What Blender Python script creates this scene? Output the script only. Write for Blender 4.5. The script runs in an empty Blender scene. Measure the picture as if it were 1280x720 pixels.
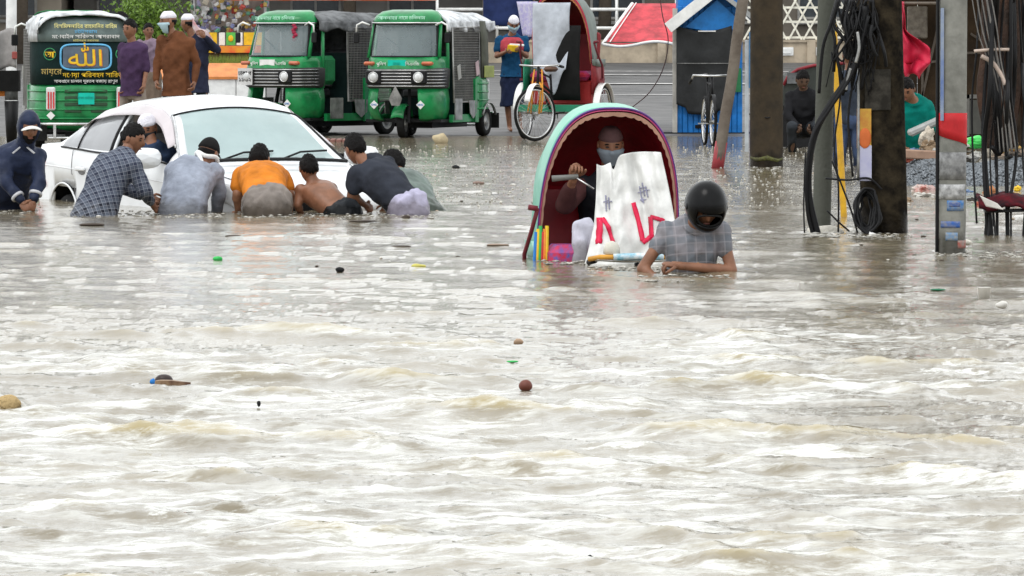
import bpy, bmesh, math, random
import numpy as np
from mathutils import Vector, Matrix, Quaternion, noise
random.seed(7)
PI = math.pi
R = math.radians
scene = bpy.context.scene
COL = scene.collection

# ------------------------------------------------------------------ camera
F = 7000.0          # focal length in pixels of the 1280 px wide photograph
YH = 44.5           # row of the horizon
HC = 1.45           # camera height above the flood water
cam_data = bpy.data.cameras.new('camera')
cam = bpy.data.objects.new('camera', cam_data)
COL.objects.link(cam)
cam_data.sensor_width = 36.0
cam_data.lens = F / 1280.0 * 36.0
cam_data.clip_start = 0.5
cam_data.clip_end = 2000.0
cam.location = (0, 0, HC)
cam.rotation_euler = (R(90) - math.atan((360 - YH) / F), 0, 0)
scene.camera = cam

# ------------------------------------------------------------------ sky and sun (overcast)
SUN_EL, SUN_AZ = R(60), R(215)
world = bpy.data.worlds.new('World')
scene.world = world
world.use_nodes = True
wn, wl = world.node_tree.nodes, world.node_tree.links
wn.clear()
sky = wn.new('ShaderNodeTexSky')
sky.sky_type = 'NISHITA'
sky.sun_disc = False
sky.sun_elevation = SUN_EL
sky.sun_rotation = SUN_AZ
sky.air_density = 1.0
sky.dust_density = 4.0
sky.ozone_density = 1.0
hsv = wn.new('ShaderNodeHueSaturation')
hsv.inputs['Saturation'].default_value = 0.12
hsv.inputs['Value'].default_value = 1.0
bg = wn.new('ShaderNodeBackground')
bg.inputs['Strength'].default_value = 0.15
wo = wn.new('ShaderNodeOutputWorld')
wl.new(sky.outputs['Color'], hsv.inputs['Color'])
# overcast: an even cloud deck with soft lighter and darker banks over the clear sky
tcw = wn.new('ShaderNodeTexCoord'); cn = wn.new('ShaderNodeTexNoise'); cn.inputs['Scale'].default_value = 3.0; cn.inputs['Detail'].default_value = 4
wl.new(tcw.outputs['Generated'], cn.inputs['Vector'])
cr = wn.new('ShaderNodeMapRange'); cr.inputs['From Min'].default_value = 0.3; cr.inputs['From Max'].default_value = 0.7
cr.inputs['To Min'].default_value = 8.6; cr.inputs['To Max'].default_value = 11.8
wl.new(cn.outputs['Fac'], cr.inputs['Value'])
cc = wn.new('ShaderNodeVectorMath'); cc.operation = 'SCALE'; cc.inputs[0].default_value = (0.97, 1.0, 1.015)
wl.new(cr.outputs['Result'], cc.inputs['Scale'])
cm = wn.new('ShaderNodeMix'); cm.data_type = 'RGBA'; cm.inputs['Factor'].default_value = 0.8
wl.new(hsv.outputs['Color'], cm.inputs['A']); wl.new(cc.outputs['Vector'], cm.inputs['B'])
wl.new(cm.outputs['Result'], bg.inputs['Color'])
wl.new(bg.outputs['Background'], wo.inputs['Surface'])
sun_data = bpy.data.lights.new('sun', 'SUN')
sun_data.energy = 0.6
sun_data.angle = R(25)
sun_data.color = (1.0, 0.97, 0.93)
sun = bpy.data.objects.new('sun', sun_data)
COL.objects.link(sun)
# the sun stands behind and to the left of the camera
sd = Vector((math.sin(SUN_AZ) * math.cos(SUN_EL), math.cos(SUN_AZ) * math.cos(SUN_EL), math.sin(SUN_EL)))
sun.rotation_euler = (-sd).to_track_quat('-Z', 'Y').to_euler()
scene.view_settings.view_transform = 'Standard'
scene.view_settings.look = 'None'
scene.view_settings.gamma = 1.0
scene.view_settings.exposure = 0.24
scene.render.engine = 'CYCLES'
scene.cycles.max_bounces = 6
scene.cycles.transparent_max_bounces = 12

# ------------------------------------------------------------------ helpers
def P(px, py, s, dd=0.0):
    """place on the line through photograph pixel (px,py); s = local scale in px per metre, dd = extra depth in metres"""
    d = F / s + dd
    k = F / d
    return Vector(((px - 640) / k, d, HC - (py - YH) / k))

def srgb(r, g, b):
    f = lambda c: (c / 255 / 12.92) if c / 255 <= 0.04045 else ((c / 255 + 0.055) / 1.055) ** 2.4
    return (f(r), f(g), f(b))

MATS = {}
def mat(name, col, rough=0.6, metal=0.0, var=0.12, scale=6.0, bump=0.0, bscale=40.0, col2=None, spec=0.3, coat=0.0, trans=0.0, coord='Object'):
    if name in MATS: return MATS[name]
    m = bpy.data.materials.new(name); m.use_nodes = True
    n, l = m.node_tree.nodes, m.node_tree.links
    b = n['Principled BSDF']
    b.inputs['Roughness'].default_value = rough
    b.inputs['Metallic'].default_value = metal
    b.inputs['Specular IOR Level'].default_value = spec
    b.inputs['Coat Weight'].default_value = coat
    tc = n.new('ShaderNodeTexCoord')
    nz = n.new('ShaderNodeTexNoise'); nz.inputs['Scale'].default_value = scale
    nz.inputs['Detail'].default_value = 6; nz.inputs['Roughness'].default_value = 0.62
    l.new(tc.outputs[coord], nz.inputs['Vector'])
    mx = n.new('ShaderNodeMix'); mx.data_type = 'RGBA'
    c2 = col2 if col2 else tuple(c * (1 - var * 2.2) for c in col)
    c1 = col if col2 else tuple(min(1, c * (1 + var * 0.6)) for c in col)
    mx.inputs['A'].default_value = (*c1, 1); mx.inputs['B'].default_value = (*c2, 1)
    mr = n.new('ShaderNodeMapRange'); mr.inputs['From Min'].default_value = 0.38; mr.inputs['From Max'].default_value = 0.66
    l.new(nz.outputs['Fac'], mr.inputs['Value'])
    l.new(mr.outputs['Result'], mx.inputs['Factor'])
    l.new(mx.outputs['Result'], b.inputs['Base Color'])
    if bump > 0:
        n2 = n.new('ShaderNodeTexNoise'); n2.inputs['Scale'].default_value = bscale; n2.inputs['Detail'].default_value = 4
        l.new(tc.outputs[coord], n2.inputs['Vector'])
        bp = n.new('ShaderNodeBump'); bp.inputs['Strength'].default_value = bump; bp.inputs['Distance'].default_value = 0.02
        l.new(n2.outputs['Fac'], bp.inputs['Height']); l.new(bp.outputs['Normal'], b.inputs['Normal'])
    if trans > 0:
        b.inputs['Alpha'].default_value = 1 - trans
    MATS[name] = m
    return m

def link(name, me, m=None, parent=None):
    o = bpy.data.objects.new(name, me)
    COL.objects.link(o)
    if m is not None and len(me.materials) == 0: me.materials.append(m)
    if parent is not None: o.parent = parent
    return o

def tag(o, label=None, cat=None, group=None, kind=None):
    if label: o['label'] = label
    if cat: o['category'] = cat
    if group: o['group'] = group
    if kind: o['kind'] = kind
    return o

def thing(name, label, cat, loc=(0, 0, 0), rotz=0.0, group=None):
    o = bpy.data.objects.new(name, None); COL.objects.link(o)
    o.location = loc; o.rotation_euler = (0, 0, rotz); o.empty_display_size = 0.2
    return tag(o, label, cat, group)

def copy_tree(o, parent=None):
    c = o.copy(); COL.objects.link(c); c.parent = parent
    for ch in list(o.children): copy_tree(ch, c)
    return c

class MB:
    """collects simple shapes; build() links them as one mesh object"""
    def __init__(s): s.v = []; s.f = []; s.smooth = []
    def add(s, vs, fs, smooth=False):
        k = len(s.v); s.v += [tuple(v) for v in vs]
        for f in fs: s.f.append(tuple(i + k for i in f)); s.smooth.append(smooth)
        return s
    def box(s, c, size, rot=None, bev=0.0):
        hx, hy, hz = size[0] / 2, size[1] / 2, size[2] / 2
        if bev > 0:
            b = min(bev, hx * .9, hy * .9, hz * .9)
            vs = []
            for sx in (-1, 1):
                for sy in (-1, 1):
                    for sz in (-1, 1):
                        vs += [(sx * hx, sy * (hy - b), sz * (hz - b)), (sx * (hx - b), sy * hy, sz * (hz - b)), (sx * (hx - b), sy * (hy - b), sz * hz)]
            bm = bmesh.new()
            for v in vs: bm.verts.new(v)
            r = bmesh.ops.convex_hull(bm, input=bm.verts)
            bm.verts.index_update()
            vs = [v.co.copy() for v in bm.verts]; fs = [tuple(v.index for v in f.verts) for f in bm.faces]
            bm.free()
        else:
            vs = [Vector((x, y, z)) for x in (-hx, hx) for y in (-hy, hy) for z in (-hz, hz)]
            fs = [(0, 1, 3, 2), (4, 6, 7, 5), (0, 4, 5, 1), (2, 3, 7, 6), (0, 2, 6, 4), (1, 5, 7, 3)]
        q = rot if rot is not None else Quaternion()
        if isinstance(q, (tuple, list)):
            from mathutils import Euler
            q = Euler(q).to_quaternion()
        c = Vector(c)
        return s.add([c + q @ Vector(v) for v in vs], fs)
    def tube(s, pts, r, n=8, caps=True, smooth=True, closed=False):
        pts = [Vector(p) for p in pts]
        m = len(pts)
        rr = r if isinstance(r, (list, tuple)) else [r] * m
        vs = []; up = None
        for i, p in enumerate(pts):
            if closed: t = (pts[(i + 1) % m] - pts[i - 1])
            else: t = (pts[min(i + 1, m - 1)] - pts[max(i - 1, 0)])
            if t.length < 1e-9: t = Vector((0, 0, 1))
            t.normalize()
            if up is None:
                up = Vector((0, 0, 1)) if abs(t.z) < 0.9 else Vector((1, 0, 0))
            a = up - t * up.dot(t)
            if a.length < 1e-6: a = t.orthogonal()
            a.normalize(); up = a
            b = t.cross(a)
            for k in range(n):
                an = 2 * PI * k / n
                vs.append(p + (a * math.cos(an) + b * math.sin(an)) * rr[i])
        fs = []
        for i in range(m if closed else m - 1):
            j = (i + 1) % m
            for k in range(n):
                k2 = (k + 1) % n
                fs.append((i * n + k, i * n + k2, j * n + k2, j * n + k))
        if caps and not closed:
            fs.append(tuple(range(n - 1, -1, -1))); fs.append(tuple((m - 1) * n + k for k in range(n)))
        return s.add(vs, fs, smooth)
    def bar(s, a, b, w, h=None, up=(0, 0, 1)):
        a, b = Vector(a), Vector(b); h = h or w
        t = (b - a); L = t.length
        if L < 1e-9: return s
        t.normalize(); u = Vector(up)
        sd_ = t.cross(u)
        if sd_.length < 1e-4: sd_ = t.cross(Vector((1, 0, 0)))
        sd_.normalize(); u2 = sd_.cross(t)
        vs = [p + sd_ * (x * w / 2) + u2 * (z * h / 2) for p in (a, b) for x, z in ((-1, -1), (1, -1), (1, 1), (-1, 1))]
        return s.add(vs, [(0, 1, 2, 3), (7, 6, 5, 4), (0, 4, 5, 1), (1, 5, 6, 2), (2, 6, 7, 3), (3, 7, 4, 0)])
    def ell(s, c, r, q=None, nu=14, nv=10, smooth=True):
        c = Vector(c); q = q or Quaternion()
        if isinstance(r, (int, float)): r = (r, r, r)
        vs = []; fs = []
        for j in range(nv + 1):
            th = PI * j / nv
            for i in range(nu):
                ph = 2 * PI * i / nu
                vs.append(c + q @ Vector((r[0] * math.sin(th) * math.cos(ph), r[1] * math.sin(th) * math.sin(ph), r[2] * math.cos(th))))
        for j in range(nv):
            for i in range(nu):
                i2 = (i + 1) % nu
                fs.append((j * nu + i, (j + 1) * nu + i, (j + 1) * nu + i2, j * nu + i2))
        return s.add(vs, fs, smooth)
    def cone(s, a, b, ra, rb, n=12):
        """round cone between two points with spherical ends"""
        a, b = Vector(a), Vector(b); t = b - a; L = t.length
        if L < 1e-6: return s.ell(a, ra)
        t.normalize(); pts = []; rs = []
        for k in range(5): an = PI / 2 * (1 - k / 4); pts.append(a - t * (ra * math.sin(an))); rs.append(max(ra * math.cos(an), ra * 0.02))
        for k in range(5): an = PI / 2 * (k / 4); pts.append(b + t * (rb * math.sin(an))); rs.append(max(rb * math.cos(an), rb * 0.02))
        return s.tube(pts, rs, n)
    def loft(s, secs, closed=True, caps=True, smooth=True):
        n = len(secs[0]); vs = [v for sec in secs for v in sec]; fs = []
        for i in range(len(secs) - 1):
            for k in range(n if closed else n - 1):
                k2 = (k + 1) % n
                fs.append((i * n + k, i * n + k2, (i + 1) * n + k2, (i + 1) * n + k))
        if caps and closed:
            fs.append(tuple(range(n - 1, -1, -1))); fs.append(tuple((len(secs) - 1) * n + k for k in range(n)))
        return s.add(vs, fs, smooth)
    def prism(s, poly, a, axis):
        """extrude polygon (list of 3D points) by vector axis"""
        n = len(poly); p0 = [Vector(p) for p in poly]; ax = Vector(axis)
        p1 = [p + ax for p in p0]
        fs = [tuple(range(n - 1, -1, -1)), tuple(range(n, 2 * n))]
        for k in range(n): k2 = (k + 1) % n; fs.append((k, k2, n + k2, n + k))
        return s.add(p0 + p1, fs)
    def mesh(s, name, fixn=True):
        me = bpy.data.meshes.new(name)
        me.from_pydata([tuple(v) for v in s.v], [], s.f)
        me.polygons.foreach_set('use_smooth', s.smooth)
        if fixn:
            bm = bmesh.new(); bm.from_mesh(me); bmesh.ops.recalc_face_normals(bm, faces=bm.faces); bm.to_mesh(me); bm.free()
        me.update()
        return me
    def build(s, name, m, parent=None, sub=0, solid=0.0):
        me = s.mesh(name); me.materials.append(m)
        o = link(name, me, None, parent)
        if solid:
            md = o.modifiers.new('solid', 'SOLIDIFY'); md.thickness = solid; md.offset = 0
        if sub:
            md = o.modifiers.new('sub', 'SUBSURF'); md.levels = sub; md.render_levels = sub
        return o

def sheet(fn, nu, nv):
    """grid mesh data from fn(u,v) with u,v in 0..1"""
    vs = []; fs = []
    for j in range(nv + 1):
        for i in range(nu + 1): vs.append(Vector(fn(i / nu, j / nv)))
    for j in range(nv):
        for i in range(nu):
            a = j * (nu + 1) + i; fs.append((a, a + 1, a + nu + 2, a + nu + 1))
    return vs, fs
# ------------------------------------------------------------------ materials
m_asphalt = mat('wet_asphalt', (0.10, 0.096, 0.094), rough=0.55, scale=1.2, var=0.25, bump=0.25, bscale=60, coord='Object')
m_tyre = mat('tyre_rubber', (0.013, 0.013, 0.013), rough=0.8, spec=0.15, bump=0.3)
m_black = mat('black_paint', (0.010, 0.010, 0.011), rough=0.5, spec=0.2)
m_dark = mat('dark_interior', (0.014, 0.014, 0.014), rough=0.9, spec=0.1)
m_chrome = mat('chrome', (0.62, 0.62, 0.62), rough=0.22, metal=0.9, var=0.15)
m_steel = mat('dull_steel', (0.34, 0.34, 0.33), rough=0.45, metal=0.6, var=0.25)
m_white = mat('white_paint', (0.78, 0.78, 0.76), rough=0.4, var=0.08)
m_car = mat('car_white_paint', (0.76, 0.775, 0.79), rough=0.22, var=0.05, scale=2, coat=0.4)
m_green = mat('auto_green_paint', (0.012, 0.235, 0.068), rough=0.32, var=0.22, scale=4, coat=0.2)
m_dgreen = mat('dark_green_canvas', (0.008, 0.022, 0.021), rough=0.8, spec=0.12, bump=0.3, bscale=12)
m_gcanvas = mat('grey_canvas', (0.13, 0.135, 0.14), rough=0.7, bump=0.5, bscale=9, var=0.3)
m_wcanvas = mat('pale_canvas', (0.62, 0.64, 0.66), rough=0.6, bump=0.5, bscale=9, var=0.25)
m_olive = mat('olive_canvas', (0.085, 0.09, 0.07), rough=0.8, bump=0.4, bscale=12)
m_mesh = mat('cage_wire', (0.27, 0.265, 0.25), rough=0.5, metal=0.4)
m_turq = mat('turquoise_plate', (0.0, 0.50, 0.38), rough=0.4, var=0.05)
m_yellow = mat('yellow_paint', (0.78, 0.50, 0.02), rough=0.4)
m_lyel = mat('pale_yellow_print', (0.75, 0.68, 0.25), rough=0.5)
m_orange = mat('orange_paint', (0.80, 0.24, 0.03), rough=0.45)
m_red = mat('red_paint', (0.55, 0.02, 0.03), rough=0.4)
m_blue = mat('blue_paint', (0.01, 0.17, 0.52), rough=0.45, var=0.15)
m_lblue = mat('light_blue_paint', (0.12, 0.42, 0.70), rough=0.45)
m_redl = mat('red_lens', (0.60, 0.02, 0.02), rough=0.15, coat=0.6)
m_lens = mat('clear_lens', (0.65, 0.66, 0.66), rough=0.1, coat=0.6)
m_orl = mat('amber_lens', (0.50, 0.13, 0.06), rough=0.2, coat=0.6)
m_skin = mat('brown_skin', (0.235, 0.108, 0.062), rough=0.42, var=0.12, scale=12)
m_skin2 = mat('light_brown_skin', (0.30, 0.15, 0.088), rough=0.42, var=0.12, scale=12)
m_hair = mat('black_hair', (0.008, 0.007, 0.007), rough=0.6, spec=0.12, bump=0.6, bscale=120)
m_eye = mat('eye', (0.03, 0.02, 0.018), rough=0.2)
m_lip = mat('lips', (0.20, 0.075, 0.055), rough=0.4)

def glass_mat(name, col, alpha, rough=0.04):
    m = mat(name, col, rough=rough, var=0.06, scale=1.5, coat=0.5)
    m.node_tree.nodes['Principled BSDF'].inputs['Alpha'].default_value = alpha
    return m
m_wind = glass_mat('sky_pale_windscreen', (0.40, 0.51, 0.51), 0.80, 0.07)  # pale base colour stands in for the white sky reflected in the glass
m_sideg = glass_mat('side_glass', (0.36, 0.37, 0.39), 0.78, 0.03)  # mid-grey base paints in the reflected sky and trees
m_autog = glass_mat('auto_windscreen', (0.20, 0.25, 0.26), 0.62, 0.04)

def wetband(m, h=0.10, k=0.45):
    """soaked, darker band with a ragged edge just above the flood level"""
    n, l = m.node_tree.nodes, m.node_tree.links
    b = n['Principled BSDF']
    if not b.inputs['Base Color'].links: return m
    prev = b.inputs['Base Color'].links[0].from_socket
    g = n.new('ShaderNodeNewGeometry'); s = n.new('ShaderNodeSeparateXYZ'); l.new(g.outputs['Position'], s.inputs[0])
    t = n.new('ShaderNodeTexNoise'); t.inputs['Scale'].default_value = 9; t.inputs['Detail'].default_value = 5; l.new(g.outputs['Position'], t.inputs['Vector'])
    a = n.new('ShaderNodeMath'); a.operation = 'MULTIPLY_ADD'; l.new(t.outputs['Fac'], a.inputs[0]); a.inputs[1].default_value = -h * 1.6; l.new(s.outputs['Z'], a.inputs[2])
    r = n.new('ShaderNodeMapRange'); l.new(a.outputs[0], r.inputs['Value']); r.inputs['From Min'].default_value = -h * .2; r.inputs['From Max'].default_value = h * .35
    r.inputs['To Min'].default_value = 1; r.inputs['To Max'].default_value = 0
    mx = n.new('ShaderNodeMix'); mx.data_type = 'RGBA'; mx.blend_type = 'MULTIPLY'; mx.inputs['B'].default_value = (k, k * .96, k * .9, 1)
    l.new(r.outputs['Result'], mx.inputs['Factor']); l.new(prev, mx.inputs['A']); l.new(mx.outputs['Result'], b.inputs['Base Color'])
    q = n.new('ShaderNodeMapRange'); l.new(r.outputs['Result'], q.inputs['Value']); q.inputs['To Min'].default_value = b.inputs['Roughness'].default_value; q.inputs['To Max'].default_value = .25
    l.new(q.outputs['Result'], b.inputs['Roughness'])
    return m

def cloth(name, col, **k):
    k.setdefault('spec', 0.12); k.setdefault('rough', 0.85); k.setdefault('bump', 0.35); k.setdefault('bscale', 14); k.setdefault('var', 0.16); k.setdefault('scale', 5)
    if name in MATS: return MATS[name]
    return wetband(mat(name, col, **k), .12)

def plaid(name, base, stripe, light, f1=9.0, f2=9.0, thin=0.18, dirs=((1, 0.15, 0.05), (-0.1, 0.2, 1))):
    m = cloth(name, base)
    n, l = m.node_tree.nodes, m.node_tree.links
    b = n['Principled BSDF']
    tc = n.new('ShaderNodeTexCoord')
    prev = b.inputs['Base Color'].links[0].from_socket
    for kx, (dv, fr, colr) in enumerate(((dirs[0], f1, stripe), (dirs[1], f2, stripe), (dirs[0], f1 * 2, light), (dirs[1], f2 * 2, light))):
        dp = n.new('ShaderNodeVectorMath'); dp.operation = 'DOT_PRODUCT'
        l.new(tc.outputs['Object'], dp.inputs[0]); dp.inputs[1].default_value = tuple(c * fr for c in dv)
        fc = n.new('ShaderNodeMath'); fc.operation = 'FRACT'; l.new(dp.outputs['Value'], fc.inputs[0])
        ls = n.new('ShaderNodeMath'); ls.operation = 'LESS_THAN'; l.new(fc.outputs[0], ls.inputs[0])
        ls.inputs[1].default_value = 0.42 if kx < 2 else thin
        ml = n.new('ShaderNodeMath'); ml.operation = 'MULTIPLY'; l.new(ls.outputs[0], ml.inputs[0]); ml.inputs[1].default_value = 0.42
        mx = n.new('ShaderNodeMix'); mx.data_type = 'RGBA'
        l.new(ml.outputs[0], mx.inputs['Factor']); l.new(prev, mx.inputs['A']); mx.inputs['B'].default_value = (*colr, 1)
        prev = mx.outputs['Result']
    l.new(prev, b.inputs['Base Color'])
    return m

import re
def bn(s):
    # vowel signs that stand before their consonant are written first (the font is set without shaping)
    return re.sub('([\u0995-\u09b9\u09df](?:\u09cd[\u0995-\u09b9])*)([\u09bf\u09c7\u09c8])', r'\2\1', s).replace('\u09cd', '')
def text_mesh(s, size, m, parent, loc, rot, name='lettering', align='CENTER', extrude=0.002, sx=1.0):
    cu = bpy.data.curves.new(name, 'FONT'); cu.body = bn(s); cu.size = size
    cu.align_x = align; cu.align_y = 'CENTER'; cu.extrude = extrude; cu.resolution_u = 3
    t = bpy.data.objects.new('tmp_text', cu); COL.objects.link(t)
    dg = bpy.context.evaluated_depsgraph_get(); dg.update()
    me = bpy.data.meshes.new_from_object(t.evaluated_get(dg))
    bpy.data.objects.remove(t); bpy.data.curves.remove(cu)
    me.name = name
    me.materials.clear(); me.materials.append(m)
    o = link(name, me, None, parent)
    o.location = loc; o.rotation_euler = rot; o.scale = (sx, 1, 1)
    return o

def hd_rot(deg):
    """rotation of a thing whose forward is +x so that it points towards the camera, turned deg to the image right"""
    h = R(deg); return math.atan2(-math.cos(h), math.sin(h))

# ------------------------------------------------------------------ wheels
def ring(mb, c, r, tr, axis='Y', n=32, m=8, flat=1.0):
    c = Vector(c); pts = []
    vs = []; fs = []
    for i in range(n):
        a = 2 * PI * i / n
        for k in range(m):
            b = 2 * PI * k / m
            rr = r + tr * math.cos(b); w = tr * flat * math.sin(b)
            vs.append(c + (Vector((rr * math.cos(a), w, rr * math.sin(a))) if axis == 'Y' else Vector((w, rr * math.cos(a), rr * math.sin(a)))))
    for i in range(n):
        for k in range(m):
            i2 = (i + 1) % n; k2 = (k + 1) % m
            fs.append((i * m + k, i * m + k2, i2 * m + k2, i2 * m + k))
    return mb.add(vs, fs, True)

def small_wheel(parent, c, r, w, q=None):
    """car or auto wheel: wheel > tyre, rim"""
    wh = bpy.data.objects.new('wheel', None); COL.objects.link(wh); wh.parent = parent; wh.location = c
    if q: wh.rotation_euler = q
    mb = MB(); prof = [(r * 0.62, w / 2 * 0.9), (r * 0.78, w / 2), (r * 0.95, w / 2 * 0.9), (r, w / 2 * 0.6), (r, -w / 2 * 0.6), (r * 0.95, -w / 2 * 0.9), (r * 0.78, -w / 2), (r * 0.62, -w / 2 * 0.9)]
    n = 28
    mb.loft([[Vector((pr * math.cos(2 * PI * k / n), py, pr * math.sin(2 * PI * k / n))) for k in range(n)] for pr, py in prof + [prof[0]]], caps=False)
    mb.build('tyre', m_tyre, wh)
    mb = MB()
    for sd_ in (-1, 1):
        mb.loft([[Vector((pr * math.cos(2 * PI * k / n), sd_ * py, pr * math.sin(2 * PI * k / n))) for k in range(n)] for pr, py in [(r * 0.63, w / 2 * 0.85), (r * 0.55, w / 2 * 0.5), (r * 0.25, w / 2 * 0.45), (r * 0.2, w / 2 * 0.8), (0.005, w / 2 * 0.85)]], caps=False)
    mb.build('rim', m_steel, wh)
    return wh

def spoke_wheel(parent, c, r=0.35, tyre_r=0.019, rz=0.0, rim_m=None):
    wh = bpy.data.objects.new('wheel', None); COL.objects.link(wh); wh.parent = parent; wh.location = c; wh.rotation_euler = (0, 0, rz)
    mb = MB(); ring(mb, (0, 0, 0), r - tyre_r, tyre_r, n=44, m=8); mb.build('tyre', m_tyre, wh)
    mb = MB(); ring(mb, (0, 0, 0), r - 2 * tyre_r - 0.006, 0.011, n=44, m=6, flat=1.3); mb.build('rim', rim_m or m_chrome, wh)
    mb = MB(); mb.tube([(0, -0.05, 0), (0, 0.05, 0)], 0.022, 10)
    mb.build('hub', m_steel, wh)
    mb = MB()
    for k in range(32):
        a = 2 * PI * k / 32; sy = 0.035 if k % 2 else -0.035; a2 = a + 0.25 * (1 if k % 4 < 2 else -1)
        mb.tube([(0.02 * math.cos(a2), sy, 0.02 * math.sin(a2)), ((r - 0.05) * math.cos(a), 0, (r - 0.05) * math.sin(a))], 0.0022, 4)
    sp = mb.build('spokes', m_chrome, wh); sp['kind'] = 'stuff'
    return wh

# ------------------------------------------------------------------ flood water
def spectral_tile(size, n, lmin, lmax, slope, wind, spread, seed):
    rng = np.random.default_rng(seed)
    k = np.fft.fftfreq(n, size / n) * 2 * np.pi
    kx, ky = np.meshgrid(k, k, indexing='ij')
    kk = np.hypot(kx, ky); kk[0, 0] = 1
    amp = kk ** slope
    amp *= np.exp(-(kk * lmin / (2 * np.pi)) ** 2) * np.exp(-(2 * np.pi / (kk * lmax)) ** 2)
    ang = np.arctan2(ky, kx) - wind
    amp *= (1 - spread) + spread * np.cos(ang) ** 2
    ph = rng.normal(size=(n, n)) + 1j * rng.normal(size=(n, n))
    sp = amp * ph
    sp[0, 0] = 0
    h = np.fft.ifft2(sp).real
    sc = 1 / h.std()
    dx = np.fft.ifft2(1j * kx / kk * sp).real * sc
    dy = np.fft.ifft2(1j * ky / kk * sp).real * sc
    return h * sc, dx, dy

def samp(t, size, x, y):
    n = t.shape[0]
    u = (x / size * n) % n; v = (y / size * n) % n
    i = np.floor(u).astype(int); j = np.floor(v).astype(int)
    fu = u - i; fv = v - j
    i %= n; j %= n; i2 = (i + 1) % n; j2 = (j + 1) % n
    return (t[i, j] * (1 - fu) * (1 - fv) + t[i2, j] * fu * (1 - fv) + t[i, j2] * (1 - fu) * fv + t[i2, j2] * fu * fv)

def smooth(a, b, x):
    t = np.clip((x - a) / (b - a), 0, 1); return t * t * (3 - 2 * t)

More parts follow.
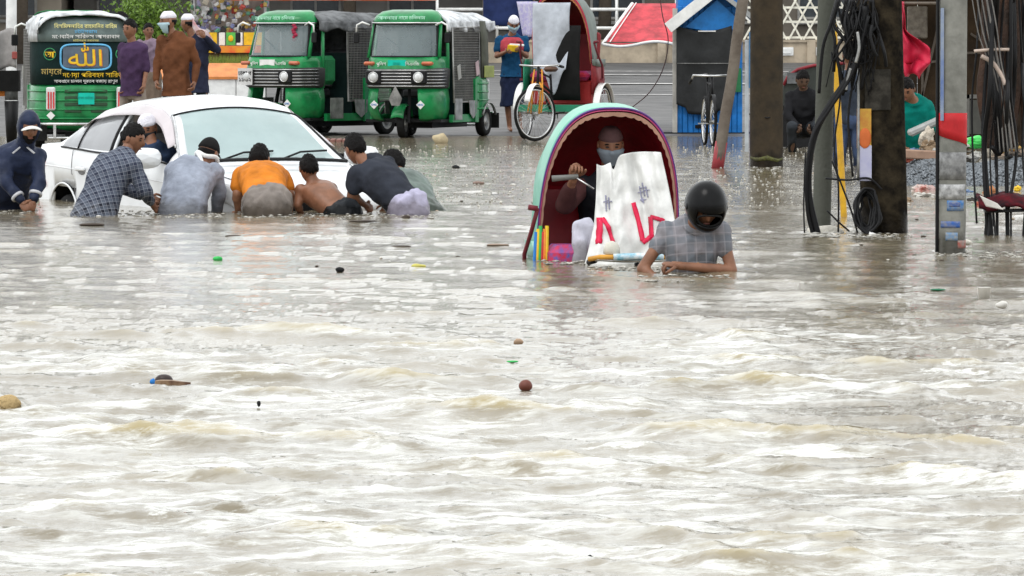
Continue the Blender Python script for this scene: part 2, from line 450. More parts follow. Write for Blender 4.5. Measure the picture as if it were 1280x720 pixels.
def water():
    ND, NC = 1000, 560
    # depth rows, denser near
    d = 9.0 * (82.0 / 9.0) ** np.linspace(0, 1, ND)
    t1 = np.linspace(-0.105, 0.105, NC)
    side = 0.105 * (8.0) ** (np.linspace(0.04, 1, 24))
    t = np.concatenate([-side[::-1], t1, side])
    D, T = np.meshgrid(d, t, indexing='ij')
    X = D * T; Y = D.copy()
    big = spectral_tile(13.0, 512, 0.34, 1.5, -2.3, 1.38, 0.72, 3)
    mid = spectral_tile(7.3, 1024, 0.08, 0.50, -2.05, 1.3, 0.7, 5)
    fine = spectral_tile(3.1, 1024, 0.026, 0.13, -1.7, 1.5, 0.35, 9)
    mask = spectral_tile(29.0, 256, 2.0, 9.0, -2.0, 0.0, 0.0, 21)[0]
    M = samp(mask, 29.0, X, Y)
    # rough fast flow near, calmer behind the pole line
    rough = 1.0 - 0.72 * smooth(22, 34, D + 1.2 * M) - 0.12 * smooth(40, 60, D)
    calm = 1 - 0.75 * smooth(0.5, 1.5, M) * smooth(16, 22, D) 
    fade = 1 - smooth(62, 76, D)
    c, s_ = math.cos(0.3), math.sin(0.3)
    Xr, Yr = X * c - Y * s_, X * s_ + Y * c
    hb, bx, by = [samp(q, 13.0, X, Y) for q in big]
    hm, mx, my = [samp(q, 7.3, Xr, Yr) for q in mid]
    hf = samp(fine[0], 3.1, X * 0.93 + Y * 0.37, Y * 0.93 - X * 0.37)
    ab = 0.0105 * rough * calm * (1 - 0.3 * fade * 0) ; am = 0.0058 * (0.17 + 0.83 * rough) * (0.4 + 0.6 * calm)
    af = 0.0014 * (1 - 0.72 * smooth(25, 33, D))
    # sharpen the crests
    hb2 = hb + 0.25 * (np.maximum(hb, 0) ** 2 - 0.5)
    Z = (ab * hb2 + am * hm * (1 + 0.5 * np.tanh(hb)) + af * hf) * fade
    X2 = X + (ab * bx * 0.9 + am * mx * 0.7) * fade
    Y2 = Y + (ab * by * 0.9 + am * my * 0.7) * fade
    nd, nc = D.shape
    co = np.stack([X2, Y2, Z], -1).reshape(-1, 3)
    idx = np.arange(nd * nc).reshape(nd, nc)
    q = np.stack([idx[:-1, :-1], idx[:-1, 1:], idx[1:, 1:], idx[1:, :-1]], -1).reshape(-1, 4)
    me = bpy.data.meshes.new('water')
    me.vertices.add(len(co)); me.vertices.foreach_set('co', co.astype(np.float32).ravel())
    me.loops.add(q.size); me.loops.foreach_set('vertex_index', q.astype(np.int32).ravel())
    me.polygons.add(len(q)); me.polygons.foreach_set('loop_start', np.arange(0, q.size, 4, dtype=np.int32))
    me.polygons.foreach_set('use_smooth', np.ones(len(q), bool))
    # silt-heavy crests: a colour attribute of the stirred-up mud carried by the crests
    crest = smooth(1.25, 2.4, hb + 0.3 * hm + 0.2 * M) * rough
    at = me.attributes.new('crest', 'FLOAT', 'POINT'); at.data.foreach_set('value', crest.astype(np.float32).ravel())
    at = me.attributes.new('froth', 'FLOAT', 'POINT')
    near = 1 - smooth(19, 27, D + 1.5 * M)
    fr = np.clip(smooth(-0.2, 1.4, -M + 0.7 * hb * 0.5) * (0.35 + 0.65 * rough) + near * 0.9 * (1 - 0.6 * crest), 0, 1)  # near term spreads the pale film that also stands in for glare
    at.data.foreach_set('value', fr.astype(np.float32).ravel())
    me.update(); me.validate()
    m = bpy.data.materials.new('flood_water'); m.use_nodes = True
    n, l = m.node_tree.nodes, m.node_tree.links
    b = n['Principled BSDF']
    b.inputs['IOR'].default_value = 1.333
    b.inputs['Roughness'].default_value = 0.05
    geo = n.new('ShaderNodeNewGeometry')
    def nz(scale, detail=5, sc=(1, 1, 1), rough=0.6):
        mp = n.new('ShaderNodeMapping'); mp.inputs['Scale'].default_value = sc
        l.new(geo.outputs['Position'], mp.inputs['Vector'])
        t_ = n.new('ShaderNodeTexNoise'); t_.inputs['Scale'].default_value = scale; t_.inputs['Detail'].default_value = detail
        t_.inputs['Roughness'].default_value = rough
        l.new(mp.outputs['Vector'], t_.inputs['Vector']); return t_.outputs['Fac']
    def mrng(v, a, b_, c_=0., d_=1.):
        q_ = n.new('ShaderNodeMapRange'); q_.inputs['From Min'].default_value = a; q_.inputs['From Max'].default_value = b_
        q_.inputs['To Min'].default_value = c_; q_.inputs['To Max'].default_value = d_
        l.new(v, q_.inputs['Value']); return q_.outputs['Result']
    def mul(a, b_, op='MULTIPLY'):
        q_ = n.new('ShaderNodeMath'); q_.operation = op
        for k_, w in ((0, a), (1, b_)):
            if isinstance(w, (int, float)): q_.inputs[k_].default_value = w
            else: l.new(w, q_.inputs[k_])
        return q_.outputs[0]
    def mixc(f, a, b_):
        q_ = n.new('ShaderNodeMix'); q_.data_type = 'RGBA'
        l.new(f, q_.inputs['Factor'])
        for k_, w in (('A', a), ('B', b_)):
            if isinstance(w, tuple): q_.inputs[k_].default_value = (*w, 1)
            else: l.new(w, q_.inputs[k_])
        return q_.outputs['Result']
    ca = n.new('ShaderNodeAttribute'); ca.attribute_name = 'crest'
    fa = n.new('ShaderNodeAttribute'); fa.attribute_name = 'froth'
    mud = mixc(mrng(nz(0.5, 4), 0.35, 0.65), (0.170, 0.142, 0.092), (0.245, 0.212, 0.150))
    mud = mixc(ca.outputs['Fac'], mud, (0.32, 0.26, 0.13))
    # thin foam streaks, plus a pale near film, part froth, part painted sky glare
    f1 = mrng(nz(5.5, 8, (0.8, 1, 1), 0.72), 0.53, 0.60)
    f2 = mrng(nz(1.1, 3), 0.45, 0.6)
    f3 = mrng(nz(8.0, 10, (0.40, 0.9, 1), 0.72), 0.45, 0.58)
    nr_ = mrng(fa.outputs['Fac'], 0.55, 0.95)
    foam = mul(mul(mul(f1, f2), mul(fa.outputs['Fac'], 0.75)), mul(f3, mul(nr_, mrng(nz(1.3, 4, (0.6, 1.0, 1)), 0.40, 0.52, 0.16, 0.82))), 'MAXIMUM')
    colr = mixc(foam, mud, (0.73, 0.74, 0.71))
    l.new(colr, b.inputs['Base Color'])
    l.new(mrng(foam, 0, 1, 0.05, 0.45), b.inputs['Roughness'])
    h1 = nz(28, 5); h2 = nz(90, 3)
    hh = mul(mul(h1, 1.0), mul(h2, 0.35), 'ADD')
    bp = n.new('ShaderNodeBump'); bp.inputs['Strength'].default_value = 0.30; bp.inputs['Distance'].default_value = 0.010
    l.new(hh, bp.inputs['Height']); l.new(bp.outputs['Normal'], b.inputs['Normal'])
    o = link('water', me, m)
    tag(o, kind='structure')
water()
def splashes():
    rng = random.Random(31); V = []; Fc = []
    ico = [Vector(v).normalized() for v in ((0, 0, 1), (.9, 0, .4), (.28, .85, .4), (-.72, .52, .4), (-.72, -.52, .4), (.28, -.85, .4), (0, 0, -1))]
    def drop(x, y, z, r_, h_):
        k = len(V)
        for v in ico: V.append((x + v.x * r_ * rng.uniform(.7, 1.3), y + v.y * r_, z + v.z * h_ * rng.uniform(.7, 1.3)))
        for i in range(5): a, b_ = 1 + i, 1 + (i + 1) % 5; Fc.append((k, k + a, k + b_)); Fc.append((k + 6, k + b_, k + a))
    for k in range(1700):
        px = rng.choice((rng.uniform(440, 700), rng.uniform(860, 1110), rng.uniform(-20, 1290))); py = 182 + 78 * rng.random() ** 1.3
        s = (py - YH) / HC; p_ = P(px, py, s); r_ = rng.uniform(.006, .017); drop(p_.x, p_.y, .004, r_, r_ * rng.uniform(.5, 1.3))
    # froth where bodies, poles and the rickshaw break the surface
    for (x0, x1, py, n_, r0) in ((0, 45, 262, 40, .016), (92, 200, 266, 90, .014), (196, 282, 268, 70, .014), (298, 368, 268, 60, .014), (368, 430, 269, 40, .013), (432, 545, 268, 80, .014), (672, 745, 326, 70, .016), (735, 850, 336, 80, .014), (798, 920, 347, 90, .013), (1008, 1050, 292, 110, .022), (1060, 1140, 293, 80, .016), (1168, 1212, 316, 60, .013), (935, 985, 210, 40, .016), (1225, 1285, 318, 60, .014)):
        for k in range(n_):
            px = rng.uniform(x0, x1); s = (py + rng.uniform(-3, 5) - YH) / HC; p_ = P(px, YH + HC * s, s); r_ = r0 * rng.uniform(.3, 1.1); drop(p_.x, p_.y, .002, r_ * 1.8, r_ * .55)
    me = bpy.data.meshes.new('splashes'); me.from_pydata(V, [], Fc); me.polygons.foreach_set('use_smooth', [True] * len(me.polygons))
    o = link('splashes', me, mat('splash_froth', (.52, .50, .45), rough=.3, var=.3)); tag(o, 'white droplets and froth on the shallow rain-beaten water', 'splashes', kind='stuff')
splashes()

def ground_z(x, y):
    """street surface: flooded dip in front, rising road behind"""
    if y < 79: z = -0.55 + 0.53 * max(0, min(1, (y - 45) / 33.0)) ** 1.0
    else: z = -0.02 + 0.0105 * (y - 79)
    return z
# ------------------------------------------------------------------ ground, far street
def ground():
    ys = [8] + list(np.linspace(40, 79, 40)) + list(np.linspace(80, 190, 60)) + [260, 400, 900]
    xs = [-300, -100, -40] + list(np.linspace(-22, 22, 60)) + [40, 100, 300]
    vs = []; fs = []
    for y in ys:
        for x in xs:
            k = 1 if 70 < y < 150 else .3
            vs.append((x, y, ground_z(x, min(y, 260)) + .010 * k * noise.noise(Vector((x * .35, y * .25, 0)))))
    nx = len(xs)
    for j in range(len(ys) - 1):
        for i in range(nx - 1): a = j * nx + i; fs.append((a, a + 1, a + nx + 1, a + nx))
    mb = MB(); mb.add(vs, fs, True); o = mb.build('road', m_asphalt); tag(o, kind='structure')
ground()
def line_strip(y0, x0, x1, w, m, h=.006, tilt=0.0):
    mb = MB(); vs, fs = sheet(lambda u, v: (x0 + (x1 - x0) * u, y0 + w * v + tilt * u, ground_z(0, y0 + w * v + tilt * u) + h + .012), 20, 1); mb.add(vs, fs)
    o = mb.build('lane_marking', m); tag(o, kind='structure'); return o
m_line = mat('worn_road_paint', (.62, .60, .58), rough=.5, var=.3, scale=4)
line_strip(108, 1.0, 9, .35, m_line, tilt=2.0); line_strip(119.5, .5, 12, .9, m_line, tilt=-.5); line_strip(131, -2, 12, .6, m_line, tilt=-2.0); line_strip(136, -2, 12, .5, m_line, tilt=-2)
# reddish brick edge strip by the water
mb = MB()
for k in range(26):
    x = -2.15 + k * .085; mb = MB(); mb.box((x + .04 * random.random(), 77.3 + random.uniform(-.05, .05) - .02 * k, .012), (.075, .9, .05), (0, 0, random.uniform(-.05, .05)), bev=.01)
    if k == 0: first_brick = mb.mesh('brick'); first_brick.materials.append(mat('brick_red', (.24, .11, .09), rough=.35, scale=8))
kerb = thing('brick_edging', 'low reddish brick edging at the waterline beneath the autos', 'kerb', (-2.1, 77.3, 0))
for k in range(26):
    o = link('brick', first_brick, None, kerb); o.location = (2.15 - 2.1 + .085 * k - .05 + .1, -.02 * k - 77.3 + .1, 0)
for ch in kerb.children: ch.location.y += 77.3; ch.location.x += 0; ch.location.z = 0
for k, ch in enumerate(kerb.children): ch.location = (.085 * k, -77.3 - .02 * k, 0); 

# ------------------------------------------------------------------ far wall with lattice fence
def far_wall():
    t = thing('boundary_wall', 'stained beige boundary wall with a pale lattice fence on top across the far road', 'wall', (4, 150, .70))
    m_w = mat('stained_beige_plaster', (.47, .39, .29), rough=.8, scale=1.3, col2=(.20, .17, .13), bump=.2)
    x0, x1 = -2.0, 14.0
    for k in range(8):
        mb = MB(); w = (x1 - x0) / 8; mb.box((x0 + w * (k + .5) - 4, 0, .24), (w - .03, .25, .66)); mb.build('wall_panel', m_w, t)
        mb = MB(); mb.box((x0 + w * k - 4, -.04, .27), (.22, .34, .74)); mb.build('wall_pier', m_w, t)
    mb = MB(); mb.box((4, 0, .605), (x1 - x0 + .2, .36, .07)); mb.build('coping', m_w, t)
    for k in range(9):
        x = 6.4 + k * .95 - 4; mb = MB(); mb.box((x, -.14, .33), (.35, .05, .22)); mb.box((x, -.17, .33), (.22, .05, .12)); mb.build('wall_recess', m_white, t)
    m_l = mat('lattice_cream_paint', (.80, .77, .66), rough=.5)
    # crossing bars in front of horizontal rails
    for z in (.70, 1.12, 1.50, 1.92):
        mb = MB(); mb.bar((2.3, 0, z), (10, 0, z), .045, .06); mb.build('rail', m_l, t)
    ba = MB(); ba.bar((0, 0, 0), (.75, 0, 1.35), .05, .05); ma = ba.mesh('lattice_bar'); ma.materials.append(m_l)
    bb = MB(); bb.bar((.75, .03, 0), (0, .03, 1.35), .05, .05); mb2 = bb.mesh('lattice_bar'); mb2.materials.append(m_l)
    for k in range(20):
        for q in (ma, mb2):
            o = link('lattice_bar', q, None, t); o.location = (2.2 + k * .40, -.03, .64)
    # tubular railing on the left part
    for z in (.95, 1.45, 1.93): mb = MB(); mb.tube([(-6, .1, z), (2.2, .1, z)], .045, 6); mb.build('rail', m_white, t)
    for k in range(6): mb = MB(); mb.tube([(-6 + k * 1.6, .1, .6), (-6 + k * 1.6, .1, 1.95)], .04, 6); mb.build('rail_post', m_white, t)
far_wall()

def building(label, x0, x1, y, h, m, floors, bays, depth=10, awn=None, z0=.8):
    t = thing('building', label, 'building', ((x0 + x1) / 2, y, z0))
    w = x1 - x0
    mb = MB(); mb.box((0, depth / 2, h / 2), (w, depth, h)); mb.build('wall', m, t)
    fh = h / floors; bw = w / bays
    mg = mat('dark_window_glass', (.05, .06, .07), rough=.1); mf = mat('window_frame_grey', (.35, .34, .32))
    wm = MB(); wm.box((0, -.03, 0), (bw * .5, .06, fh * .45)); wme = wm.mesh('window'); wme.materials.append(mg)
    fm = MB()
    for dx in (-.5, 0, .5): fm.box((dx * bw * .5, -.05, 0), (.07, .1, fh * .45 + .07))
    for dz in (-.5, .5): fm.box((0, -.05, dz * fh * .45), (bw * .5, .1, .07))
    fme = fm.mesh('window_frame'); fme.materials.append(mf)
    sm = MB(); sm.box((0, -.12, -fh * .26), (bw * .6, .24, .09)); sme = sm.mesh('sill'); sme.materials.append(mf)
    for f in range(floors):
        for b in range(bays):
            o = link('window', wme, None, t); o.location = (-w / 2 + bw * (b + .5), 0, fh * (f + .55))
            link('window_frame', fme, None, o); link('sill', sme, None, o)
        mb = MB(); mb.box((0, -.10, fh * (f + 1) - .12), (w + .1, .3, .2)); mb.build('floor_band', m, t)
    mb = MB(); mb.box((0, depth / 2, h + .45), (w + .2, depth + .2, .9)); mb.build('parapet', m, t)
    if awn:
        mb = MB(); mb.prism([(-w / 2, -.1, 2.6), (-w / 2, -2.0, 2.15), (-w / 2, -2.0, 2.10), (-w / 2, -.1, 2.5)], None, (w, 0, 0)); mb.build('awning', awn, t)
    return t
building('weathered brown-grey building behind the lattice fence', 1.5, 16, 157, 10.5, mat('brown_grey_render', (.20, .175, .145), rough=.85, scale=.8, bump=.2), 3, 5)
building('grey concrete building behind the red tarpaulin', -12.5, 1.3, 160, 9.0, mat('grey_concrete', (.28, .265, .245), rough=.85, scale=.8, bump=.2), 3, 5, awn=mat('awning_grey', (.2, .2, .2)))
building('tan plastered building at the left end of the far street', -27, -12.7, 158, 11, mat('tan_render', (.36, .31, .25), rough=.85, scale=.8), 3, 5, awn=m_white)
building('dull olive building at the right end of the far street', 16.2, 30, 158, 10, mat('olive_render', (.17, .17, .13), rough=.85, scale=.8), 3, 5)

# ------------------------------------------------------------------ trees
def tree(label, loc, h, r, lm, seed, n=5200, trunk_r=.14, zc=.62, leaf=.11, squash=.8, group=None):
    rng = random.Random(seed)
    t = thing('tree', label, 'tree', loc, 0, group)
    tr = MB(); pts = [Vector((0, 0, 0)), Vector((.08, 0, h * .3)), Vector((-.05, .05, h * .55)), Vector((.05, 0, h * .8))]
    tr.tube(pts, [trunk_r, trunk_r * .8, trunk_r * .55, trunk_r * .2], 9)
    tips = []
    for k in range(11):
        a = rng.random() * 2 * PI; b0 = pts[1].lerp(pts[2], rng.random()); L = r * rng.uniform(.55, 1.0)
        e = b0 + Vector((math.cos(a) * L, math.sin(a) * L, L * rng.uniform(.2, .9))); tr.tube([b0, b0.lerp(e, .5) + Vector((0, 0, .05 * L)), e], [trunk_r * .4, trunk_r * .25, trunk_r * .08], 6); tips.append(e)
    tr.build('trunk', mat('bark', (.10, .08, .06), rough=.9, bump=.5), t)
    V = []; Fc = []
    cl = [Vector((rng.gauss(0, r * .45), rng.gauss(0, r * .45), h * zc + rng.gauss(0, r * .42 * squash))) for _ in range(26)] + tips
    for k in range(n):
        c = rng.choice(cl); rr = r * .30
        p_ = c + Vector((rng.gauss(0, rr), rng.gauss(0, rr), rng.gauss(0, rr * squash)))
        d = Vector((rng.gauss(0, 1), rng.gauss(0, 1), rng.gauss(0, .6))).normalized(); s1 = d.orthogonal().normalized(); s1.rotate(Quaternion(d, rng.random() * 6.28)); s2 = d.cross(s1)
        L = leaf * rng.uniform(.6, 1.3); i = len(V)
        V += [p_ - s1 * L, p_ + s2 * L * .4, p_ + s1 * L, p_ - s2 * L * .4]; Fc.append((i, i + 1, i + 2, i + 3))
    me = bpy.data.meshes.new('crown'); me.from_pydata([tuple(v) for v in V], [], Fc); me.materials.append(lm)
    link('crown', me, None, t)
    return t
m_leaf = mat('bright_foliage', (.16, .26, .035), rough=.5, col2=(.07, .14, .02), scale=3)
m_leaf2 = mat('dark_foliage', (.055, .095, .03), rough=.5, col2=(.03, .055, .02), scale=2)
p = P(186, 55, 66); tree('bright green bushy young tree behind the man in the purple shirt', (p.x, p.y, ground_z(0, p.y)), 2.35, .62, m_leaf, 3, 5200, .05, .60, .05, 1.2)
for k, (x, y, h, r) in enumerate(((-20, 146, 9, 2.6), (-13, 148, 8, 2.3), (-4.5, 154, 10, 2.8), (2.5, 153.6, 8.5, 2.4), (11.5, 153.5, 10, 2.8), (18, 147, 9, 2.6))):
    lb = ['broad dark tree at the far left of the far street', 'dark tree before the tan plastered building', 'tall dark tree over the grey concrete building', 'dark tree between the grey and brown-grey buildings', 'tall dark tree behind the lattice fence', 'broad dark tree at the far right of the far street'][k]
    tree(lb, (x, y, ground_z(0, y)), h, r, m_leaf2, 40 + k, 3800, .2, .72, .22)

# ------------------------------------------------------------------ planter wall and market stall on the left
def planter():
    p0 = P(150, 100, 74); x0 = p0.x; x1 = P(332, 100, 74).x; y = p0.y; gz = ground_z(0, y)
    t = thing('planter_wall', 'white painted planter wall with a wide orange coping behind the men', 'wall', ((x0 + x1) / 2, y, gz))
    w = x1 - x0; n = 5
    zt = HC - (96 - YH) / 74 - gz
    for k in range(n):
        mb = MB(); mb.box((-w / 2 + w * (k + .5) / n, 0, zt / 2), (w / n - .012, .2, zt), bev=.01); mb.build('wall_panel', m_white, t)
    mb = MB(); vs = [(-w / 2, -.12, zt), (w / 2, -.12, zt), (w / 2, .5, zt + .22), (-w / 2, .5, zt + .22)]
    mb.prism([(-w / 2, -.13, zt + .003), (-w / 2, .5, zt + .23), (-w / 2, .5, zt - .05), (-w / 2, -.13, zt - .04)], None, (w, 0, 0)); mb.build('coping', mat('orange_coping', (.62, .22, .06), rough=.5), t)
    g = MB(); rng = random.Random(4)
    for k in range(3500):
        x = rng.uniform(-w / 2, w / 2); yy = rng.uniform(.5, 2.6); hh = rng.uniform(.05, .22); a = rng.random() * 3.14
        g.add([(x, yy, zt + .1), (x + .02 * math.cos(a), yy + .02 * math.sin(a), zt + .1), (x + rng.uniform(-.06, .06), yy, zt + .18 + hh)], [(0, 1, 2)])
    mb = MB(); mb.box((0, 1.6, zt + .06), (w, 2.2, .1)); mb.build('soil', mat('dry_soil', (.20, .15, .07)), t)
    o = g.build('grass', mat('yellow_green_grass', (.25, .25, .04), rough=.6, col2=(.08, .16, .02), scale=5), t); o['kind'] = 'stuff'
planter()

def stall():
    s = 66; y = F / s; gz = ground_z(0, y)
    cx = P(285, 60, s).x
    t = thing('market_stall', 'street stall with a red and yellow counter band and hanging colourful packets', 'market stall', (cx, y, gz))
    zz = lambda py: HC - (py - YH) / s - gz
    xx = lambda px: (px - 640) / s - cx
    mb = MB(); mb.box(((xx(240) + xx(330)) / 2, .3, zz(70) - .1), (1.36, .5, .34), bev=.02); mb.build('bench_box', mat('stall_brown', (.16, .08, .05)), t)
    mb = MB(); mb.box(((xx(240) + xx(330)) / 2, 0, (zz(66) + zz(57)) / 2), (1.36, .6, .13)); mb.build('counter_band', mat('counter_red_yellow', (.75, .06, .03), rough=.4, col2=(.75, .45, .02), scale=2.2), t)
    for a, b, c in ((262, 272, m_yellow), (274, 282, m_white), (283, 295, mat('panel_green', (.10, .45, .08))), (296, 304, m_white), (305, 330, m_yellow)):
        mb = MB(); mb.box(((xx(a) + xx(b)) / 2, -.05, (zz(56) + zz(41)) / 2), ((b - a) / s - .01, .03, .24)); mb.build('front_panel', c, t)
    mb = MB(); mb.ell((xx(289), -.08, zz(48)), (.05, .02, .06)); mb.build('painted_disc', m_yellow, t)
    for px in (243, 331): mb = MB(); mb.tube([(xx(px), .2, 0), (xx(px), .2, 2.5)], .03, 6); mb.build('post', m_steel, t)
    mb = MB(); mb.box((0, .9, 1.7), (1.5, .04, 1.6)); mb.build('back_board', mat('board_pale', (.42, .40, .36), scale=5), t)
    mb = MB(); mb.prism([(-.9, -.4, 2.45), (-.9, 1.2, 2.75), (-.9, 1.2, 2.70), (-.9, -.4, 2.40)], None, (3.4, 0, 0)); mb.build('awning', mat('red_orange_awning', (.70, .07, .02)), t)
    mb = MB(); mb.box((2.0, .2, 1.93), (3.9, .05, .16)); mb.build('sign_board', mat('stall_sign', (.72, .08, .02), col2=(.5, .3, .25), scale=2.5), t)
    rng = random.Random(8); cols = [(.5, .5, .5), (.35, .33, .5), (.12, .3, .2), (.6, .55, .45), (.45, .08, .06), (.08, .08, .09), (.62, .62, .6), (.2, .22, .4), (.5, .35, .1)]
    ms = [mat('packet_%s' % w_, c) for w_, c in zip('grey violet green cream red black white blue ochre'.split(), cols)]
    for k in range(150):
        px = rng.uniform(238, 334); py = rng.uniform(2, 40); mb = MB()
        mb.box((xx(px), .15 + rng.uniform(-.1, .5), zz(py)), (rng.uniform(.05, .12), .05, rng.uniform(.05, .13)), (rng.uniform(-.4, .4), rng.uniform(-.6, .6), rng.uniform(-.5, .5)), bev=.01)
        mb.build('packet', rng.choice(ms), t)
stall()

# grey street bits at the top left: pole and banner
def simple_pole(name, label, cat, px0, py0, px1, py1, s, r0, r1, m, h=7.5, n=16, bend=0.0, dd=0.0, zbase=None, group=None, wob=.0):
    """round pole from its foot (px0,py0) through (px1,py1), carried on up to height h"""
    a = P(px0, py0, s, dd); b = P(px1, py1, s, dd); d = (b - a); d = d / d.z
    t = thing(name, label, cat, (a.x, a.y, a.z), 0, group)
    mb = MB(); pts = []; rs = []
    lo = -.6 if zbase is None else zbase
    for k in range(24):
        z = lo + (h - lo) * k / 23
        pts.append(Vector((d.x * z + wob * noise.noise(Vector((z * 1.5, px0, 0))) + bend * z * z, wob * noise.noise(Vector((z * 1.5, px0, 9))), z))); rs.append((r0 + (r1 - r0) * max(0, z) / h) * (1 + .35 * wob * noise.noise(Vector((z * 4, 3, px0)))))
    mb.tube(pts, rs, n); mb.build('shaft', m, t)
    return t, a, d
m_conc = mat('pale_concrete', (.24, .238, .215), rough=.85, scale=5, col2=(.13, .13, .115), bump=.25, bscale=30)
m_darkpole = mat('shade_dark_pole', (.009, .0075, .006), rough=.95, spec=.05, scale=8, col2=(.042, .033, .021), bump=.6, bscale=18)  # near-black base holds the shade over the pole; paler mottling is its own
m_brownpole = mat('brown_weathered_pole', (.058, .044, .029), rough=.9, spec=.1, scale=5, col2=(.035, .029, .022), bump=.4, bscale=14)  # weathered brown, lowered to hold the shade over this pole too
m_wood = mat('grey_wood_pole', (.16, .135, .11), rough=.8, scale=4, col2=(.09, .07, .055), bump=.4, bscale=20)
simple_pole('street_pole', 'slim pale pole rising at the top left corner', 'pole', 14, 190, 15, 10, 80, .085, .08, m_white, 6)
for m_ in (m_conc, m_darkpole, m_brownpole, m_wood): wetband(m_, .16, .4)
t, a, d = simple_pole('utility_pole', 'wide brown utility pole standing before the blue kiosk side', 'utility pole', 958, 208, 958, 10, 113, .185, .165, m_brownpole, 8)
mb = MB(); mb.tube([(-.19, -.0, .58), (0, -.20, .54), (.18, -.05, .58)], .008, 6); mb.build('tied_wire', m_black, t)
mb = MB(); mb.tube([(-.172, -.06, .10), (-.11, -.14, .08), (0, -.178, .10), (.11, -.14, .07), (.172, -.06, .09)], [.016, .024, .030, .022, .014], 8); mb.build('moss_patch', mat('moss', (.11, .115, .03), bump=.9, col2=(.05, .045, .025), scale=20), t)
t, a, d = simple_pole('leaning_pole', 'thin grey wooden pole leaning to the right before the blue kiosk', 'pole', 897, 209, 927, 10, 114, .062, .058, m_wood, 5, wob=.02)
mb = MB(); mb.tube([(d.x * z, 0, z) for z in (-.05, .1, .28)], .067, 12); mb.build('red_paint_mark', mat('faded_red_paint', (.30, .04, .05)), t)
t, a, d = simple_pole('utility_pole', 'thick almost black utility pole wrapped in cables and a poster', 'utility pole', 1106, 291, 1098, 10, 170, .172, .165, m_darkpole, 8)
dark_a, dark_d = a, d
t2, a2, d2 = simple_pole('utility_pole', 'slim grey pole left of the yellow pipe, dark at its foot', 'utility pole', 1027, 288, 1033, 10, 168, .068, .064, mat('grey_olive_pole', (.085, .088, .075), rough=.8, col2=(.07, .075, .06), scale=3, bump=.3), 8)  # grey-olive darkened to paint in the shade around the pole
t3, a3, d3 = simple_pole('yellow_pipe', 'bright yellow pipe standing in the water between two poles', 'pipe', 1055, 270, 1043, 58, 156, .026, .026, mat('yellow_pipe_paint', (.70, .40, .02), rough=.45, col2=(.45, .25, .03), scale=8), 1.55)
t4, a4, d4 = simple_pole('lamp_post', 'pale grey concrete post with a red band and torn blue stickers', 'lamp post', 1190, 314, 1191, 10, 187, .094, .088, m_conc, 8)
def wrap(t, d, z0, z1, r, m, nm, a0=180, a1=360, jag=0.0, px=0):
    def f(u, v):
        a_ = R(a0 + (a1 - a0) * u); z = z0 + (z1 - z0) * v + (jag * (u - .35) if v < .5 else 0)
        return (d.x * z + r * math.cos(a_), r * math.sin(a_), z)
    mb = MB(); vs, fs = sheet(f, 24, 3); mb.add(vs, fs, True); return mb.build(nm, m, t, solid=.002)
zz4 = lambda py: (314 - py) / 187
wrap(t4, d4, zz4(172), zz4(141), .096, mat('red_band_paint', (.50, .015, .02), rough=.6), 'red_band', 160, 380, jag=-.10)
for pa, pb, aa, ab, mm in ((263, 250, 245, 320, mat('worn_sticker_blue', (.05, .16, .38), col2=(.22, .24, .26), scale=30)), (258, 252, 255, 300, mat('worn_sticker_navy', (.02, .07, .28), col2=(.20, .21, .24), scale=40)), (284, 276, 215, 300, mat('sticker_deep_blue', (.03, .10, .34), col2=(.22, .22, .24), scale=28)), (300, 290, 240, 290, mat('worn_sticker_pale', (.10, .22, .40), col2=(.28, .28, .27), scale=45)), (310, 300, 290, 340, mat('sticker_red', (.32, .08, .06), col2=(.24, .22, .2), scale=25)), (248, 230, 200, 330, mat('torn_paper', (.42, .42, .42), scale=14, var=.3)), (224, 190, 200, 340, mat('old_paper', (.24, .24, .24), scale=14, var=.3))):
    wrap(t4, d4, zz4(pa), zz4(pb), .0955 + .001 * random.random(), mm, 'sticker', aa, ab)
mb = MB(); mb.box((d4.x * 1.3 - .078, -.075, 1.25), (.022, .012, .75)); mb.build('blue_strip', mat('blue_white_strip', (.03, .09, .32), col2=(.30, .34, .38), scale=2.5), t4)
mb = MB(); mb.tube([(-.10, -.02, z) for z in np.linspace(-.3, 5, 12)], .012, 6); mb.build('cable', m_black, t4)
# dark pole dressing: poster, notice, cables, coil
zzd = lambda py: (291 - py) / 170
xd = lambda px: (px - 1106) / 170
po = MB(); po.box((xd(1078), -.18, zzd(160)), (.105, .012, .29)); pst = po.build('poster', mat('poster_yellow', (.55, .36, .05), col2=(.42, .10, .03), scale=5), t)
po = MB(); po.box((xd(1079), -.181, zzd(203)), (.10, .012, .26)); po.build('poster', mat('poster_lilac', (.38, .38, .55), col2=(.5, .5, .6), scale=6), t)
po = MB(); po.ell((xd(1079), -.19, zzd(172)), (.045, .006, .075)); po.build('printed_figure', mat('poster_orange', (.55, .13, .03)), t)
po = MB(); po.box((xd(1095), -.178, zzd(112)), (.19, .012, .30), (0, 0, 0), bev=.01); po.build('notice', mat('grimy_notice', (.022, .020, .017), scale=14, spec=.05, col2=(.055, .05, .042)), t)
po = MB(); po.tube([(xd(1071), -.19, z) for z in np.linspace(zzd(225), zzd(85), 6)], .010, 6); po.build('conduit', m_steel, t)
rng = random.Random(11)
hm0 = mat('black_hose_rubber', (.008, .008, .009), rough=.5, spec=.2)
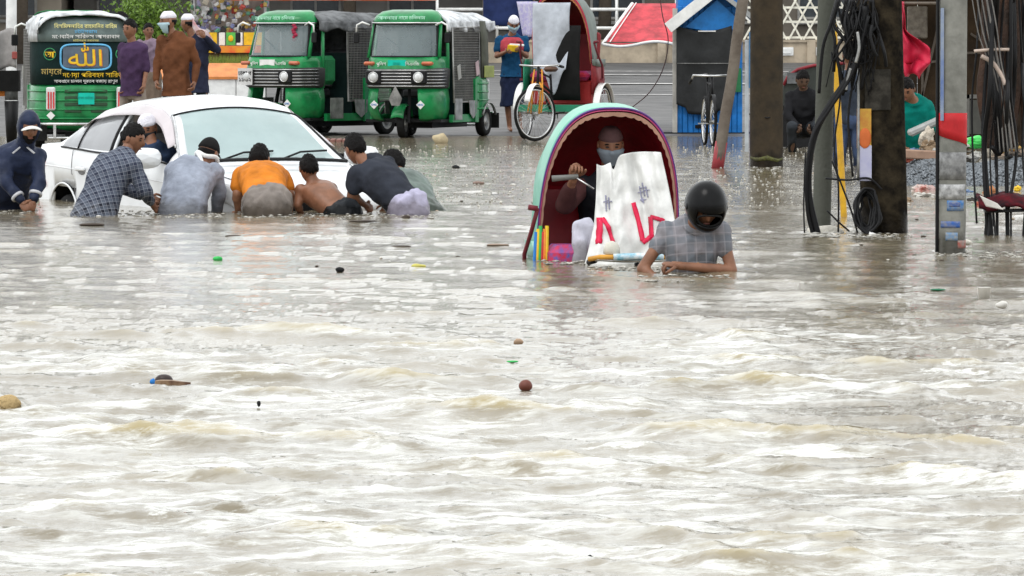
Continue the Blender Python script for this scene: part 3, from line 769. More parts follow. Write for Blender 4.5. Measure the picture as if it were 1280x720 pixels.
def cables(parent, lst, m, name='cable', s=170, o0=None, foot=(1106, 291)):
    for pts, r_ in lst:
        c = [Vector(((px - foot[0]) / s, dy, (foot[1] - py) / s)) for px, py, dy in pts]
        d_ = []
        for i in range(len(c) - 1):
            p0, p1, p2, p3 = c[max(i - 1, 0)], c[i], c[i + 1], c[min(i + 2, len(c) - 1)]
            for k in range(6):
                f = k / 6; d_.append(.5 * ((2 * p1) + (p2 - p0) * f + (2 * p0 - 5 * p1 + 4 * p2 - p3) * f * f + (3 * p1 - p0 - 3 * p2 + p3) * f ** 3))
        d_.append(c[-1]); mb = MB(); mb.tube(d_, r_, 7); mb.build(name, m, parent)
hose = thing('black_hose', 'thick black hose curving down into the water beside the yellow pipe', 'hose', (dark_a.x, dark_a.y - .25, 0))
hm = hm0
cables(hose, [([(1078, 8, 0), (1074, 55, 0), (1060, 92, -.02), (1038, 125, -.04), (1018, 160, -.04), (1009, 200, -.03), (1009, 245, 0), (1020, 292, .02)], .027), ([(1082, 20, -.04), (1062, 90, -.05), (1036, 132, -.06), (1014, 168, -.06), (1006, 215, -.05), (1007, 262, -.02), (1014, 292, 0)], .014)], hm)
cb = thing('cable_bundle', 'tangled black telephone cables hanging at the top of the almost black pole', 'cables', (dark_a.x, dark_a.y - .2, 0))
L = []
for k in range(38):
    x = rng.uniform(1044, 1090); x2 = x + rng.uniform(-22, 22); L.append(([(x, 0, rng.uniform(-.1, .1)), (x + rng.uniform(-12, 12), 30, rng.uniform(-.12, .05)), (x2, rng.uniform(50, 75), -.05), (x2 + rng.uniform(-12, 12), rng.uniform(60, 120), 0)], rng.choice((.004, .005, .006, .008, .013))))
for k in range(9):
    cx, cy = rng.uniform(1056, 1080), rng.uniform(20, 60); rr = rng.uniform(9, 18); L.append(([(cx + rr * math.cos(a), cy + rr * 1.3 * math.sin(a), -.08 + .02 * a) for a in np.linspace(0, 6.0, 7)], .006))
L += [([(1086, 32, -.1), (1084, 45, -.12), (1088, 62, -.12), (1092, 70, -.1)], .013), ([(1046, 10, 0), (1050, 30, 0), (1060, 44, 0), (1070, 52, 0)], .008)]
cables(cb, L, m_black)
for pts in (([(1068, 40, -.12), (1070, 60, -.13), (1066, 78, -.12)]), ([(1060, 85, -.1), (1056, 100, -.1), (1054, 112, -.1)])): cables(cb, [(pts, .012)], m_steel)
lw = thing('thin_wires', 'thin wires looping low between the yellow pipe and the almost black pole', 'wires', (dark_a.x, dark_a.y - .2, 0))
cables(lw, [([(1044, 70, 0), (1048, 120, 0), (1041, 180, 0), (1046, 230, 0), (1046, 292, 0)], .007), ([(1038, 200, 0), (1050, 230, 0), (1062, 262, 0), (1070, 290, 0)], .007), ([(1030, 222, 0), (1058, 224, 0), (1084, 222, 0), (1100, 236, 0)], .008), ([(1032, 262, 0), (1046, 276, 0), (1060, 288, 0)], .007), ([(1064, 100, 0), (1058, 150, 0), (1064, 220, 0)], .009), ([(1005, 190, 0), (1003, 250, 0), (1004, 290, 0)], .006)], m_black)
coil = thing('cable_coil', 'coil of black cable leaning on the foot of the almost black pole', 'cable coil', (dark_a.x - .15, dark_a.y - .27, .17))
for k in range(9):
    mb = MB(); pts = []
    for i in range(40):
        a_ = 2 * PI * i / 40; pts.append((.085 * math.cos(a_) * (1 - .05 * k) + .012 * math.sin(k * 2.1) + .03 * noise.noise(Vector((k, i * .2, 0))), .014 * k - .05 + .05 * math.sin(a_), .165 * math.sin(a_) * (1 - .04 * k)))
    mb.tube(pts, .0095, 6, closed=True); mb.build('cable_turn', hm, coil)
mb = MB(); mb.tube([(-.02, -.05, -.2), (.02, -.09, -.17), (.09, -.06, -.19)], [.015, .028, .015], 7); mb.build('white_tie', m_white, coil)
fb = MB()
def blob(name, label, cat, px, py, s, r, m, seed=0, jit=.35, kind=None, group=None, dd=0.0, q=None):
    mb = MB(); mb.ell((0, 0, 0), r, q, 16, 12); mb.v = [tuple(Vector(v) * (1 + jit * noise.noise(Vector(v) * (1.2 / max(r)) + Vector((seed, 0, 0))))) for v in mb.v]
    o = mb.build(name, m); o.location = P(px, py, s, dd); tag(o, label, cat, group, kind); return o
m_fm = mat('dirty_foam', (.60, .57, .50), rough=.7, bump=.9, bscale=40)
blob('foam_clump', 'dirty white foam piled at the foot of the black hose', 'foam', 1032, 291, 170, (.14, .12, .055), m_fm, 3)
blob('foam_clump', 'small foam clump against the pale post with stickers', 'foam', 1206, 303, 182, (.05, .05, .02), m_fm, 5)

# ------------------------------------------------------------------ blue kiosk, bicycle, tarpaulin, dark cart
def kiosk():
    s = 85; c = P(887, 167, s); t = thing('kiosk', 'blue wooden kiosk under a white roof edge with a black tarp over its front', 'kiosk', (c.x, c.y, c.z))
    xx = lambda px: (px - 887) / s; zz = lambda py: (167 - py) / s
    n = 12; x0, x1 = xx(846), xx(928)
    for k in range(n):
        mb = MB(); w = (x1 - x0) / n; mb.box((x0 + w * (k + .5), 0, (zz(8)) / 2), (w - .006, .03, zz(8)), bev=.008); mb.build('plank', m_blue, t)
    mb = MB(); mb.box(((x0 + x1) / 2, .55, 1.0), ((x1 - x0) - .03, 1.0, 2.0)); mb.build('cabin', m_blue, t)
    mb = MB(); mb.box((x0 - .03, -.02, .92), (.07, .07, 1.84)); mb.build('corner_post', mat('grey_white_post', (.48, .46, .42), rough=.7), t)
    mb = MB(); mb.bar((xx(834), -.32, zz(35)), (xx(896), -.30, zz(-14)), .16, .10, up=(0, 1, 0)); mb.build('roof_edge', m_white, t)
    mb = MB(); mb.prism([(xx(836), -.30, zz(32)), (xx(896), -.30, zz(-14)), (xx(950), -.30, zz(26)), (xx(945), -.30, zz(30)), (xx(896), -.30, zz(-8)), (xx(840), -.30, zz(36))], None, (0, 1.5, 0)); mb.build('roof', mat('roof_sheet', (.35, .36, .36)), t)
    mb = MB(); mb.prism([(xx(856), -.10, zz(34)), (xx(896), -.10, zz(0)), (xx(926), -.10, zz(28)), (xx(924), -.10, zz(36)), (xx(890), -.10, zz(40))], None, (0, .04, 0)); mb.build('gable_board', mat('gable_blue', (.015, .20, .58), rough=.4), t)
    mb = MB(); mb.bar((xx(872), -.115, zz(39)), (xx(905), -.115, zz(39)), .02, .02); mb.build('gable_trim', m_white, t)
    def tp(u, v):
        px = 845 + (914 - 845) * u; top = 32 + 7 * math.sin(u * PI); bot = 138 + 5 * math.sin(u * 4) - 8 * (1 - u) * (u < .2)
        return (xx(px), -.12 - .03 * math.sin(u * 9 + v * 2) - .02 * noise.noise(Vector((u * 4, v * 5, 1))), zz(top + (bot - top) * v))
    mb = MB(); vs, fs = sheet(tp, 24, 24); mb.add(vs, fs, True); mb.build('black_tarp', mat('black_tarp', (.022, .023, .024), rough=.6, bump=.6, bscale=6), t, solid=.006)
    mb = MB(); mb.bar((xx(846), -.16, zz(79)), (xx(914), -.16, zz(79)), .008); mb.build('tarp_cord', m_steel, t)
    mb = MB(); mb.box((xx(873), -.03, zz(158)), (.10, .02, .05)); mb.build('vent', m_dark, t)
    mb = MB(); mb.box((xx(922), -.06, zz(100)), (.10, .03, .35)); mb.build('green_panel', mat('panel_dark_green', (.02, .16, .06)), t)
    mb = MB(); mb.box((.05, 0, .0), (1.5, .5, .04)); mb.build('plinth', m_dark, t)
kiosk()
def bicycle():
    s = 95; c = P(886, 183, s); t = thing('bicycle', 'old black bicycle with chrome handlebar parked head-on before the blue kiosk', 'bicycle', (c.x, c.y, c.z), hd_rot(4))
    spoke_wheel(t, (.52, 0, .33), .33); spoke_wheel(t, (-.52, 0, .33), .33)
    mb = MB(); mb.tube([(.52, .05, .33), (.42, .04, .72)], .012, 6); mb.tube([(.52, -.05, .33), (.42, -.04, .72)], .012, 6); mb.tube([(.43, 0, .66), (.37, 0, .92)], .018, 8); mb.tube([(.40, 0, .80), (-.18, 0, .84)], .015, 7); mb.tube([(.42, 0, .70), (-.05, 0, .30)], .015, 7); mb.tube([(-.20, 0, .90), (-.05, 0, .30)], .015, 7); mb.tube([(-.05, 0, .30), (-.52, .04, .33), (-.18, 0, .80)], .010, 6)
    mb.build('frame', m_black, t)
    mb = MB(); mb.tube([(.20, -.26, .86), (.34, -.24, .94), (.40, 0, .93), (.34, .24, .94), (.20, .26, .86)], .014, 7); h = mb.build('handlebar', m_chrome, t)
    for sy in (-1, 1): mb = MB(); mb.tube([(.24, sy * .255, .885), (.15, sy * .27, .83)], .019, 8); mb.build('grip', m_black, h)
    mb = MB(); mb.loft([[Vector((-.24 + a * .13 + x_, y_ * (.03 + .06 * (1 - a)), .93 + z_)) for x_, y_, z_ in ((0, 1, 0), (0, 0, .03), (0, -1, 0), (0, 0, -.03))] for a in (-1, -.3, .4, 1)]); mb.build('saddle', m_black, t)
    mb = MB(); mb.tube([(-.03, -.14, .30), (-.03, .14, .30)], .01, 6); mb.build('pedals', m_steel, t)
    mb = MB(); vs, fs = sheet(lambda u, v: (.52 + .36 * math.cos(R(20 + 130 * u)), (v - .5) * .05, .33 + .36 * math.sin(R(20 + 130 * u))), 14, 2); mb.add(vs, fs, True); mb.build('mudguard', m_black, t, solid=.005)
bicycle()
def red_tarp():
    s = 82; c = P(815, 175, s); t = thing('red_canopy', 'red tarpaulin canopy with white edging over the road left of the blue kiosk', 'canopy', (c.x, c.y, 0))
    xx = lambda px: (px - 815) / s; zz = lambda py: HC - (py - YH) / s
    def f(u, v):
        x0 = 753; xt = 792; x = (xt + (x0 - xt) * v) * (1 - u) + (880 + 0 * v) * u
        return (xx(x), 1.0 - 1.2 * v, zz(4 + 51 * v + 3 * math.sin(u * 9) * v * v))
    mb = MB(); vs, fs = sheet(f, 24, 12); mb.add(vs, fs, True); mb.build('canopy_sheet', mat('red_tarpaulin', (.52, .045, .06), rough=.5, bump=.4, bscale=5, var=.2), t, solid=.006)
    mb = MB(); mb.tube([Vector(f(k / 24, 1)) + Vector((0, -.01, 0)) for k in range(25)], .022, 6); mb.tube([Vector(f(0, k / 12)) + Vector((0, -.015, 0)) for k in range(13)], .026, 6); mb.build('edging', m_white, t)
    mb = MB(); mb.tube([Vector(f(.055, k / 12)) + Vector((0, -.02, 0.01)) for k in range(13)], .009, 6); mb.build('seam', m_white, t)
    def f2(u, v):
        a = Vector(f(u, 0)); return (a.x, a.y + 1.2 * v, a.z - .5 * v)
    mb = MB(); vs, fs = sheet(f2, 8, 4); mb.add(vs, fs, True); mb.build('back_slope', MATS['red_tarpaulin'], t, solid=.006)
    mb = MB(); mb.tube([(xx(862), .9, 0), (xx(862), .9, zz(4))], .025, 8); mb.tube([(xx(878), -.1, 0), (xx(878), -.1, zz(52))], .025, 8); mb.build('post', m_wood, t)
    mb = MB(); mb.bar((xx(754), -.2, zz(53)), (xx(880), -.2, zz(53)), .02); mb.build('spar', m_wood, t)
red_tarp()
hc = thing('hanging_wire', 'thin dark wire sagging from the red canopy down to the road', 'wire', (*P(800, 140, 84).xy, 0))
cables(hc, [([(824, -10, 0), (828, 20, 0), (835, 50, 0), (829, 85, 0), (812, 115, 0), (790, 134, .0)], .008)], mat('brown_wire', (.08, .04, .035)), s=84, foot=(800, 44.5 + 1.45 * 84))
def dark_cart():
    s = 98; c = P(1015, 186, s); t = thing('covered_cart', 'black tarp-covered cart with a dark red roof edge behind the poles', 'cart', (c.x, c.y + .6, 0))
    xx = lambda px: (px - 1015) / s; zz = lambda py: HC - (py - YH) / s
    prof = [(980, 150), (982, 108), (988, 96), (1000, 88), (1020, 83), (1060, 80), (1100, 80), (1105, 150)]
    mb = MB(); mb.prism([(xx(a), 0, zz(b)) for a, b in prof], None, (0, 1.6, 0)); mb.build('tarp_cover', mat('dark_tarp_green', (.035, .04, .035), rough=.7, bump=.4, bscale=6), t)
    mb = MB(); mb.tube([(xx(a), -.01, zz(b) + .01) for a, b in prof[1:-1]], .02, 6); mb.build('roof_edge', mat('dark_red_edge', (.22, .02, .03)), t)
    mb = MB(); mb.box((xx(1040), .5, zz(165)), (1.3, 1.2, .4)); mb.build('cart_bed', m_black, t)
    mb = MB(); mb.box((xx(997), -.03, zz(98)), (.22, .03, .14)); mb.build('grey_flap', m_gcanvas, t)
    for px in (996, 1090):
        mb = MB(); ring(mb, (xx(px), -.05, .30), .27, .03); mb.build('tyre', m_tyre, t)
dark_cart()
# signs and panels between leaning pole and brown pole
sg = thing('white_sign_frame', 'narrow white and blue sign boards tied beside the brown utility pole', 'sign', (*P(938, 100, 108).xy, 0))
k_ = 108; xs_ = lambda px: (px - 938) / k_; zs_ = lambda py: HC - (py - YH) / k_
for (a, b, c, d_, m_) in ((940, 8, 948, 30, m_white), (949, 8, 957, 32, mat('sign_mottled', (.45, .42, .38), scale=20, var=.3)), (931, 50, 936, 190, mat('sign_grey', (.42, .45, .48))), (936, 40, 944, 110, mat('sign_blue', (.06, .18, .35))), (937, 150, 944, 200, mat('indigo_cloth', (.04, .03, .2)))):
    mb = MB(); mb.box((xs_((a + c) / 2), 0.02 * (a % 3), zs_((b + d_) / 2)), ((c - a) / k_, .02, (d_ - b) / k_), bev=.004); mb.build('sign_board', m_, sg)
mb = MB(); mb.bar((xs_(930), -.03, zs_(20)), (xs_(952), -.03, zs_(42)), .10, .02); mb.bar((xs_(948), -.04, zs_(36)), (xs_(942), -.04, zs_(72)), .05, .02); mb.bar((xs_(941), 0.03, zs_(200)), (xs_(941), .03, 2.3), .03); mb.build('sign_arm', m_white, sg)

# ------------------------------------------------------------------ shelter and shop wall on the right
def shelter():
    s = 95; y = F / s; x0 = (1113 - 640) / s; t = thing('board_shed', 'brown board shed with an added shading roof behind the gravel heap', 'shed', (x0, y, -.1))
    m_b = mat('brown_board', (.075, .05, .03), rough=.9, spec=.1, col2=(.035, .025, .018), scale=2, bump=.3)
    for k in range(14):
        mb = MB(); mb.box((.2 + .3 * k, 0, 1.5), (.292, .05, 3.0 + .02 * (k % 3)), bev=.008); mb.build('wall_board', m_b, t)
    zz = lambda py: HC - (py - YH) / s + .1; xx = lambda px: (px - 640) / s - x0
    mb = MB(); mb.prism([(-.5, -2.6, 2.55), (-.5, .3, 3.3), (-.5, .3, 3.24), (-.5, -2.6, 2.49)], None, (5.6, 0, 0)); mb.build('added_shade_roof', mat('rusty_tin', (.16, .12, .10), rough=.6, metal=.3), t)  # roof out of view, added to keep the board wall in shade
    for x in (.6, 4.6): mb = MB(); mb.tube([(x, -2.4, 0), (x, -2.4, 2.6)], .04, 8); mb.build('roof_post', m_wood, t)
    # window frame, brackets
    for (a, b, c, d_) in ((1207, 118, 1280, 123), (1207, 118, 1211, 170), (1238, 118, 1242, 170)): mb = MB(); mb.box((xx((a + c) / 2), -.06, zz((b + d_) / 2)), ((c - a) / s, .03, (d_ - b) / s)); mb.build('window_frame', mat('grey_frame', (.24, .23, .21)), t)
    mb = MB(); mb.box((xx(1225), -.035, zz(146)), (.30, .02, .45)); mb.build('window_pane', mat('dusty_pane', (.10, .10, .085), rough=.3), t)
    for a, b, c, d_ in ((1150, 130, 1172, 30), (1160, 78, 1172, 76), (1212, 42, 1240, 60), (1152, 70, 1152, 165), (1207, 66, 1236, 66)): mb = MB(); mb.bar((xx(a), -.08, zz(b)), (xx(c), -.08, zz(d_)), .03); mb.build('brace', m_wood, t)
    mb = MB(); mb.box((xx(1145), -.15, zz(28)), (.27, .03, .42), bev=.02); mb.build('notice_board', mat('stained_notice', (.24, .21, .17), scale=12, col2=(.12, .1, .08)), t)
    return t
shelter()
def red_cloth():
    s = 118; c = P(1140, 100, s); t = thing('red_cloth', 'crumpled crimson cloth hanging beside the almost black pole', 'cloth', (c.x, c.y, 0))
    xx = lambda px: (px - 1140) / s; zz = lambda py: HC - (py - YH) / s
    def f(u, v):
        l = 1121 + 3 * math.sin(v * 5) + 14 * max(0, v - .62) / .38; r_ = 1130 + 3 * v + 30 * float(smooth(.34, .62, v)) - 14 * float(smooth(.75, 1, v))
        return (xx(l + (r_ - l) * u), .07 * math.sin(u * 8 + v * 5) + .05 * noise.noise(Vector((u * 5, v * 7, 0))), zz(2 + (98 - 14 * (1 - u) ** 2 * 0) * v - 8 * math.sin(u * 3) * (v > .8)))
    mb = MB(); vs, fs = sheet(f, 20, 34); mb.add(vs, fs, True); mb.build('cloth_drape', mat('crimson_cloth', (.50, .015, .05), rough=.6, bump=.5, bscale=7), t, solid=.006)
    mb = MB(); mb.tube([(xx(1124), .1, zz(-30)), (xx(1124), .1, zz(110))], .03, 8); mb.tube([(xx(1105), .1, zz(4)), (xx(1180), .1, zz(4))], .015, 6); mb.build('pole', m_wood, t)
red_cloth()

# gravel heap with rubbish
def gravel():
    rng = random.Random(5); s = 128
    base = P(1215, 225, s)
    def hz(x, y):
        # heap height over water
        px = 640 + x * s
        e = math.exp(-((px - 1200) / 78) ** 4 * .8) if px < 1200 else 1.0
        return (.27 + .04 * math.sin(px * .05)) * e * max(0, 1 - ((y - base.y - .6) / 1.25) ** 2) - .06
    def f(u, v):
        x = (1118 + 230 * u - 640) / s; y = base.y - .9 + 3.2 * v; return (x, y, hz(x, y) + .03 * noise.noise(Vector((x * 6, y * 6, 0))))
    mb = MB(); vs, fs = sheet(f, 60, 30); mb.add(vs, fs, True); o = mb.build('gravel_bed', mat('dark_wet_grit', (.085, .09, .095), rough=.5, bump=.8, bscale=50), None); 
    t = thing('gravel_heap', 'heap of blue-grey crushed stone rising from the water behind the pale post', 'gravel heap', (base.x, base.y, 0))
    o.parent = t; o.matrix_parent_inverse = Matrix.Translation(-Vector(t.location))
    g = MB()
    for k in range(5200):
        x = (rng.uniform(1120, 1345) - 640) / s; y = base.y + rng.uniform(-.7, 1.2); z = hz(x, y)
        if z < -.04: continue
        r_ = rng.uniform(.010, .026); c = Vector((x, y, z + .01))
        q = Quaternion((rng.gauss(0, 1), rng.gauss(0, 1), rng.gauss(0, 1), rng.gauss(0, 1))).normalized()
        vs = [c + q @ Vector(v) * r_ for v in ((1, 0, 0), (-.8, .2, 0), (0, 1.1, .1), (.1, -1, 0), (0, 0, .8), (.1, 0, -.9))]
        g.add(vs, [(0, 2, 4), (2, 1, 4), (1, 3, 4), (3, 0, 4), (2, 0, 5), (1, 2, 5), (3, 1, 5), (0, 3, 5)])
    o = g.build('stones', mat('crushed_stone', (.22, .24, .26), rough=.5, col2=(.08, .09, .10), scale=22), t); o['kind'] = 'stuff'
    o.matrix_parent_inverse = Matrix.Translation(-Vector(t.location))
    return hz, base, s
hz, gb, gs = gravel()

def crumple(name, label, cat, px, py, s, size, m, seed, dd=0.0, q=None, sharp=.5, group=None):
    """crumpled bag or scrap: a folded closed skin"""
    mb = MB(); mb.ell((0, 0, 0), (1, 1, 1), None, 18, 12, smooth=False); out = []
    for v in mb.v:
        v = Vector(v); k = 1 + sharp * noise.noise(v * 1.7 + Vector((seed, 0, 0))) + sharp * .5 * abs(noise.noise(v * 4.1 + Vector((0, seed, 0))))
        out.append((v.x * k * size[0], v.y * k * size[1], v.z * k * size[2]))
    mb.v = out; o = mb.build(name, m); o.location = P(px, py, s, dd)
    if q: o.rotation_euler = q
    return tag(o, label, cat, group)
m_bagw = mat('white_plastic_bag', (.62, .60, .56), rough=.35); m_bagg = mat('green_plastic_bag', (.06, .55, .10), rough=.35); m_card = mat('cardboard', (.33, .21, .15), rough=.8); m_bagc = mat('cream_sack', (.50, .44, .36), rough=.6)
S1 = 126
crumple('plastic_bag', 'bright green plastic bag on the rubbish behind the pale post', 'bag', 1222, 178, S1, (.13, .06, .055), m_bagg, 1)
crumple('plastic_bag', 'white plastic bag standing up on the gravel left of the pale post', 'bag', 1158, 172, S1, (.06, .05, .11), m_bagc, 2, q=(0, R(25), 0))
crumple('plastic_bag', 'cream bag on the rubbish right of the green bag', 'bag', 1242, 182, S1, (.10, .06, .10), m_bagc, 3)
crumple('plastic_bag', 'white crumpled bag below the green bag', 'bag', 1216, 194, S1, (.07, .05, .05), m_bagw, 4)
crumple('cloth_scrap', 'pale bundled sack at the right end of the rubbish heap', 'sack', 1268, 196, S1, (.20, .08, .07), mat('tan_sack', (.36, .27, .20)), 5)
crumple('food_wrapper', 'crumpled white and red wrapper at the left foot of the gravel', 'wrapper', 1150, 238, 134, (.09, .06, .05), mat('wrapper_white_red', (.55, .5, .46), col2=(.35, .08, .06), scale=9), 6)
crumple('food_wrapper', 'orange wrapper near the waterline right of the pale post', 'wrapper', 1226, 262, 146, (.09, .06, .03), mat('wrapper_orange', (.55, .25, .06)), 7)
crumple('food_wrapper', 'rusty orange lump on the gravel right of the pale post', 'wrapper', 1238, 240, 136, (.06, .05, .05), mat('wrapper_rust', (.40, .16, .06)), 8)
crumple('plastic_bag', 'flattened pale bag floating left of the pale post', 'bag', 1163, 262, 146, (.10, .07, .025), m_bagw, 9)
crumple('food_wrapper', 'small yellow wrapper on the gravel at the right edge', 'wrapper', 1272, 236, 134, (.03, .03, .03), m_yellow, 10)
mb = MB(); mb.box((0, 0, 0), (.42, .25, .09), (0, R(3), 0), bev=.012); o = mb.build('cardboard_box', m_card); o.location = P(1148, 193, 127); tag(o, 'flattened pinkish cardboard box on top of the gravel heap', 'box')
mb = MB(); mb.box((0, 0, 0), (.36, .30, .07), (0, R(-24), 0), bev=.02); o = mb.build('metal_tray', mat('grey_tray', (.34, .34, .33), rough=.4)); o.location = P(1156, 158, 124); tag(o, 'grey tray tilted on the rubbish below the teal-shirted man', 'tray')
mb = MB(); ring(mb, (0, 0, 0), .06, .03, n=18); o = mb.build('small_tyre', m_tyre); o.location = P(1135, 200, 124); tag(o, 'small black tyre at the left edge of the gravel heap', 'tyre')

rng = random.Random(51)
cols_ = [('dull_white', (.50, .48, .44)), ('rust_red', (.30, .07, .04)), ('card_brown', (.26, .18, .11)), ('mud_grey', (.16, .15, .13)), ('dark_scrap', (.04, .035, .03)), ('faded_blue', (.10, .16, .28)), ('ochre', (.42, .26, .06)), ('pale_pink', (.46, .32, .30))]
for k in range(46):
    nm, c_ = cols_[k % 8]; px = rng.uniform(1128, 1292); py = rng.choice((rng.uniform(180, 196), rng.uniform(196, 236), rng.uniform(236, 262)))
    s_ = 126 if py < 236 else (py - YH) / HC; w_ = rng.uniform(.03, .085)
    o = crumple('crumpled_scrap', 'small crumpled %s scrap on the gravel and rubbish bank at the right' % nm.replace('_', ' '), 'scrap', px, py, s_, (w_, w_ * .7, w_ * rng.uniform(.3, .7)), mat('litter_' + nm, c_), k + 30, sharp=.8, group='small crumpled %s scraps on the right bank' % nm.replace('_', ' '))
for k in range(9):
    a = P(rng.uniform(1125, 1290), rng.uniform(182, 200), 127); L_ = rng.uniform(.2, .5); an = rng.uniform(-.5, .5)
    mb = MB(); mb.bar(a, a + Vector((L_ * math.cos(an), rng.uniform(-.1, .1), L_ * math.sin(an) * .5)), .035, .018)
    o = mb.build('broken_stick', m_wood); tag(o, 'broken grey-brown stick lying on the rubbish heap behind the pale post', 'stick', 'broken sticks on the rubbish heap')
# hanging strips of old cable and bark at the right edge
ct = thing('hanging_cables', 'brown and black mass of old cables hanging down at the right edge', 'cables', (*P(1250, 300, 172).xy, 0))
L = []; L2 = []; L3 = []
rng = random.Random(21)
for k in range(17):
    x = rng.uniform(1226, 1285); dx = rng.uniform(-14, 14); e = rng.uniform(150, 330) if k % 3 else 330
    L.append(([(x, -20, rng.uniform(-.1, .3)), (x + dx * .5, 60, rng.uniform(-.1, .3)), (x + dx, 120, rng.uniform(-.1, .3)), (x + dx + rng.uniform(-10, 10), 190, .1), (x + dx + rng.uniform(-10, 10), e, 0)], rng.uniform(.005, .018)))
for k in range(7):
    x = (1238, 1252, 1262, 1272, 1280, 1246, 1268)[k]; L2.append(([(x, -20, .3), (x + rng.uniform(-6, 6), 60, .3), (x + rng.uniform(-8, 8), 120, .3), (x + rng.uniform(-10, 10), 185, .3)], rng.uniform(.03, .055)))
for k in range(5): L3.append(([(1213 + 6 * k, -10, 0), (1222 + 6 * k, 40, 0), (1235 + 4 * k, 78, 0), (1244 + 4 * k, 120, 0), (1250 + 5 * k, 190, 0)], rng.uniform(.004, .009)))
kw = dict(s=172, foot=(1250, 44.5 + 1.45 * 172))
cables(ct, L, m_black, **kw); cables(ct, L2, mat('dark_bark_strip', (.085, .045, .03), rough=.8, bump=.6, col2=(.04, .03, .025)), 'strip', **kw); cables(ct, L3, mat('grey_wire', (.16, .15, .14)), **kw)
cables(ct, [([(1217, 64, 0), (1240, 62, 0), (1262, 62, .05)], .012), ([(1226, 70, 0), (1240, 78, 0), (1250, 92, 0), (1256, 106, 0)], .017)], mat('pale_torn_strip', (.50, .40, .34), rough=.6), 'torn_strip', **kw)
# stool frame with a red and white cloth
def stool():
    s = 172; c = P(1255, 300, s); t = thing('wire_stand', 'thin black wire stand draped with a dark red and white cloth at the right edge', 'stand', (c.x, c.y, 0))
    xx = lambda px: (px - 1255) / s; zz = lambda py: HC - (py - YH) / s
    for a, b in ((1236, 1230), (1240, 1246), (1262, 1262), (1290, 1300)):
        for dy in (-.12, .12): mb = MB(); mb.tube([(xx(a), dy, zz(262)), (xx(b), dy * 1.4, zz(340))], .008, 6); mb.build('leg', m_black, t)
    mb = MB(); mb.tube([(xx(1232), -.14, zz(264)), (xx(1296), -.14, zz(262)), (xx(1296), .14, zz(262)), (xx(1232), .14, zz(264))], .008, 6, closed=True); mb.build('seat_ring', m_black, t)
    def f(u, v): return (xx(1222 + 84 * u), -.16 + .32 * v, zz(258 - 12 * math.sin(PI * min(1, u * 1.1)) - 4 * v) - .06 * max(0, .25 - v) * 4 + .02 * noise.noise(Vector((u * 6, v * 6, 0))) + .06 * (u < .12) * (.12 - u) * 8)
    mb = MB(); vs, fs = sheet(f, 24, 10); mb.add(vs, fs, True); mb.build('draped_cloth', mat('dark_red_white_cloth', (.10, .008, .014), rough=.7, spec=.1, col2=(.012, .008, .010), scale=9), t, solid=.02)
    mb = MB(); vs, fs = sheet(lambda u, v: (xx(1222 + 22 * u + 8 * v), -.19, zz(243 + 10 * u + 14 * v * (1 - u * .4))), 8, 6); mb.add(vs, fs, True); mb.build('white_flap', m_bagw, t, solid=.008)
    return t
stool()
# ------------------------------------------------------------------ people
def remeshed(mb, voxel, smooth=3, disp=None, name='body', decimate=None):
    me = mb.mesh('tmp')
    o = bpy.data.objects.new('tmp', me); COL.objects.link(o)
    md = o.modifiers.new('r', 'REMESH'); md.mode = 'VOXEL'; md.voxel_size = voxel; md.use_smooth_shade = True
    if smooth:
        ms = o.modifiers.new('s', 'SMOOTH'); ms.factor = 0.5; ms.iterations = smooth
    dg = bpy.context.evaluated_depsgraph_get(); dg.update()
    out = bpy.data.meshes.new_from_object(o.evaluated_get(dg))
    bpy.data.objects.remove(o); bpy.data.meshes.remove(me)
    out.name = name
    if disp:
        amp, sc, st = disp
        n = len(out.vertices)
        nr = [v.normal.copy() for v in out.vertices]
        for i, v in enumerate(out.vertices):
            p = v.co
            q = Vector((p.x * st[0], p.y * st[1], p.z * st[2])) * sc
            a = noise.noise(q) ; b2 = noise.noise(q * 2.1 + Vector((5, 3, 1)))
            a = 1 - abs(a) * 2.6; c3 = noise.noise(q * 0.45 + Vector((9, 2, 4)))
            v.co = p + nr[i] * amp * (a * 0.8 * (0.5 + c3) + b2 * 0.6 - 0.3)
    out.polygons.foreach_set('use_smooth', [True] * len(out.polygons))
    return out

def frame(fwd, up=(0, 0, 1)):
    f = Vector(fwd).normalized(); u = Vector(up); u = (u - f * u.dot(f)).normalized(); l = u.cross(f)
    return Matrix((f, l, u)).transposed()      # columns: forward, left, up

def head_r(d):
    x, y, z = d
    rx, ry, rz = 0.095, 0.074, 0.117
    g = lambda cy, cz, sy, sz: math.exp(-((y - cy) / sy) ** 2 - ((z - cz) / sz) ** 2)
    px, py, pz = x * rx, y * ry, z * rz
    if z < 0:
        py *= 1 - 0.30 * (-z) ** 1.4
        if x < 0: px *= 1 - 0.45 * min(1, -z * 1.3)
        else: px *= 1 - 0.10 * (-z)
    if x > 0:
        px *= 0.94
        n = g(0, -0.12, 0.13, 0.20) * 0.026 * (1 if z < 0.1 else 1)
        e = -(g(0.36, 0.08, 0.16, 0.13) + g(-0.36, 0.08, 0.16, 0.13)) * 0.009
        c = g(0, -0.86, 0.35, 0.16) * 0.012 + g(0, -0.48, 0.25, 0.09) * 0.006 + g(0, 0.26, 0.6, 0.1) * 0.005
        px += (n + e + c) * min(1, x * 2)
    return Vector((px, py, pz))

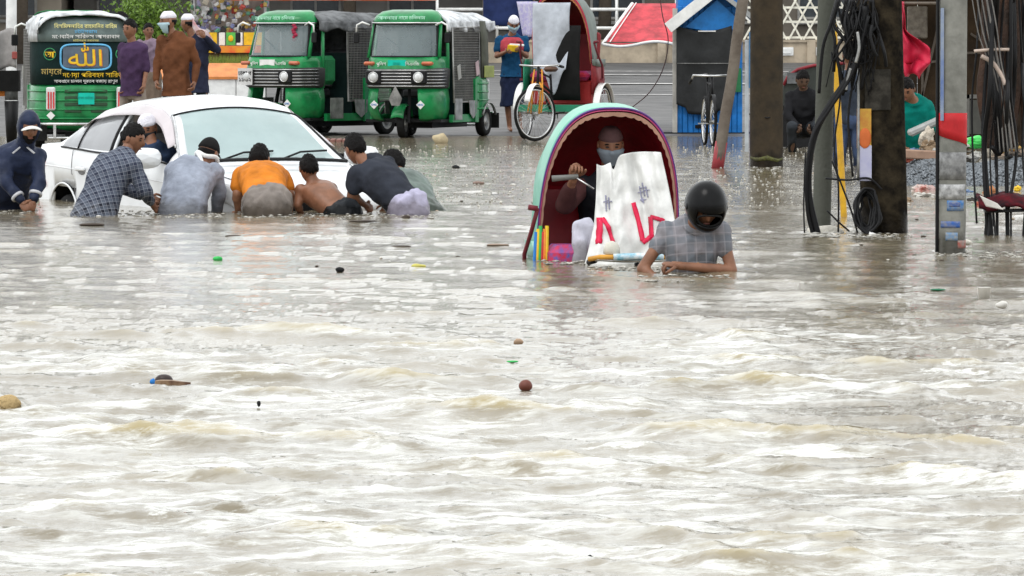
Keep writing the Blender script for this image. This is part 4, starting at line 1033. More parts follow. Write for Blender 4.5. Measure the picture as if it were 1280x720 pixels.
def head_part(mb, c, M, test=None, s=1.0, inner=0.93, nu=30, nv=24, jit=0.0, flat=None):
    vs = []; fs = []
    for j in range(nv + 1):
        th = PI * j / nv
        for i in range(nu):
            ph = 2 * PI * i / nu
            d = Vector((math.sin(th) * math.cos(ph), math.sin(th) * math.sin(ph), math.cos(th)))
            p = head_r(d)
            if test is not None:
                k = s if test(d) else inner
                if jit and k == s: k *= 1 + jit * noise.noise(d * 7) + jit * 0.5 * noise.noise(d * 19)
                p = p * k
                if flat is not None: p.z = min(p.z, flat)
            else: p = p * s
            vs.append(Vector(c) + M @ p)
    for j in range(nv):
        for i in range(nu):
            i2 = (i + 1) % nu
            fs.append((j * nu + i, (j + 1) * nu + i, (j + 1) * nu + i2, j * nu + i2))
    return mb.add(vs, fs, True)

def hand(mb, w, d, nrm, thumb, curl=0.5, s=1.0, n=6):
    """palm, four unequal bent fingers and a thumb. d: towards the fingers, nrm: palm side, thumb: towards the thumb side"""
    d = Vector(d).normalized(); nrm = Vector(nrm); nrm = (nrm - d * nrm.dot(d)).normalized()
    sdv = d.cross(nrm)
    if sdv.dot(Vector(thumb)) < 0: sdv = -sdv
    q = Matrix((d, sdv, nrm)).transposed().to_quaternion() if Matrix((d, sdv, nrm)).determinant() > 0 else Matrix((d, -sdv, nrm)).transposed().to_quaternion()
    w = Vector(w)
    mb.ell(w + d * 0.048 * s, (0.056 * s, 0.042 * s, 0.017 * s), q, 12, 8)
    mb.cone(w - d * 0.02 * s, w + d * 0.03 * s, 0.026 * s, 0.024 * s, 10)
    for k, (off, L) in enumerate(((0.030, 0.072), (0.010, 0.082), (-0.010, 0.076), (-0.029, 0.060))):
        p = w + d * (0.085 - abs(off) * 0.25) * s + sdv * off * s
        a = 0.12 + curl * 0.35; pts = [w + d * 0.05 * s + sdv * off * 0.9 * s, p]; seg = L * s / 2.4
        for f in (1.0, 0.8, 0.6):
            a += curl * (0.95 + 0.06 * k)
            pts.append(pts[-1] + (d * math.cos(a) + nrm * math.sin(a)) * seg * f)
        r = 0.0092 * s
        mb.tube(pts, [r * 1.1, r * 1.08, r, r * 0.92, r * 0.7], n)
    t0 = w + d * 0.018 * s + sdv * 0.026 * s
    t1 = t0 + (d * 0.55 + sdv * 0.75 + nrm * 0.25).normalized() * 0.038 * s
    t2 = t1 + (d * 0.85 + sdv * 0.15 + nrm * (0.3 + curl * 0.5)).normalized() * 0.030 * s
    t3 = t2 + (d * 0.85 - sdv * 0.25 + nrm * (0.4 + curl * 0.5)).normalized() * 0.024 * s
    mb.tube([t0, t1, t2, t3], [0.0135 * s, 0.0115 * s, 0.0105 * s, 0.007 * s], n)

def spine_loft(mb, pts, prof, side, n=18, caps=True):
    """elliptic sections along a smooth curve through pts; prof = [(t, half width, half depth)]"""
    pts = [Vector(p) for p in pts]
    def at(t):
        u = t * (len(pts) - 1); i = min(int(u), len(pts) - 2); f = u - i
        p0 = pts[max(i - 1, 0)]; p1 = pts[i]; p2 = pts[i + 1]; p3 = pts[min(i + 2, len(pts) - 1)]
        return 0.5 * ((2 * p1) + (p2 - p0) * f + (2 * p0 - 5 * p1 + 4 * p2 - p3) * f * f + (3 * p1 - p0 - 3 * p2 + p3) * f ** 3)
    secs = []
    for t, a, b in prof:
        c = at(t); tg = (at(min(t + 0.02, 1)) - at(max(t - 0.02, 0))).normalized()
        s0 = side(t) if callable(side) else Vector(side)
        s1 = (s0 - tg * s0.dot(tg)).normalized(); f = s1.cross(tg)
        sec = []
        for k in range(n):
            an = 2 * PI * k / n
            ca, sa = math.cos(an), math.sin(an)
            sec.append(c + s1 * (a * math.copysign(abs(ca) ** 0.82, ca)) + f * (b * math.copysign(abs(sa) ** 0.9, sa)))
        secs.append(sec)
    return mb.loft(secs)

def person(label, s, J, face, up=(0, 0, 1), skin=None, top=None, top_sleeve='short', top_len=0.0, bottom=None, bottom_kind='trousers',
           hair=True, cap=None, group=None, size=1.0, hands=(None, None), voxel=0.012, girth=1.0, wrinkle=0.014, base=None,
           fcurl=0.5, features=True, mask=None, beard=False, hood=None, cat='person', extra=None, base_z=-0.5, wst=(1, 1, 1), bare=False, collar=False, rump=None, sleeve=0.60):
    """J: joints as (px, py, depth offset); 'a' is the image-left side, 'b' the image-right side"""
    skin = skin or m_skin
    W = {k: P(v[0], v[1], s, v[2] if len(v) > 2 else 0) for k, v in J.items()}
    pel, neck = W['pelvis'], W['neck']
    root = thing('person', label, cat, base if base is not None else (pel.x, pel.y, base_z), 0, group)
    o0 = Vector(root.location)
    W = {k: v - o0 for k, v in W.items()}
    pel, neck, hd = W['pelvis'], W['neck'], W['head']
    sa, sb = W['sha'], W['shb']
    sh_side = (sb - sa).normalized()
    hip_side = (W['hipb'] - W['hipa']).normalized() if 'hipa' in W else (sh_side * 1.0 + Vector((0, 0, -sh_side.z * 0.6))).normalized()
    z = size
    hipa = W.get('hipa', pel - hip_side * 0.09 * z); hipb = W.get('hipb', pel + hip_side * 0.09 * z)
    dn = Vector((0, 0, -1))
    knea = W.get('knea', hipa + dn * 0.43 * z + Vector((-0.02, 0.0, 0))); kneb = W.get('kneb', hipb + dn * 0.43 * z + Vector((0.02, -0.05, 0)))
    anka = W.get('anka', knea + dn * 0.42 * z); ankb = W.get('ankb', kneb + dn * 0.42 * z)
    shmid = (sa + sb) / 2
    chest = W.get('chest', pel.lerp(shmid, 0.62))
    side = lambda t: hip_side.lerp(sh_side, min(1, max(0, t * 1.3))).normalized()
    spine = [pel - (chest - pel).normalized() * 0.06, pel, chest, shmid, neck + (neck - shmid) * 0.2]
    g = girth * z; hz_ = z * 1.07
    def torso(mb, e=0.0, t0=0.0):
        pr = [(0.0, 0.10, 0.07), (0.10, 0.150, 0.105), (0.25, 0.160, 0.115), (0.38, 0.143, 0.105), (0.5, 0.155, 0.115), (0.62, 0.168, 0.122), (0.74, 0.172, 0.108), (0.83, 0.135, 0.085), (0.93, 0.075, 0.065), (1.0, 0.055, 0.055)]
        spine_loft(mb, spine, [(t, a * g + e, b * g + e) for t, a, b in pr if t >= t0], side)
        for q in (sa, sb): mb.ell(q, 0.062 * g + e, None, 12, 8)
        mb.cone(sa, chest, 0.058 * g + e, 0.09 * g + e, 10); mb.cone(sb, chest, 0.058 * g + e, 0.09 * g + e, 10)
    sk = MB()
    torso(sk, -0.008 if not bare else 0.0)
    sk.cone(shmid.lerp(neck, 0.5), hd.lerp(neck, 0.3), 0.058 * z, 0.052 * z, 12)
    for (s_, e_, w_) in (('sha', 'ela', 'wra'), ('shb', 'elb', 'wrb')):
        if e_ in W:
            sk.cone(W[s_], W[e_], 0.050 * g, 0.039 * g, 10); sk.cone(W[e_], W[w_], 0.040 * g, 0.026 * z, 10)
            # forearm muscle
            m1 = W[e_].lerp(W[w_], 0.25); sk.ell(m1, 0.042 * g, None, 10, 8)
    for (h_, k_, a_) in ((hipa, knea, anka), (hipb, kneb, ankb)):
        sk.cone(h_, k_, 0.085 * g, 0.055 * g, 12); sk.cone(k_, a_, 0.054 * g, 0.036 * g, 12)
        sk.cone(a_ + Vector((0, 0, -0.03)), a_ + Vector(face).normalized() * Vector((1, 1, 0)) * 0.16 * z + Vector((0, 0, -0.05)), 0.035 * z, 0.028 * z, 10)
    body = remeshed(sk, voxel, 2)
    bm = bmesh.new(); bm.from_mesh(body)
    ex = MB()
    M = frame(face, up)
    head_part(ex, hd, M, s=hz_)
    for y in (-1, 1):
        ex.ell(hd + M @ Vector((-0.005, y * 0.074 * hz_, 0.0)), (0.020 * z, 0.010 * z, 0.032 * z), M.to_quaternion(), 10, 8)
    for (e_, w_, hs) in (('ela', 'wra', hands[0]), ('elb', 'wrb', hands[1])):
        if w_ in W:
            dr = (W[w_] - W[e_]).normalized()
            if hs is None: hs = dict(nrm=Vector(face), thumb=Vector((0, 0, 1)))
            hand(ex, W[w_], hs.get('d', dr), hs.get('nrm', Vector(face)), hs.get('thumb', Vector((0, 0, 1))), hs.get('curl', fcurl), z)
    tm = ex.mesh('tmp2'); bm.from_mesh(tm); bpy.data.meshes.remove(tm)
    bm.to_mesh(body); bm.free()
    body.polygons.foreach_set('use_smooth', [True] * len(body.polygons))
    body.materials.clear(); body.materials.append(skin)
    link('body', body, None, root)
    if features:
        for y in (-1, 1):
            mb = MB(); mb.ell(hd + M @ (Vector((0.080, y * 0.028, 0.010)) * hz_), (0.007 * z, 0.013 * z, 0.006 * z), M.to_quaternion(), 10, 6)
            mb.build('eye', m_eye, root)
            mb = MB(); mb.tube([hd + M @ (Vector((0.084 - abs(k) * 0.004, y * (0.028 + k * 0.016), 0.029 - abs(k) * 0.003)) * hz_) for k in (-1, 0, 1)], 0.0042 * z, 6)
            mb.build('eyebrow', m_hair, root)
        mb = MB(); mb.ell(hd + M @ (Vector((0.083, 0, -0.055)) * hz_), (0.006 * z, 0.023 * z, 0.006 * z), M.to_quaternion(), 10, 6)
        mb.build('mouth', m_lip, root)
    if hair:
        mb = MB(); head_part(mb, hd, M, lambda d: (not cap or d.z < 0.22) and d.z + 0.16 * noise.noise(d * 9) > (0.5 * d.x + (0.06 if d.x > 0 else 0.05)), (1.085 if not cap else 1.04) * hz_, 0.9 * hz_, jit=0.10 if not cap else 0.02, nu=48, nv=40)
        mb.build('hair', m_hair, root)
    if beard:
        mb = MB(); head_part(mb, hd, M, lambda d: d.x > -0.05 and d.z < -0.32 and not (abs(d.y) < 0.25 and d.z > -0.55), 1.12 * hz_, 0.85 * hz_, jit=0.05)
        mb.build('beard', m_hair, root)
    if mask:
        mb = MB(); head_part(mb, hd, M, lambda d: d.x > 0.1 and -0.98 < d.z < -0.08, 1.20 * hz_, 0.85 * hz_)
        mb.build('face_mask', mask, root)
    if cap:
        kind, cm = cap
        mb = MB()
        if kind == 'skull': head_part(mb, hd, M, lambda d: d.z > 0.30, 1.13 * hz_, 0.85 * hz_, flat=0.118 * hz_)
        else:
            head_part(mb, hd, M, lambda d: d.z > 0.18, 1.14 * hz_, 0.85 * hz_)
            dr = 1 if kind == 'cap' else -1
            vs, fs = sheet(lambda u, v: hd + M @ Vector(((dr * (0.07 + 0.085 * v * math.sqrt(max(0, 1 - (2 * u - 1) ** 2)))) * z, (u - 0.5) * 0.15 * z, (0.045 - 0.02 * v - 0.03 * (2 * u - 1) ** 2) * z)), 8, 4)
            mb.add(vs, fs, True)
        mb.build('cap', cm, root)
    if top is not None:
        mb = MB(); torso(mb, 0.018 if not rump else 0.008, 0.0 if not rump else 0.24)
        if top_len > 0:
            dnv = (pel - chest).normalized().lerp(dn, 0.7).normalized()
            spine_loft(mb, [chest, pel, pel + dnv * top_len], [(0.0, 0.15 * g, 0.11 * g), (0.5, 0.185 * g, 0.150 * g), (0.75, 0.195 * g, 0.16 * g), (1.0, 0.20 * g, 0.17 * g)], hip_side)
        for (s_, e_, w_) in (('sha', 'ela', 'wra'), ('shb', 'elb', 'wrb')):
            if e_ in W and top_sleeve != 'none':
                S, E, Wr = W[s_], W[e_], W[w_]
                if top_sleeve == 'short': mb.cone(S, S.lerp(E, sleeve), 0.066 * g, 0.064 * g, 12)
                elif top_sleeve == 'half': mb.cone(S, E, 0.068 * g, 0.058 * g, 12); mb.cone(E, E.lerp(Wr, 0.15), 0.056 * g, 0.054 * g, 12)
                else:
                    fr = 0.92 if top_sleeve == 'long' else 0.6
                    mb.cone(S, E, 0.068 * g, 0.056 * g, 12); mb.cone(E, E.lerp(Wr, fr), 0.057 * g, 0.042 * g, 12)
        me = remeshed(mb, voxel, 3, (wrinkle, 7.0, wst))
        me.materials.clear(); me.materials.append(top); me.name = 'shirt'
        link('shirt', me, None, root)
        if collar:
            mb = MB(); cc = shmid.lerp(neck, 0.75); ax = (hd - shmid).normalized()
            q = ax.to_track_quat('Z', 'Y')
            mb.tube([cc + q @ Vector((0.066 * math.cos(t) * z, 0.066 * math.sin(t) * z, 0.004 * math.sin(2 * t))) for t in [2 * PI * k / 16 for k in range(16)]], 0.014 * z, 6, closed=True)
            mb.build('collar', top, root)
    if bottom is not None:
        mb = MB(); g0 = g
        if top_len > 0.1: g = g * 0.86
        if rump: mb.ell(pel + Vector(rump[3]) if len(rump) > 3 else pel, rump[:3])
        up_ = pel.lerp(chest, 0.28)
        if bottom_kind == 'trousers':
            spine_loft(mb, [pel + dn * 0.1, pel, up_], [(0.0, 0.12 * g, 0.10 * g), (0.3, 0.172 * g, 0.128 * g), (0.6, 0.175 * g, 0.132 * g), (1.0, 0.16 * g, 0.12 * g)], hip_side)
            for (h_, k_, a_) in ((hipa, knea, anka), (hipb, kneb, ankb)):
                mb.cone(h_, k_, 0.098 * g, 0.072 * g, 12); mb.cone(k_, a_ + Vector((0, 0, 0.03)), 0.070 * g, 0.056 * g, 12)
        else:
            km = (knea + kneb) / 2; am = (anka + ankb) / 2; wd = ((kneb - knea).length / 2 + 0.09 * g)
            e = km.lerp(am, 0.15 if bottom_kind == 'shorts' else 0.75)
            spine_loft(mb, [up_, pel, km, e], [(0.0, 0.155 * g, 0.12 * g), (0.33, 0.18 * g, 0.14 * g), (0.66, wd, 0.15 * g), (1.0, wd + 0.02, 0.16 * g)], hip_side)
            mb.ell(hipa, 0.10 * g); mb.ell(hipb, 0.10 * g)
        me = remeshed(mb, voxel, 3, (wrinkle * 1.2, 6.0, (1.6, 1.6, 0.5)))
        me.materials.clear(); me.materials.append(bottom); me.name = bottom_kind
        link(bottom_kind if bottom_kind != 'trousers' else 'trousers', me, None, root)
    if hood is not None:
        mb = MB(); head_part(mb, hd, M, lambda d: not (d.x > 0.55 and d.z < 0.42 and abs(d.y) < 0.75), 1.25 * hz_, 0.9 * hz_)
        mb.cone(neck, hd + (neck - hd) * 0.5, 0.085 * z, 0.075 * z, 14)
        mb.build('hood', hood, root)
    if extra: extra(root, W, M, hd, o0)
    return root
# ------------------------------------------------------------------ auto-rickshaws
def U(x0, a, w, z, t0=-90, t1=90, n=24, e=3.2, back=False):
    out = []
    for k in range(n + 1):
        t = R(t0 + (t1 - t0) * k / n)
        c = abs(math.cos(t)) ** (2 / e); s_ = math.copysign(abs(math.sin(t)) ** (2 / e), math.sin(t))
        out.append(Vector((x0 + (-a if back else a) * c, w * s_, z)))
    return out

def auto(label, loc, rotz, canopy, side_m, plate_side=False, rear=False, group='green three-wheeled auto-rickshaws', front_plate=True, open_door=False, extra_deco=None):
    t = thing('auto_rickshaw', label, 'auto rickshaw', loc, rotz, group)
    # front cowl
    mb = MB(); mb.loft([U(.6, a, w, z) for z, a, w in ((.70, .60, .54), (.80, .635, .555), (.95, .64, .56), (1.06, .62, .555), (1.15, .575, .54))], closed=False, caps=False)
    # leg shields either side of the wheel well
    for t0, t1 in ((22, 90), (-90, -22)):
        mb.loft([U(.6, a, w, z, t0, t1, 12) for z, a, w in ((.71, .60, .54), (.55, .62, .565), (.40, .60, .56), (.28, .52, .53), (.24, .40, .49))], closed=False, caps=False)
    # side sills, rear tub with ribs
    mb.loft([U(-.35, a, w, z, back=True) for z, a, w in ((.24, .80, .58), (.30, .88, .63), (.50, .92, .655), (.80, .90, .65), (.86, .86, .63))], closed=False, caps=False)
    for sy in (-1, 1):
        mb.box((.12, sy * .60, .27), (1.0, .05, .10)); mb.box((-.32, sy * .645, .52), (.14, .03, .62))
        # door frame pillars
        mb.tube([(.93, sy * .535, 1.14), (.78, sy * .50, 1.62)], .022, 8)
        mb.tube([(.62, sy * .55, .70), (.62, sy * .55, 1.15), (.60, sy * .53, 1.66)], .02, 8)
    b = mb.build('body', m_green, t, solid=.012)
    mb = MB()
    for z in (.40, .52, .64, .76): mb.loft([U(-.35, .93, .665, z - .012, back=True), U(-.35, .945, .672, z, back=True), U(-.35, .93, .665, z + .012, back=True)], closed=False, caps=False)
    mb.build('body_ribs', m_green, t, solid=.006)
    mb = MB(); mb.box((-.1, 0, .24), (2.1, 1.14, .04)); mb.box((-.3, 0, .18), (1.5, .5, .10)); mb.bar((-.85, -.55, .22), (-.85, .55, .22), .06)
    mb.build('chassis', m_black, t)
    mb = MB(); mb.box((-.62, 0, .60), (.5, 1.08, .12), bev=.03); mb.box((-.88, 0, .95), (.10, 1.08, .6), bev=.03); mb.box((.18, 0, .62), (.32, .5, .12), bev=.03); mb.box((-.0, 0, .9), (.05, .5, .4), bev=.02)
    mb.build('seat', mat('auto_seat', (.05, .05, .055)), t)
    # partition behind the driver
    mb = MB(); mb.box((-.08, 0, .75), (.03, 1.12, .9)); mb.build('partition', m_dgreen, t)
    # windscreen with black rubber, green visor above
    w = MB(); w.loft([U(.6, a, ww, z, -66, 66, 16) for z, a, ww in ((1.15, .56, .525), (1.3, .51, .518), (1.48, .44, .505), (1.62, .39, .49))], closed=False, caps=False)
    w.build('windscreen', m_autog, t)
    fr = MB(); top = U(.6, .40, .495, 1.625, -66, 66, 16); bot = U(.6, .575, .53, 1.15, -66, 66, 16)
    fr.tube(bot + top[::-1], .016, 6, closed=True); fr.build('windscreen_frame', m_black, t)
    mb = MB(); mb.loft([U(.55, a, ww, z, -80, 80, 20) for z, a, ww in ((1.62, .47, .51), (1.66, .49, .52), (1.73, .44, .49), (1.79, .30, .42), (1.815, .10, .30))], closed=False, caps=False)
    mb.build('roof_visor', m_green, t, solid=.01)
    mb = MB(); mb.tube(U(.56, .51, .535, 1.63, -78, 78, 20), .012, 6); mb.build('chrome_rail', m_chrome, t)
    text_mesh('আল্লাহর নামে চলিলাম', .075, mat('print_mint', (.45, .75, .6)), t, (1.045, 0, 1.70), (R(78), 0, R(90)), 'visor_lettering')
    # grille with slats, headlights
    gm = MB(); gm.loft([U(.6, a, ww, z) for z, a, ww in ((.70, .612, .556), (.72, .65, .572), (.97, .655, .578), (.99, .62, .566))], closed=False, caps=False)
    gr = gm.build('grille_panel', mat('grille_black', (.035, .035, .035), rough=.5), t)
    for k in range(6):
        z = .735 + k * .045
        q = MB(); q.tube(U(.6, .664, .585, z, -84, 84, 20), .0075, 5); q.build('grille_slat', m_chrome, gr)
    for sy in (-1, 1):
        h = MB(); h.box((1.245, sy * .34, .86), (.06, .24, .19), bev=.02); hb = h.build('headlight', m_black, t)
        h = MB(); h.ell((1.275, sy * .34, .86), (.03, .062, .062)); h.build('lens', m_lens, hb)
        h = MB(); ring(h, (1.277, sy * .34, .86), .07, .01, axis='X', n=20, m=5); h.build('headlight_ring', m_chrome, hb)
        h = MB(); h.box((1.155, sy * .435, 1.055), (.09, .17, .055), bev=.02); h.build('indicator', m_orl, t)
        # mirrors on white arms
        a = MB(); a.tube([(.98, sy * .50, 1.60), (1.02, sy * .60, 1.64), (1.02, sy * .68, 1.60), (1.02, sy * .69, 1.50)], .014, 6)
        am = a.build('mirror_arm', m_white, t)
        a = MB(); a.box((1.02, sy * .69, 1.42), (.03, .09, .15), bev=.012); a.build('mirror', m_black, am)
        # cng diamond
        d = MB(); cx = 1.225; d.prism([(cx, sy * .35 + y, .47 + z_) for y, z_ in ((-.062, 0), (0, -.062), (.062, 0), (0, .062))], None, (.012, 0, 0)); dd = d.build('gas_badge', m_white, t)
        dd.location = (-.02, 0, 0)
        text_mesh('CNG', .038, m_blue, dd, (cx + .016, sy * .35, .47), (R(90), 0, R(90)))
    mb = MB(); mb.box((1.225, 0, 1.03), (.012, .27, .15)); pl = mb.build('number_plate', m_turq if front_plate is True else m_white, t)
    if front_plate is True: text_mesh('ঢাকা', .06, mat('plate_print', (.0, .36, .28)), pl, (1.235, 0, 1.05), (R(90), 0, R(90)))
    for sy in (-1, 1):
        text_mesh('সিএনজি' if sy > 0 else 'পুলিশ', .062, mat('print_white', (.7, .75, .7)), t, (1.232, sy * .235, 1.045), (R(90), 0, R(90)), 'cowl_lettering')
    mb = MB(); mb.tube([(1.02, .1, 1.2), (.96, -.25, 1.42)], .008, 5); mb.tube([(1.075, .12, 1.18), (1.03, -.02, 1.27), (1.0, -.2, 1.40)], .009, 5); mb.build('wiper', m_black, t)
    # front wheel, fork and mudguard
    small_wheel(t, (.98, 0, .21), .21, .11, (0, 0, R(8)))
    mb = MB()
    vs, fs = sheet(lambda u, v: (.98 + .25 * math.cos(R(15 + 150 * u)), (v - .5) * .19 * (1 - .25 * u), .21 + .25 * math.sin(R(15 + 150 * u)) + .02 * math.cos((v - .5) * 3)), 14, 6)
    mb.add(vs, fs, True); mb.build('mudguard', m_green, t, solid=.01)
    mb = MB(); mb.bar((.98, .09, .21), (.86, .06, .72), .04); mb.bar((.98, -.09, .21), (.86, -.06, .72), .04); mb.build('fork', m_black, t)
    for sy in (-1, 1):
        small_wheel(t, (-.85, sy * .57, .21), .21, .13)
        mb = MB(); vs, fs = sheet(lambda u, v: (-.85 + .30 * math.cos(R(20 + 140 * u)), sy * (.64 + .04 * v), .21 + .27 * math.sin(R(20 + 140 * u))), 12, 2); mb.add(vs, fs, True)
        mb.build('rear_mudguard', m_steel, t, solid=.012)
        mb = MB(); mb.box((-1.17, sy * .60, .22), (.012, .2, .22)); mb.build('mud_flap', m_tyre, t)
    # canvas roof, sagging between the hoops
    def roof(u, v):
        x = .72 - 1.95 * u; y = (v - .5) * 2
        sag = .02 * math.cos(u * 4 * PI) - .02
        z = 1.80 - .16 * abs(y) ** 4 + sag + .018 * noise.noise(Vector((u * 7, v * 9, loc[0]))) - .05 * max(0, u - .9) * 10
        return (x, y * (.60 + .05 * min(1, u * 3)) * (1 - .06 * abs(y) ** 6), z)
    mb = MB(); vs, fs = sheet(roof, 26, 20); mb.add(vs, fs, True); mb.build('canopy', canopy, t, solid=.015)
    mb = MB()
    for sy in (-1, 1): vs, fs = sheet(lambda u, v: (.72 - 1.95 * u, sy * (.60 + .05 * min(1, u * 3)) * .94 + sy * .018 * math.sin(u * 40) * v, 1.66 - v * (.13 + .03 * math.sin(u * 23))), 40, 4); mb.add(vs, fs, True)
    mb.build('canopy_valance', canopy, t, solid=.008)
    # rear canvas curtain
    mb = MB(); mb.loft([U(-.55, a, ww, z, back=True) for z, a, ww in ((.84, .68, .645), (1.1, .69, .65), (1.4, .68, .645), (1.66, .64, .62))], closed=False, caps=False)
    rc = mb.build('rear_curtain', side_m, t, solid=.012)
    # wire cages in the side openings
    for sy in (-1, 1):
        if open_door and sy < 0: pass
        x0, x1 = -.52, (.10 if open_door else .56)
        cg = MB(); cg.tube([(x0, sy * .635, .5), (x1, sy * .62, .5), (x1, sy * .60, 1.56), (x0, sy * .62, 1.58)], .014, 6, closed=True)
        f = cg.build('door_frame', m_steel, t)
        wires = MB()
        k = x0
        while k < x1: wires.bar((k, sy * .632, .5), (k, sy * .615, 1.57), .005); k += .036
        zz = .52
        while zz < 1.57: wires.bar((x0, sy * .633, zz), (x1, sy * .618, zz), .005); zz += .036
        wo_ = wires.build('wire_mesh', m_mesh, f); wo_['kind'] = 'stuff'
        mb = MB(); mb.box((.40, sy * .635, .40), (.30, .012, .30)); mb.build('lower_flap', m_steel, t)
        mb = MB(); mb.prism([(-.02, sy * .64, .52), (-.32, sy * .655, .52), (-.30, sy * .655, .34), (-.17, sy * .65, .26), (-.05, sy * .645, .34)], None, (0, sy * .01, 0)); mb.build('lower_flap', m_steel, t)
    # tail: lamps, vents, plate, bumper
    for sy in (-1, 1):
        h = MB(); h.box((-1.26, sy * .46, .66), (.05, .12, .30), bev=.015); hb = h.build('tail_light', m_lens, t)
        for k in (-1, 0, 1): h = MB(); h.box((-1.288, sy * .46 + k * .035, .64), (.012, .018, .22)); h.build('lamp_strip', m_redl, hb)
        d = MB(); d.prism([(-1.235, sy * .46 + y, .44 + z_) for y, z_ in ((-.055, 0), (0, -.055), (.055, 0), (0, .055))], None, (-.03, 0, 0)); d.build('gas_badge', m_white, t)
    for sy in (-1, 1):
        for k in range(4):
            h = MB(); h.box((-1.27, sy * .17, .50 + k * .085), (.02, .22, .045), bev=.008); h.build('vent', mat('vent_dark', (.03, .07, .035)), t)
    mb = MB(); mb.box((-1.295, 0, .66), (.012, .21, .15)); pl2 = mb.build('number_plate', m_turq, t)
    text_mesh('ঢাকা মেট্রো', .045, mat('plate_print', (.0, .36, .28)), pl2, (-1.304, 0, .67), (R(90), 0, R(-90)))
    mb = MB(); mb.tube([(-1.2, -.6, .33), (-1.33, -.5, .33), (-1.33, .5, .33), (-1.2, .6, .33)], .02, 8); mb.bar((-1.33, -.42, .33), (-1.33, -.42, .15), .035); mb.bar((-1.33, .42, .33), (-1.33, .42, .15), .035); mb.tube([(-1.33, -.5, .15), (-1.33, .5, .15)], .018, 8)
    mb.build('bumper', m_chrome, t)
    if extra_deco: extra_deco(t)
    return t

def deco_rear(t):
    # painted lettering of the rear curtain
    x = -1.252
    fr = MB(); pts = []
    for k in range(40):
        a = 2 * PI * k / 40; pts.append((x - .006, .33 * math.copysign(abs(math.cos(a)) ** .35, math.cos(a)), 1.20 + .165 * math.copysign(abs(math.sin(a)) ** .5, math.sin(a))))
    fr.tube(pts, .014, 6, closed=True); fr.build('painted_frame', m_lblue, t)
    pn = MB(); pn.box((x - .001, 0, 1.20), (.008, .60, .28), bev=.003); pn.build('painted_panel', mat('panel_grey', (.10, .13, .17)), t)
    text_mesh('\ufdf2', .30, m_orange, t, (x - .012, .0, 1.17), (R(90), 0, R(-90)), 'arabic_lettering', sx=1.25)
    text_mesh('\ufdf2', .30, m_yellow, t, (x - .016, .006, 1.178), (R(90), 0, R(-90)), 'arabic_lettering', sx=1.22, extrude=.001)
    for sy, ch in ((1, 'আ'), (-1, 'উ')):
        c = MB(); ring(c, (x - .0, sy * .47, 1.24), .075, .006, axis='X', n=24, m=5); c.build('painted_ring', mat('leaf_green_print', (.05, .30, .12)), t)
        text_mesh(ch, .12, m_yellow, t, (x - .010, sy * .47, 1.23), (R(90), 0, R(-90)))
    text_mesh('মায়ের', .11, mat('print_ochre', (.45, .33, .10)), t, (x - .01, .45, 1.01), (R(90), 0, R(-90)))
    text_mesh('দোয়া পরিবহন সার্ভিস', .085, m_yellow, t, (x - .01, -.12, .965), (R(90), 0, R(-90)), sx=1.05)
    text_mesh('সাবধানে চালান দূরত্ব বজায় রাখুন', .055, m_white, t, (x - .01, 0, .885), (R(90), 0, R(-90)), sx=1.08)
    # roof back panel with its arched text
    mb = MB(); mb.loft([U(-.55, a, ww, z, back=True) for z, a, ww in ((1.40, .705, .665), (1.52, .70, .665), (1.66, .66, .64), (1.72, .58, .60))], closed=False, caps=False)
    mb.build('curtain_top', mat('faded_grey_green', (.13, .17, .165), rough=.7, bump=.4, bscale=10), t, solid=.006)
    mb = MB(); mb.loft([U(-.55, a, ww, z, 58, 90, 8, back=True) for z, a, ww in ((1.40, .712, .672), (1.52, .712, .675), (1.66, .675, .65), (1.74, .60, .61))], closed=False, caps=False)
    mb.build('torn_corner', m_wcanvas, t, solid=.006)
    text_mesh('বিসমিল্লাহির রাহমানির রাহিম', .075, m_lyel, t, (-1.245, .0, 1.60), (R(72), 0, R(-90)), sx=.9)
    text_mesh('চট্টগ্রাম', .055, m_lblue, t, (-1.262, .0, 1.53), (R(84), 0, R(-90)), sx=1.4)
    text_mesh('মোবাইল সার্ভিস আগ্রাবাদ', .068, m_white, t, (-1.268, .0, 1.465), (R(90), 0, R(-90)), sx=1.12)
    text_mesh('চট্টগ্রাম মহানগর', .035, m_lyel, t, (-1.268, 0, 1.415), (R(90), 0, R(-90)), sx=1.3)

def deco_right(t):
    mb = MB(); mb.box((-.82, .672, .93), (.42, .012, .17), bev=.01); mb.build('yellow_green_patch', mat('patch_yellow_green', (.30, .34, .10), rough=.6), t)
    for x, z, m_ in ((-.38, .98, mat('pink_paper', (.48, .36, .38))), (.40, .93, mat('grey_paper', (.38, .38, .36)))):
        mb = MB(); mb.box((x, .645, z), (.13, .01, .20), (0, .25, 0)); mb.build('pasted_paper', m_, t)
    mb = MB(); mb.prism([(1.28, -.10, .56), (1.285, 0, .74), (1.28, .10, .56), (1.27, .06, .46), (1.27, -.06, .46)], None, (.01, 0, 0)); mb.build('pennant_plate', m_steel, t)
def deco_left(t):
    mb = MB(); mb.box((1.28, -.36, .86), (.012, .26, .24)); pl = mb.build('white_number_board', mat('number_board_white', (.62, .62, .62)), t)
    text_mesh('ঢাকা থ', .085, m_dark, pl, (1.29, -.36, .905), (R(90), 0, R(90))); text_mesh('১১-৪২', .085, m_dark, pl, (1.29, -.36, .815), (R(90), 0, R(90)))
    mb = MB()
    for k in range(7): mb.ell((1.02 - .003 * k, .33 + .02 * math.sin(k * 2), 1.60 - .035 * k), (.03, .035, .03), None, 8, 6)
    mb.build('hanging_garland', mat('garland_crimson', (.35, .02, .06)), t)
    mb = MB(); mb.box((.35, .40, .95), (.3, .2, .42), bev=.06); mb.build('driver_jacket', mat('jacket_green', (.02, .20, .07), rough=.8, bump=.5), t)
p = P(521, 171, 88)
